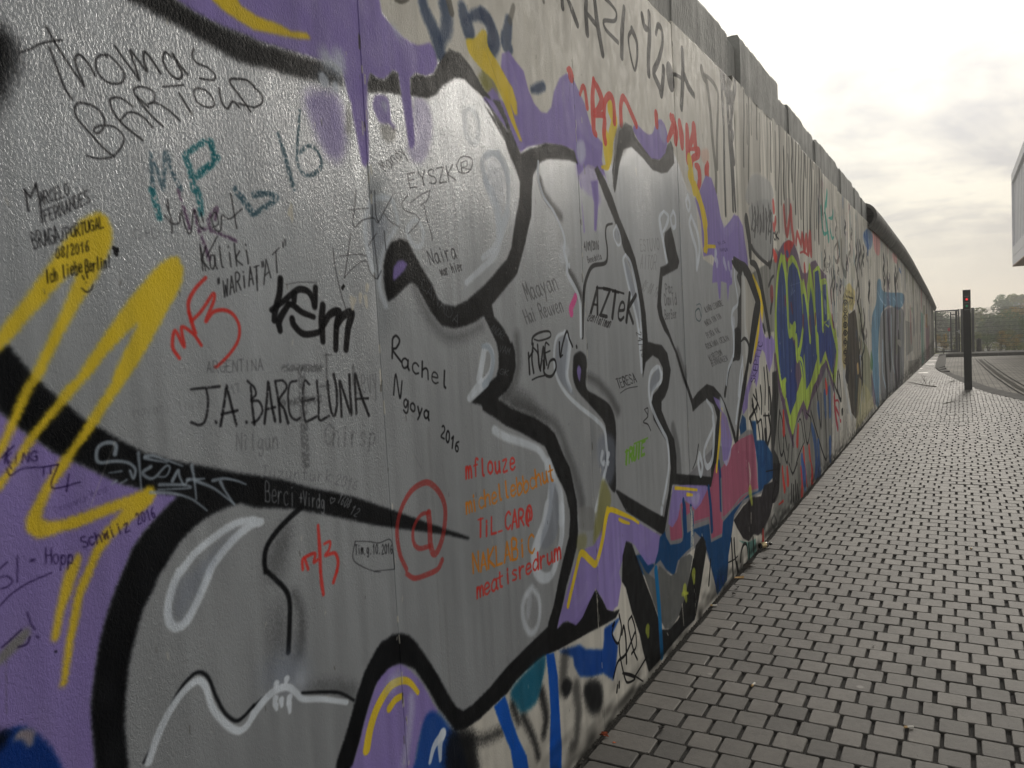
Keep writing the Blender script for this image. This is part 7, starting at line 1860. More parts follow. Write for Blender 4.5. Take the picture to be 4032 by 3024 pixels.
vor = nt.nodes.new('ShaderNodeTexVoronoi'); vor.inputs['Scale'].default_value = 3.2; nt.links.new(geo.outputs['Position'], vor.inputs['Vector'])
g4 = mix(nt, ramp(nt, vor.outputs['Distance'], [(.035, .5), (.06, 0.0)]), g3, (.30, .29, .27))
nE = noise(nt, geo.outputs['Position'], 9, 6, .75)
g5 = mix(nt, ramp(nt, nE, [(.60, 0.0), (.72, .55)]), g4, (.055, .05, .045))
nt.links.new(g5, p.inputs['Base Color']); p.inputs['Roughness'].default_value = .60; p.inputs['Specular IOR Level'].default_value = .36
bn = nt.nodes.new('ShaderNodeBump'); bn.inputs['Distance'].default_value = .0016; nt.links.new(mth(nt, 'ADD', nA, nC), bn.inputs['Height']); nt.links.new(bn.outputs[0], p.inputs['Normal'])
# ---------------------------------------------------------------- ground
def strip_sheet(name, xs, ys, zf, mat, kind='structure', parent=None):
    V = [(x, y, zf(x, y)) for y in ys for x in xs]; n = len(xs)
    F = [(j*n+i, j*n+i+1, (j+1)*n+i+1, (j+1)*n+i) for j in range(len(ys)-1) for i in range(n-1)]
    return link(name, mesh_np(name, V, F, True), parent, mat, kind=kind)
earth = material('earth', (.10, .10, .07), .95, var=.4, scale=.6)
def far_z(x, y):
    a = ground_z(min(y, 45.0))-.06
    if y > 45: a -= (min(y, 120)-45)*.045
    if y > 150: a += (y-150)*.05
    if x < -1: a -= .05
    return a
strip_sheet('ground', [-148, -60, -12, -1, -.2, 3, 8, 20, 60, 148], [-38, -8, 0, 8, 13.9, 20, 30, 44, 47, 55, 70, 95, 130, 180, 230], far_z, earth)
bedz = lambda x, y: ground_z(y)-.0105
bed = strip_sheet('joint_bed', [-.06, 0, 2, 5, 9], [-8, 0, 6, 13.9, 20, 30, 45.2], bedz, gravel_m)
pavement = link('pavement', mesh_np('pavement', [(-.05, -8, -.045), (9, -8, -.045), (9, 13.9, -.045), (-.05, 13.9, -.045)], [(0, 1, 2, 3)]), None, gravel_m, kind='structure')
def kerb_x(y, outer):   # flush concrete strip that curves away from the wall
    pin = [(10, 3.0), (11.5, 2.55), (13.9, 2.02), (15.7, 1.62), (17, 1.45), (19, 1.23), (21, 1.02), (23.1, .83), (25, .62), (27.2, .47), (33, .36), (39, .30), (43.4, .24)]
    pout = [(10, 3.6), (11.5, 3.0), (13.9, 2.42), (15.7, 1.98), (17, 1.74), (19, 1.50), (21.3, 1.26), (23.1, 1.02), (25.4, .80), (27.2, .74), (33, .67), (39, .60), (43.4, .55)]
    t = pout if outer else pin
    return float(np.interp(y, [a for a, b in t], [b for a, b in t]))
rng = random.Random(5)
def stone_verts(cx, cy, lx, ly, z, rs, slope=0):
    hx, hy = lx/2, ly/2; ch = .0026; c = .006
    def ring(e, zz):
        a, b = hx-e, hy-e; k = max(c-e*.4, .002)
        return [(-a+k, -b), (a-k, -b), (a, -b+k), (a, b-k), (a-k, b), (-a+k, b), (-a, b-k), (-a, -b+k)]
    ca, sa = math.cos(rs.gauss(0, .006)), math.sin(rs.gauss(0, .006)); tx, ty = rs.gauss(0, .007), rs.gauss(0, .007)+slope
    out = []
    for e, dz in ((0, -.03), (0, -ch), (ch, 0)):
        for (x, y) in ring(e, dz):
            jx, jy = (rs.gauss(0, .0005), rs.gauss(0, .0005))
            out.append((cx+x*ca-y*sa+jx, cy+x*sa+y*ca+jy, z+dz+(x*tx+y*ty if dz > -.02 else 0)))
    return out
SF = [tuple(range(16, 24))]+[(8*r+i, 8*r+(i+1) % 8, 8*(r+1)+(i+1) % 8, 8*(r+1)+i) for r in (0, 1) for i in range(8)]
def visible_key(x, y):
    v = Vector((x, y, 0))-Vector(CAM); l = cam.matrix_world.to_3x3().inverted() @ v
    if l.z > -.1: return 1e9
    u, q = l.x/-l.z, l.y/-l.z
    if abs(u) > .66 or q < -.5 or q > .5: return 1e9
    return v.length
stones = []
ROW, COL = .1153, .1145
y = -7.9; j = 0
while y < 44.8:
    far = y > 13.80
    xmax = 6.0 if y < 10 else kerb_x(y, False)
    if far and y < 13.9: y = 13.9; continue
    x = .017+rng.uniform(0, .007); first = True
    z = ground_z(y+ROW/2)
    while x < xmax-.03:
        l = COL*(1 if (j % 2 == 0 or not first) else 1.5)
        if first and rng.random() < .12: l = COL*1.75
        l *= 1+rng.gauss(0, .012)
        gap = abs(rng.gauss(.0112, .0032))+.002
        lx = min(l, xmax-x)-gap
        if lx > .03: stones.append((x+lx/2+gap/2, y+ROW/2+rng.gauss(0, .0009), lx, ROW-.0040-abs(rng.gauss(0, .0009)), z+rng.gauss(0, .0011), rng.betavariate(3, 3)))
        x += l; first = False
    y += ROW; j += 1
order = sorted(range(len(stones)), key=lambda i: visible_key(stones[i][0], stones[i][1]))
near = set(order[:300])
PV = []
for i in range(16):
    me = mesh_np('paver', stone_verts(0, 0, 1, 1, 0, rng) if 0 else [(vx, vy, vz) for vx, vy, vz in stone_verts(0, 0, .104, .110, 0, rng)], SF)
    a = me.attributes.new('tone', 'FLOAT', 'FACE'); a.data.foreach_set('value', [((i*7) % 16)/16*.7+.15]*len(SF)); me.materials.append(pm); PV.append(me)
for n_, i in enumerate(sorted(near)):
    s = stones[i]; o = bpy.data.objects.new('paver', PV[rng.randrange(16)]); C.objects.link(o); o.parent = pavement
    o.location = (s[0], s[1], s[4]); o.scale = (s[2]/.104, s[3]/.110, 1)
V = []; F = []; T = []
for i, s in enumerate(stones):
    if i in near: continue
    b0 = len(V); V += stone_verts(s[0], s[1], s[2], s[3], s[4], rng, -.022 if s[1] > 13.9 else 0); F += [tuple(b0+k for k in f) for f in SF]; T += [s[5]]*len(SF)
me = mesh_np('paver_field', V, F); a = me.attributes.new('tone', 'FLOAT', 'FACE'); a.data.foreach_set('value', T)
link('paver_field', me, pavement, pm, kind='stuff')
# driveway beyond the kerb: smaller bricks laid the other way
dm = bpy.data.materials.new('driveway_brick'); dm.use_nodes = True; nt = dm.node_tree; p = nt.nodes['Principled BSDF']
geo = nt.nodes.new('ShaderNodeNewGeometry'); mp = nt.nodes.new('ShaderNodeMapping'); nt.links.new(geo.outputs['Position'], mp.inputs[0]); mp.inputs['Rotation'].default_value = (0, 0, R(90))
bk = nt.nodes.new('ShaderNodeTexBrick'); nt.links.new(mp.outputs[0], bk.inputs['Vector']); bk.inputs['Scale'].default_value = 1; bk.inputs['Brick Width'].default_value = .2; bk.inputs['Row Height'].default_value = .1; bk.inputs['Mortar Size'].default_value = .006
bk.inputs['Color1'].default_value = (.20, .185, .155, 1); bk.inputs['Color2'].default_value = (.15, .14, .118, 1); bk.inputs['Mortar'].default_value = (.05, .045, .04, 1)
nD = noise(nt, geo.outputs['Position'], 1.1, 6, .65)
nt.links.new(mix(nt, 1, bk.outputs[0], ramp(nt, nD, [(.35, .62), (.62, 1.25)]), 'MULTIPLY'), p.inputs['Base Color']); p.inputs['Roughness'].default_value = .8; p.inputs['Specular IOR Level'].default_value = .3
bn = nt.nodes.new('ShaderNodeBump'); bn.inputs['Distance'].default_value = .003; nt.links.new(bk.outputs[1], bn.inputs['Height']); bn.invert = True; nt.links.new(bn.outputs[0], p.inputs['Normal'])
ys = [10.5, 11.5, 12.5, 13.9, 15, 16, 17, 18, 19, 20, 21.3, 22.2, 23.1, 24.2, 25.4, 26.3, 27.2, 30, 33, 36, 39]
V = []
for yy in ys: V += [(kerb_x(yy, True)+.001, yy, ground_z(yy)-.001), (14, yy, ground_z(yy)-.001)]
link('driveway', mesh_np('driveway', V, [(2*i, 2*i+1, 2*i+3, 2*i+2) for i in range(len(ys)-1)]), None, dm, kind='structure')
# flush kerb, cast in lengths
k_root = tag(bpy.data.objects.new('kerb', None), None, None, None, 'structure'); C.objects.link(k_root)
ks = [10, 11, 12, 13, 13.9, 14.8, 15.7, 16.6, 17.5, 18.4, 19.3, 20.3, 21.3, 22.2, 23.1, 24.2, 25.3, 26.2, 27.2, 28.5, 30, 31.5, 33, 34.5, 36, 37.5, 39]
for a_, b_ in zip(ks, ks[1:]):
    up = .004 if a_ < 24 else .10*min(1, (a_-23)/3)
    g = .006; V = []
    for yy in (a_+g, b_-g):
        x0, x1 = kerb_x(yy, False)+.004, kerb_x(yy, True); z = ground_z(yy)
        V += [(x0, yy, z-.08), (x1, yy, z-.08), (x1, yy, z+up-.004), (x1-.012, yy, z+up), (x0+.01, yy, z+.004+up*.0 if a_ < 24 else z+.004+up*.3), (x0, yy, z)]
    F = [(i, (i+1) % 6, 6+(i+1) % 6, 6+i) for i in range(6)]+[(5, 4, 3, 2, 1, 0), (6, 7, 8, 9, 10, 11)]
    me = mesh_np('kerb_stone', V, F); bmm = bmesh.new(); bmm.from_mesh(me); bmesh.ops.recalc_face_normals(bmm, faces=bmm.faces[:]); bmm.to_mesh(me); bmm.free()
    link('kerb_stone', me, k_root, kerb_m)
# raised kerb and strip in front of the fence
kr = tag(bpy.data.objects.new('fence_kerb', None), None, None, None, 'structure'); C.objects.link(kr)
x = .60
while x < 14:
    zb = ground_z(38.6)
    B().box(x+.004, x+.996, 38.6, 38.78, zb-.1, zb+.14, .012).build('kerb_stone', kerb_m, kr); x += 1.0
fp = strip_sheet('fence_footpath', [.62, 3, 8, 14], [38.78, 41, 45.0], lambda x, y: ground_z(y)+.10*(1 if y < 42 else .6), kerb_m)
# pale strips across the path
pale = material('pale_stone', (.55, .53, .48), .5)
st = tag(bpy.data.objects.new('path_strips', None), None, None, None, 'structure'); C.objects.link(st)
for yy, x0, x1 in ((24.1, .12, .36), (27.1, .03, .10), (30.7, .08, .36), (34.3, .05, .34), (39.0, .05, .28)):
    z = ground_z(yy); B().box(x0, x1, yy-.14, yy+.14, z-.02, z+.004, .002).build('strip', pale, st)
# slot drain
dr = tag(bpy.data.objects.new('slot_drain', None), None, None, None, 'structure'); C.objects.link(dr)
da = [(10.5, 2.75), (12.5, 2.36), (14.84, 2.15), (17, 2.05), (19.2, 1.98), (22, 1.90), (26, 1.83), (30, 1.76), (34.4, 1.70)]
rust = material('drain_rail', (.022, .020, .018), .95, spec=.1)
for off, hw, mt, nm in ((0, .018, rust, 'drain_rail'), (.13, .055, material('drain_gutter', (.075, .07, .06), .95, spec=.1), 'gutter'), (.27, .018, rust, 'drain_rail')):
    V = []
    for yy, xx in da:
        z = ground_z(yy)+.003+(.003 if hw < .03 else 0); V += [(xx+off-hw, yy, z), (xx+off+hw, yy, z)]
    link(nm, mesh_np(nm, V, [(2*i, 2*i+1, 2*i+3, 2*i+2) for i in range(len(da)-1)]), dr, mt)
# grit lying in the gap along the wall
rs = np.random.RandomState(9); V = []; F = []
def pebble(c, r, V, F):
    b0 = len(V); d = [(1, 0, 0), (-1, 0, 0), (0, 1, 0), (0, -1, 0), (0, 0, 1), (0, 0, -1)]
    for v in d: V.append((c[0]+v[0]*r*rs.uniform(.7, 1.3), c[1]+v[1]*r*rs.uniform(.7, 1.3), c[2]+v[2]*r*rs.uniform(.5, .9)))
    for f in ((0, 2, 4), (2, 1, 4), (1, 3, 4), (3, 0, 4), (2, 0, 5), (1, 2, 5), (3, 1, 5), (0, 3, 5)): F.append(tuple(b0+i for i in f))
for _ in range(9500):
    yy = rs.uniform(.2, 14) if rs.rand() < .85 else rs.uniform(-2, .2); xx = abs(rs.normal(.006, .009))+.0015
    r = rs.uniform(.0012, .0042)*(1.5 if rs.rand() < .06 else 1); pebble((xx, yy, -.004+r*.5), r, V, F)
for _ in range(1500):
    yy = rs.uniform(.6, 9); xx = rs.uniform(.02, 1.9); pebble((xx, yy, .0008), rs.uniform(.0006, .0016), V, F)
grit = material('grit', (.06, .055, .048), .9, var=.7, scale=180)
tag(link('grit', mesh_np('grit', V, F), None, grit), 'dark grit and crumbs lying along the foot of the wall', 'grit', kind='stuff')
# ---------------------------------------------------------------- the wall
wall = empty('concrete_wall', (0, 0, 0), 'long tall concrete wall covered in graffiti running beside the paved path', 'wall')
wr = random.Random(11)
def top_at(y):
    t = [(-4, 3.04), (2.3, 3.03), (3.3, 3.06), (5, 3.08), (6.2, 3.06), (7.6, 3.02), (9.7, 2.98), (12.4, 2.95), (16, 2.9), (20, 2.82), (24, 2.7), (30, 2.5), (36, 2.15), (44, 1.7)]
    return float(np.interp(y, [a for a, b in t], [b for a, b in t]))
def canvas_of(y): return 0 if y < 3.6 else 1 if y < 10.8 else 2
for k in range(-3, 37):
    g_ = .0003 if k < 5 else .004 if k < 10 else .007; y0, y1 = 1.2*k+g_, 1.2*(k+1)-g_
    ci = canvas_of((y0+y1)/2); c = CANV[ci]; top = top_at((y0+y1)/2)+wr.uniform(-.008, .008); zb = ground_z(y1)-.25
    off = wr.uniform(-.0006, .0005) if k != 2 else .0012
    nz, ny = (34, 14) if ci < 2 else (8, 3)
    ys_ = [y0]+[y0+.0016+(y1-y0-.0032)*i/ny for i in range(ny+1)]+[y1]; zs_ = [zb+(top-zb-.004)*i/nz for i in range(nz+1)]+[top]
    V = []; n = len(ys_)
    for zi, z in enumerate(zs_):
        for yi, yy in enumerate(ys_):
            e = (.0012 if k < 5 else .003) if yi in (0, n-1) else 0
            e = max(e, .003 if zi == len(zs_)-1 else 0)
            wob = .0006*math.sin(yy*5.1+z*3.3+k)+.0006*math.sin(z*6.1+yy*2.3)
            zj = z+(wr.uniform(-.012, .006) if (zi == len(zs_)-1 and ci < 2) else 0)
            V.append((off-e+wob*(0 if e else 1), yy, zj))
    F = [(j*n+i, j*n+i+1, (j+1)*n+i+1, (j+1)*n+i) for j in range(len(zs_)-1) for i in range(n-1)]
    nf = len(F); m0 = len(V); bx = -.14; m = len(zs_)
    V += [(bx, y0, zb), (bx, y1, zb), (bx, y1, top), (bx, y0, top)]
    F += [tuple([(m-1)*n+i for i in range(n)]+[m0+2, m0+3]), (m0, m0+3, m0+2, m0+1), tuple([j*n for j in range(m)]+[m0+3, m0]), tuple([j*n+n-1 for j in range(m-1, -1, -1)]+[m0+1, m0+2])]
    me = mesh_np('wall_panel', V, F); uv = me.uv_layers.new(name='UVMap')
    co = np.array(V)[:, 1:]; li = np.empty(len(me.loops), int); me.loops.foreach_get('vertex_index', li)
    U = (co[li]-[c.y0, c.z0])/[c.y1-c.y0, c.z1-c.z0]; uv.data.foreach_set('uv', U.astype(np.float32).ravel())
    o = link('wall_panel', me, wall, MW[ci]); me.materials.append(side)
    mi = [0]*nf+[0, 1, 0, 0]; me.polygons.foreach_set('material_index', mi)
    me.polygons.foreach_set('use_smooth', [True]*nf+[False]*4); me.set_sharp_from_angle(angle=R(20))
# unpainted stubs above the paint where the round coping is missing
caps = [(-3.6, -2.2, 3.33, -.008), (-2.2, -.9, 3.36, -.004), (-.9, .3, 3.34, -.009), (.3, 1.45, 3.36, -.006), (1.45, 2.42, 3.35, -.009), (2.42, 3.52, 3.335, -.005), (3.52, 3.80, 3.34, -.028), (3.80, 5.03, 3.395, .004), (5.03, 5.55, 3.325, -.024), (5.55, 6.2, 3.345, -.012), (6.2, 6.9, 3.34, -.022), (6.9, 8.45, 3.325, -.005), (8.45, 8.8, 3.32, -.024), (8.8, 9.9, 3.305, -.005), (9.9, 10.25, 3.295, -.022), (10.25, 10.8, 3.29, -.012), (10.8, 11.15, 3.275, -.022), (11.15, 11.72, 3.25, -.006)]
for (y0, y1, tz, off) in caps:
    ny = max(3, int((y1-y0)/.07)); V = []; z0 = top_at((y0+y1)/2)-.03
    cols = []
    for i in range(ny+1):
        yy = y0+.005+(y1-y0-.01)*i/ny; t = tz+wr.uniform(-.012, .008)-(.035 if i in (0, ny) and wr.random() < .5 else 0)
        fx = off+wr.uniform(-.002, .002)
        cols.append([(fx-.004, yy, z0), (fx, yy, z0+.12), (fx, yy, t-.03), (fx-.012, yy, t-.004), (fx-.05, yy, t+wr.uniform(-.004, .004)), (-.13, yy, t-.01), (-.13, yy, z0)])
    m = 7
    for q in cols: V += q
    F = [(i*m+a, (i+1)*m+a, (i+1)*m+a+1, i*m+a+1) for i in range(ny) for a in range(m-1)]+[tuple(range(m-1, -1, -1)), tuple(ny*m+a for a in range(m))]
    me = mesh_np('cap_block', V, F); bmm = bmesh.new(); bmm.from_mesh(me); bmesh.ops.recalc_face_normals(bmm, faces=bmm.faces[:]); bmm.to_mesh(me); bmm.free()
    link('cap_block', me, wall, raw)
# round coping pipe from there on, in cast lengths
def pipe_z(y): return float(np.interp(y, [11.6, 13.2, 18.8, 22, 27, 34, 41, 44.2], [3.04, 3.05, 2.97, 2.87, 2.64, 2.31, 1.92, 1.72]))
y = 11.72
while y < 44.1:
    ye = min(y+2.4, 44.3); pr, th = .205, .045; V = []
    seg = 5; n = 18
    for s_ in range(seg+1):
        yy = y+.006+(ye-y-.012)*s_/seg; z = pipe_z(yy)
        for rr in (pr, pr-th):
            for a in range(n+1):
                an = R(-62)+R(304)*a/n; V.append((-.065+math.cos(an)*rr, yy, z+math.sin(an)*rr))
    m = n+1; F = []
    for s_ in range(seg):
        b0, b1_ = s_*2*m, (s_+1)*2*m
        for a in range(n): F += [(b0+a, b0+a+1, b1_+a+1, b1_+a), (b0+m+a+1, b0+m+a, b1_+m+a, b1_+m+a+1)]
        F += [(b0+m, b0, b1_, b1_+m), (b0+n, b0+m+n, b1_+m+n, b1_+n)]
    for b0, fl in ((0, 1), (seg*2*m, 0)):
        for a in range(n): q = (b0+a, b0+a+1, b0+m+a+1, b0+m+a); F.append(q if not fl else q[::-1])
    me = mesh_np('coping_pipe', V, F, True); me.set_sharp_from_angle(angle=R(40)) if hasattr(me, 'set_sharp_from_angle') else None
    link('coping_pipe', me, wall, pipe_m); y = ye
# ---------------------------------------------------------------- signal post
PX, PY = 1.32, 16.56; pz = ground_z(PY)
sp_ = empty('signal_post', (PX, PY, pz), 'black square post with a small red and a green signal light near its top', 'signal post')
B().box(-.068, .068, -.06, .06, -.02, 1.985, .004).build('column', black_m, sp_)
for z in (1.858, 1.730, 1.592): B().box(-.044, .044, -.0632, -.0602, z-.0025, z+.0025).build('groove_line', material('thin_bright_line', (.35, .35, .36), .3, metal=.6), sp_)
def lamp(z, col, e, nm):
    m_ = material(nm+'_lens', col, .25, emit=(col, e))
    hb = B().lathe([(.034, 0), (.034, .006), (.029, .009)], 24, Matrix.Translation((0, -.0600, z)) @ Matrix.Rotation(R(90), 4, 'X')).build('lamp_housing', black_m, sp_)
    l = B()
    for a in range(8):
        an = a*math.pi/4; c_, s_ = math.cos(an), math.sin(an)
        l.tube([(0, -.0695, z), (c_*.024, -.0695, z+s_*.024)], [.0055, .0022], 6)
    l.lathe([(.0095, 0), (.0095, .004), (.005, .006)], 12, Matrix.Translation((0, -.0700, z)) @ Matrix.Rotation(R(90), 4, 'X'))
    o = l.build('lens', m_, hb); return hb
a1 = lamp(1.797, (1, .03, .04), 1.0, 'red'); a1['label'] = 'red star shaped signal light, lit'
a2 = lamp(1.664, (.0, .30, .12), .3, 'green'); a2['label'] = 'green signal light, dim'
# ---------------------------------------------------------------- gate and fence
FY = 44.0; fz = -.655
gate = empty('metal_gate', (0, FY, fz), 'dark steel mesh gate between square posts at the far end of the path', 'gate')
def gpost(x0, x1, h): B().box(x0, x1, -.05, .05, -.05, h, .006).build('post', green_m, gate)
gpost(-.11, -.01, 2.25); gpost(1.19, 1.36, 2.24); gpost(1.66, 1.79, 2.27)
lf = B(); lf.box(.05, .12, -.025, .025, .08, 2.22); lf.box(1.08, 1.16, -.025, .025, .08, 2.24); lf.box(.12, 1.08, -.025, .025, 2.15, 2.22); lf.box(.12, 1.08, -.025, .025, .08, .15); lf.build('leaf_frame', green_m, gate)
B().box(1.37, 1.65, -.02, .02, .05, 2.1).build('side_panel', green_m, gate)
for i in range(18):
    x = .145+i*.0535; B().tube([(x, 0, .15), (x, 0, 2.16)], .010, 5).build('mesh_wire', green_m, gate)
for i in range(11):
    z = .2+i*.19; B().tube([(.12, -.006, z), (1.08, -.006, z)], .010, 5).build('mesh_wire', green_m, gate)
hd = B(); hd.box(1.10, 1.14, -.036, -.026, 1.02, 1.2, .003); hd.tube([(1.12, -.03, 1.12), (1.12, -.09, 1.12), (1.0, -.09, 1.12)], .011, 8); hd.build('handle', steel, gate)
g2 = empty('inner_gate', (0, 46.2, -.70), 'second narrow mesh gate standing open behind the first, seen through its bars', 'gate')
B().box(.70, .78, .3, .38, -.05, 2.16, .005).build('post', green_m, g2); B().box(.95, 1.06, -.05, .05, -.05, 2.2, .005).build('post', green_m, g2)
q = B(); q.box(.78, .95, .1, .14, 2.0, 2.06); q.box(.78, .95, .1, .14, .1, .16)
for i in range(5): q.tube([(.80+i*.033, .12, .16), (.80+i*.033, .12, 2.0)], .004, 5)
q.build('leaf', green_m, g2)
fence = empty('mesh_fence', (1.79, FY, fz), 'tall grey green wire mesh fence running right from the gate', 'fence')
fx = 0.0
wire_m = material('fence_wire', (.028, .034, .032), .6)
for pnl in range(5):
    q = B(); x0 = pnl*2.51
    for i in range(50): q.tube([(x0+.03+i*.05, 0, .03), (x0+.03+i*.05, 0, 2.19+.05)], .010, 4, False)
    for i in range(11):
        for dy in (-.008, .008): q.tube([(x0+.02, dy, .06+i*.205), (x0+2.49, dy, .06+i*.205)], .010, 4, False)
    o = q.build('mesh_panel', wire_m, fence)
    if pnl: B().box(x0-.03, x0+.03, .02, .08, -.1, 2.26, .004).build('post', green_m, fence)
# ---------------------------------------------------------------- building on the right
bld = empty('cantilevered_building', (3.72, 50, -.8), 'pale grey building with vertical fins overhanging the fence at the right', 'building')
white_m = material('pale_cladding', srgb(246, 246, 252), .5, var=.03, scale=2)
fin_m = material('fin_metal', srgb(240, 240, 246), .5, var=.05)
dark_m = material('recess', srgb(165, 167, 178), .6)
soff = material('soffit', srgb(205, 170, 150), .7)
Z0, Z1 = 4.55, 9.55
B().box(.14, 9, -22, -.14, Z0+.05, Z1-.02).build('core_wall', dark_m, bld)
B().box(0, 9, -22, 0, Z0+.0, Z0+.045).build('soffit', soff, bld)
B().box(0, .16, -22, 0, Z0+.05, Z0+.50, .006).build('cladding_band', white_m, bld)
B().box(0, .16, -22, 0, Z0+.52, Z0+1.02, .006).build('cladding_band', white_m, bld)
B().box(0, .16, -22, 0, Z1-.48, Z1, .006).build('parapet', white_m, bld)
B().box(0, .16, -.38, 0, Z0+1.03, Z1-.49, .004).build('corner_panel', white_m, bld)
B().box(.165, 9, -.13, 0, Z0+.05, Z1, .006).build('end_wall', white_m, bld)
i = 0
fin = None
while i < 18:
    yy = -.85-i*1.15
    if fin is None: fin = B().box(.118, .142, -.36, .36, Z0+1.04, Z1-.50).build('fin', fin_m, bld); fin.location = (0, yy, 0)
    else: o = fin.copy(); C.objects.link(o); o.parent = bld; o.location = (0, yy, 0)
    i += 1
B().box(5, 8.6, -20, -2, -.2, Z0-.002).build('ground_floor', dark_m, bld)
# ---------------------------------------------------------------- trees, shrubs
def leaf_mat(name, c1, c2):
    m = bpy.data.materials.new(name); m.use_nodes = True; nt = m.node_tree; p = nt.nodes['Principled BSDF']
    at = nt.nodes.new('ShaderNodeAttribute'); at.attribute_name = 'tone'
    n = noise(nt, None, 1.3, 3)
    nt.links.new(mix(nt, mth(nt, 'ADD', mth(nt, 'MULTIPLY', at.outputs['Fac'], .7), mth(nt, 'MULTIPLY', n, .3)), tuple(v*1.5 for v in c1), tuple(v*1.7 for v in c2)), p.inputs['Base Color']); p.inputs['Roughness'].default_value = .65
    tr = nt.nodes.new('ShaderNodeBsdfTranslucent'); nt.links.new(p.inputs['Base Color'].links[0].from_socket, tr.inputs[0]); mx = nt.nodes.new('ShaderNodeMixShader'); mx.inputs[0].default_value = .5
    nt.links.new(p.outputs[0], mx.inputs[1]); nt.links.new(tr.outputs[0], mx.inputs[2]); nt.links.new(mx.outputs[0], nt.nodes['Material Output'].inputs[0])
    return m
bark = material('bark', (.07, .055, .04), .95, bump=.01, bscale=20)
def leaves(seed, clumps, n, size, flat=1.0):
    r = np.random.RandomState(seed); V = []; F = []; T = []
    for _ in range(n):
        c = clumps[r.randint(len(clumps))]; d = r.normal(size=3); d /= np.linalg.norm(d); rad = r.uniform(.55, 1.0)**.5
        p = np.array(c[:3])+d*rad*np.array([c[3], c[3], c[4]]); nrm = d+r.normal(size=3)*.7; nrm /= np.linalg.norm(nrm)
        a = np.cross(nrm, [0.1, .2, 1]); a /= np.linalg.norm(a); b = np.cross(nrm, a); s = size*r.uniform(.6, 1.3)
        i0 = len(V); V += [p-a*s*.5, p+b*s*.32, p+a*s*.5, p-b*s*.32]; F.append((i0, i0+1, i0+2, i0+3)); T.append(float(np.clip(.5+c[5]+r.normal()*.18, 0, 1)))
    me = mesh_np('crown', V, F); a = me.attributes.new('tone', 'FLOAT', 'FACE'); a.data.foreach_set('value', T); return me
GREEN = leaf_mat('leaf_green', (.035, .062, .025), (.105, .150, .055))
AUT = leaf_mat('leaf_autumn', (.11, .10, .03), (.30, .20, .05))
MIX = leaf_mat('leaf_mixed', (.06, .085, .028), (.20, .20, .06))
def tree(loc, h, wd, mat, label, seed, group='trees beyond the fence', n=2600, leaf=.30, name='broadleaf_tree'):
    r = random.Random(seed); t = empty(name, loc, label, 'tree', group)
    q = B(); q.tube([(0, 0, -.3), (r.uniform(-.1, .1), 0, h*.25), (r.uniform(-.2, .2), r.uniform(-.2, .2), h*.55)], [h*.028, h*.02, h*.012], 8)
    cl = []
    for i in range(16):
        a = r.uniform(0, 6.28); hh = r.uniform(.32, .92)*h; rr = wd*.5*math.sin(min(1, (1.08-hh/h)*1.7+.12)*1.45)*r.uniform(.35, .8)
        c = (math.cos(a)*rr, math.sin(a)*rr, hh); s = wd*r.uniform(.13, .22); cl.append((*c, s, s*.8, r.uniform(-.28, .28)))
        q.tube([(0, 0, h*r.uniform(.2, .4)), (c[0]*.5, c[1]*.5, hh*.75), c], [h*.010, h*.006, h*.003], 5)
    q.build('trunk', bark, t); link('crown', leaves(seed, cl, n, leaf), t, mat)
    return t
def fz_(x, y): return far_z(x, y)
for i, (x, y, top, wd, mt, lb) in enumerate([
    (6.6, 128, 3.3, 4.6, GREEN, 'tall round green tree rising above the fence line at right'),
    (8.2, 131, 3.5, 3.6, MIX, 'green and yellow tree just behind the small pale house'),
    (10.6, 128, 3.0, 5.5, AUT, 'golden autumn tree at the right edge beyond the fence'),
    (6.6, 96, 1.1, 5.0, AUT, 'broad ochre tree beyond the fence, right of the signal post'),
    (3.2, 98, .9, 4.2, MIX, 'low olive tree just right of the signal post'),
    (9.6, 97, 1.7, 5.5, MIX, 'yellow green tree at right below the house'),
    (4.3, 84, .35, 5.0, GREEN, 'dark blue green tree in the middle behind the fence mesh'),
    (7.8, 86, .4, 5.2, GREEN, 'dark green tree at right behind the fence mesh'),
    (-1.2, 100, 1.5, 3.4, GREEN, 'hazy green tree seen through the gate, left side'),
    (1.4, 112, 1.0, 4.0, MIX, 'pale hazy tree seen through the gate, right side'),
    (13.5, 104, 2.6, 6.0, GREEN, 'green tree far right beyond the fence'),
    (-5.0, 108, 1.2, 5.0, GREEN, 'green tree hidden mostly behind the wall end')]):
    z = fz_(x, y); tree((x, y, z), top-z+(.45 if x > 2.5 else -.15), wd*1.08, mt, lb, 100+i)
wood = []
r = random.Random(77)
for i in range(60): wood.append((r.uniform(-60, 70), r.uniform(150, 190), r.uniform(-5.5, -1.5), r.uniform(3, 5), r.uniform(2, 2.6), r.uniform(-.3, .3)))
tag(link('wooded_bank', leaves(500, wood, 14000, .9), None, MIX), 'distant wooded river bank fading into haze', 'wood', kind='stuff')
def shrub(loc, h, wd, mat, label, seed, n=900, leaf=.05, group='shrubs behind the fence'):
    r = random.Random(seed); t = empty('shrub', loc, label, 'shrub', group); q = B(); cl = []
    for i in range(9):
        a = r.uniform(0, 6.28); c = (math.cos(a)*wd*r.uniform(.05, .4), math.sin(a)*wd*.3*r.uniform(.2, 1), h*r.uniform(.3, .88)); cl.append((*c, wd*r.uniform(.12, .2), h*r.uniform(.1, .18), r.uniform(-.3, .3)))
        q.tube([(0, 0, 0), (c[0]*.4, c[1]*.4, c[2]*.6), c], [.012, .008, .004], 5)
    q.build('stem', bark, t); link('foliage', leaves(seed, cl, n, leaf), t, mat)
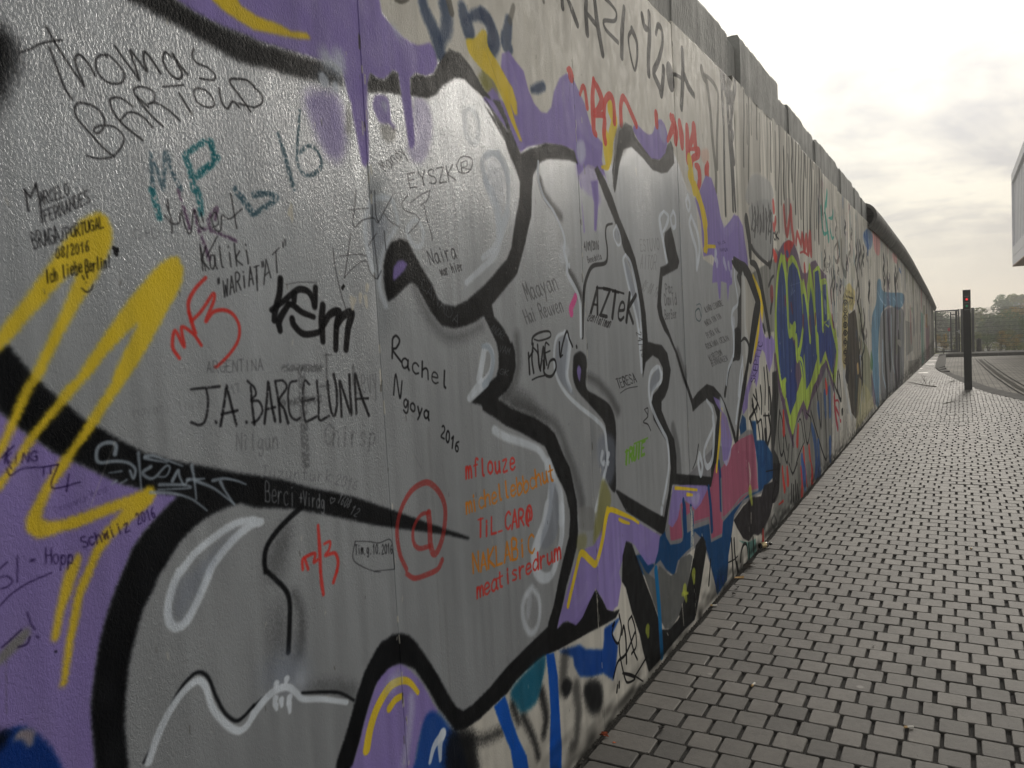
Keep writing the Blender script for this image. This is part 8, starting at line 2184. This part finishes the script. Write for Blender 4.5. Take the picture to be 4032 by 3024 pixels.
for i, (x, y, h, wd, mt, lb) in enumerate([
    (.35, 47.6, .95, .9, AUT, 'ochre shrub behind the gate, left part'),
    (.85, 48.2, .80, .9, MIX, 'olive shrub behind the gate, beside the inner post'),
    (1.55, 47.5, .75, .8, MIX, 'low shrub hidden behind the signal post'),
    (2.45, 47.0, .80, 1.0, GREEN, 'dark green shrub just right of the dark bollard'),
    (3.05, 47.3, 1.05, 1.0, AUT, 'rust and yellow shrub in the middle of the fence'),
    (3.65, 47.0, .80, .9, AUT, 'low orange shrub by the right edge'),
    (4.25, 46.6, 1.45, 1.2, GREEN, 'taller dark green shrub at the right edge of the frame'),
    (5.2, 47.2, 1.1, 1.3, MIX, 'mixed shrub farther right along the fence'),
    (6.3, 47.4, 1.2, 1.3, AUT, 'autumn shrub far right along the fence'),
    (2.0, 49.5, .95, 1.1, MIX, 'olive shrub set back behind the dark bollard'),
    (3.4, 50, 1.15, 1.4, MIX, 'yellow green shrub set back behind the rust one')]):
    shrub((x, y, fz_(x, y)), h*1.3, wd*1.1, mt, lb, 300+i, 1300)
gr_ = []
for i in range(40): gr_.append((r.uniform(-1, 9), r.uniform(45.6, 52), -.62, .5, .18, r.uniform(-.3, .3)))
tag(link('undergrowth', leaves(600, gr_, 9000, .06), None, MIX), 'rough grass and weeds along the back of the fence', 'undergrowth', kind='stuff')
# small things behind the fence
rp = empty('round_sign', (.63, 50, far_z(.63, 50)), 'small round red sign on a pale pole seen through the gate', 'sign')
B().tube([(0, 0, 0), (0, 0, 1.3)], .025, 10).build('pole', material('pale_pole', (.6, .6, .6), .5), rp)
B().lathe([(.10, 0), (.105, .006), (.10, .012)], 24, Matrix.Translation((0, -.03, 1.42)) @ Matrix.Rotation(R(90), 4, 'X')).build('disc', material('sign_red', srgb(215, 60, 75), .5), rp)
yp = empty('yellow_flower', (.49, 46.8, far_z(.49, 46.8)), 'tall yellow flowering stem behind the gate mesh', 'plant')
q = B(); q.tube([(0, 0, 0), (.01, 0, .5), (0, 0, 1.0)], [.006, .005, .003], 5); q.build('stem', GREEN, yp)
link('blossom', leaves(12, [(0, 0, .72+.09*i, .045-.004*i, .05, .2) for i in range(5)], 260, .035), yp, material('yellow_petal', srgb(235, 200, 40), .6))
bo = empty('dark_bollard', (2.0, 45.6, far_z(2, 45.6)), 'short dark tapered block standing just behind the fence beside the gate', 'bollard')
me_b = B(); me_b.tube([(0, 0, -.05), (0, 0, .45), (.01, 0, .74), (.03, 0, .80)], [.135, .125, .105, .05], 10); me_b.build('block', material('dark_rubber', (.014, .013, .014), .8, bump=.01), bo)
hs = empty('distant_house', (8.9, 146, -3), 'small pale house with a grey pitched roof half hidden in the trees', 'house')
B().box(-1.2, 1.2, -1, 1, 0, 4.6).build('wall', white_m, hs)
me = mesh_np('roof', [(-1.5, -1.3, 4.5), (1.5, -1.3, 4.5), (1.5, 1.3, 4.5), (-1.5, 1.3, 4.5), (-1.5, 0, 6.0), (1.5, 0, 6.0)], [(0, 1, 5, 4), (2, 3, 4, 5), (1, 2, 5), (3, 0, 4), (3, 2, 1, 0)])
link('roof', me, hs, material('roof_grey', (.22, .23, .25), .7))
for dx in (-.7, 0, .7): B().box(dx-.2, dx+.2, -1.03, -.99, 3.0, 3.8).build('window', dark_m, hs)
# ---------------------------------------------------------------- litter on the paving
butt_w = material('cigarette_paper', (.75, .72, .66), .8); butt_o = material('cigarette_filter', (.62, .42, .2), .8)
def butt(x, y, rz, label, ln=.024):
    t = empty('cigarette_butt', (x, y, .0065), label, 'cigarette butt', 'cigarette butts on the paving', rz)
    B().tube([(0, 0, 0), (ln*.55, 0, 0), (ln*.9, .001, -.0005), (ln, .001, -.001)], [.0042, .0042, .0040, .003], 10).build('paper', butt_w, t)
    B().tube([(-.012, 0, 0), (0, 0, 0)], .0043, 10).build('filter', butt_o, t)
butt(1.02, 1.65, .5, 'crushed pale cigarette butt on a paver nearest the lower right corner')
butt(.43, 1.777, 1.4, 'white cigarette butt lying in a paver joint nearest the wall')
butt(1.25, 4.247, 1.2, 'white cigarette butt far up the path at right')
butt(-.002+.02, 2.65, .3, 'white cigarette butt against the foot of the wall')
bt = empty('small_bottle', (.012, 3.83, .021), 'small dark glass bottle with a gold label lying against the foot of the wall', 'bottle'); bt.rotation_euler = (R(-90), 0, R(-35))
B().lathe([(.014, 0), (.02, .004), (.0205, .055), (.018, .064), (.009, .075), (.008, .092)], 18).build('body', material('dark_glass', (.015, .012, .010), .08), bt, True)
B().lathe([(.0102, .088), (.0102, .104), (.008, .106)], 14).build('cap', material('dark_cap', (.01, .01, .01), .3), bt, True)
B().lathe([(.0212, .010), (.0212, .048), (.0211, .0485)], 18).build('label_band', material('gold_label', (.65, .52, .30), .3, metal=.6), bt, True)
def leafobj(name, loc, s, col, label, cat, seed, curl=.25, rz=0):
    r = random.Random(seed); V = []; n = 12
    V.append((0, 0, .004))
    for i in range(n):
        a = i*2*math.pi/n; rr = s*(1 if i % 2 == 0 else .62)*(1+.3*math.cos(a))*r.uniform(.85, 1.1); V.append((math.cos(a)*rr, math.sin(a)*rr*.7, .003+abs(math.sin(a))*s*curl))
    o = link(name, mesh_np(name, V, [(0, i+1, (i+1) % n+1) for i in range(n)]), None, material(name+'_mat', col, .8, var=.3, scale=60), loc); o.rotation_euler = (0, 0, rz)
    sm = o.modifiers.new('thick', 'SOLIDIFY'); sm.thickness = .0008
    return tag(o, label, cat)
leafobj('dead_leaf', (.016, 1.142, .002), .022, srgb(150, 72, 42), 'small reddish brown dead leaf against the foot of the wall', 'leaf', 1, .5)
leafobj('paint_blob', (.071, 1.116, .0005), .0075, srgb(225, 110, 60), 'tiny orange blob of paint on a paver beside the red leaf', 'paint blob', 2, .05)
leafobj('dark_leaf', (.197, 1.277, .001), .016, (.05, .045, .04), 'dark curled leaf on the paver nearest the bottom of the picture', 'leaf', 3, .6, 1)
leafobj('crushed_leaf', (.095, 3.63, .001), .028, (.06, .055, .05), 'flattened dark leaf on the pavers beside the small bottle', 'leaf', 4, .2, 2)
leafobj('dry_leaf', (.07, 2.99, .001), .014, (.045, .04, .035), 'small dark dry leaf near the pale scrap of paper', 'leaf', 5, .7, 2)
leafobj('dry_leaf', (.075, 2.87, .001), .015, (.04, .036, .03), 'small dark dry leaf on the path, nearer than the other one', 'leaf', 6, .7, 1)
o = link('paper_scrap', mesh_np('paper_scrap', [(0, 0, .002), (.055, .008, .004), (.052, .03, .012), (.02, .028, .006), (.0, .02, .003)], [(0, 1, 2, 3, 4)]), None, material('brown_paper', srgb(190, 150, 90), .8), (.008, 3.16, .001)); o.modifiers.new('t', 'SOLIDIFY').thickness = .0006
tag(o, 'torn light brown scrap of paper at the foot of the wall', 'paper')
twm = material('twig', (.045, .035, .026), .9)
tw = B(); r = random.Random(3)
for i in range(22):
    a = r.uniform(-.5, .9); l = r.uniform(.02, .06); x0, y0 = r.uniform(.006, .04), r.uniform(3.34, 3.44); z = r.uniform(.003, .016)
    tw.tube([(x0, y0, z), (x0+math.cos(a)*l*.5, y0+math.sin(a)*l*.5, z+r.uniform(0, .008)), (x0+math.cos(a)*l, y0+math.sin(a)*l, z)], [.0018, .0014, .0008], 5)
tag(tw.build('twig_heap', twm), 'small heap of dark twigs and bits at the foot of the wall', 'twigs')
def branch(name, pts, rad, subs, label, seed):
    r = random.Random(seed); q = B(); q.tube(pts, [rad*(1-.7*i/(len(pts)-1)) for i in range(len(pts))], 7)
    for (a, b) in subs: q.tube([a, ((a[0]+b[0])/2+r.uniform(-.03, .03), (a[1]+b[1])/2, (a[2]+b[2])/2+.02), b], [rad*.5, rad*.35, rad*.15], 5)
    o = q.build(name, twm); return tag(o, label, 'branch')
g_ = ground_z
branch('fallen_branch', [(.74, 17.35, g_(17.35)+.02), (.55, 17.5, g_(17.5)+.03), (.35, 18.2, g_(18.2)+.03), (.20, 18.9, g_(18.9)+.02), (.08, 19.3, g_(19.3)+.02)], .013,
       [((.55, 17.5, g_(17.5)+.03), (.50, 17.9, g_(17.9)+.22)), ((.6, 17.5, g_(17.5)+.03), (.66, 17.6, g_(17.6)+.14)), ((.5, 17.6, g_(17.6)+.03), (.25, 20.2, g_(20.2)+.04)), ((.45, 17.8, g_(17.8)+.03), (.58, 18.6, g_(18.6)+.16)), ((.5, 17.9, g_(17.9)+.1), (.44, 18.2, g_(18.2)+.26))], 'bare fallen branch with side twigs lying across the path beside the wall', 4)
branch('fallen_twig', [(.96, 19.1, g_(19.1)+.012), (1.03, 19.0, g_(19)+.02), (1.10, 19.1, g_(19.1)+.01)], .009, [((1.0, 19.05, g_(19)+.015), (1.08, 19.5, g_(19.5)+.02))], 'short bare twig lying between the branch and the signal post', 5)
branch('thin_twig', [(.95, 13.2, .01), (1.06, 13.5, .016), (1.2, 13.7, .01)], .006, [((1.0, 13.3, .012), (1.1, 13.15, .012))], 'thin bent twig on the pavers in front of the signal post', 6)
for i, (x, y, s, lb) in enumerate([(.185, 3.44, .007, 'small pale stone chip in a joint below the bottle'), (.19, 3.52, .008, 'small dark stone chip farther up the same joint'), (.84, 2.40, .006, 'bright chip of glass in a paver joint at mid path'), (.20, 1.80, .004, 'tiny white stone chip on a paver close to the wall')]):
    V = []; F = []; pebble((0, 0, s*.3), s, V, F); o = link('stone_chip', mesh_np('stone_chip', V, F), None, material('stone_chip_mat', (.5, .48, .42) if i != 1 else (.05, .05, .05), .5), (x, y, .001)); tag(o, lb, 'stone chip')
# ---------------------------------------------------------------- the air
hm = bpy.data.materials.new('haze_air'); hm.use_nodes = True; nt = hm.node_tree; nt.nodes.clear()
pv = nt.nodes.new('ShaderNodeVolumePrincipled'); pv.inputs['Color'].default_value = (.97, .97, .95, 1); pv.inputs['Density'].default_value = .0030; pv.inputs['Anisotropy'].default_value = .35
oo = nt.nodes.new('ShaderNodeOutputMaterial'); nt.links.new(pv.outputs[0], oo.inputs['Volume'])
tag(B().box(-150, 150, -40, 232, -9, 10.6).build('haze', hm), 'pale morning haze filling the air over the whole place', 'haze', kind='stuff')
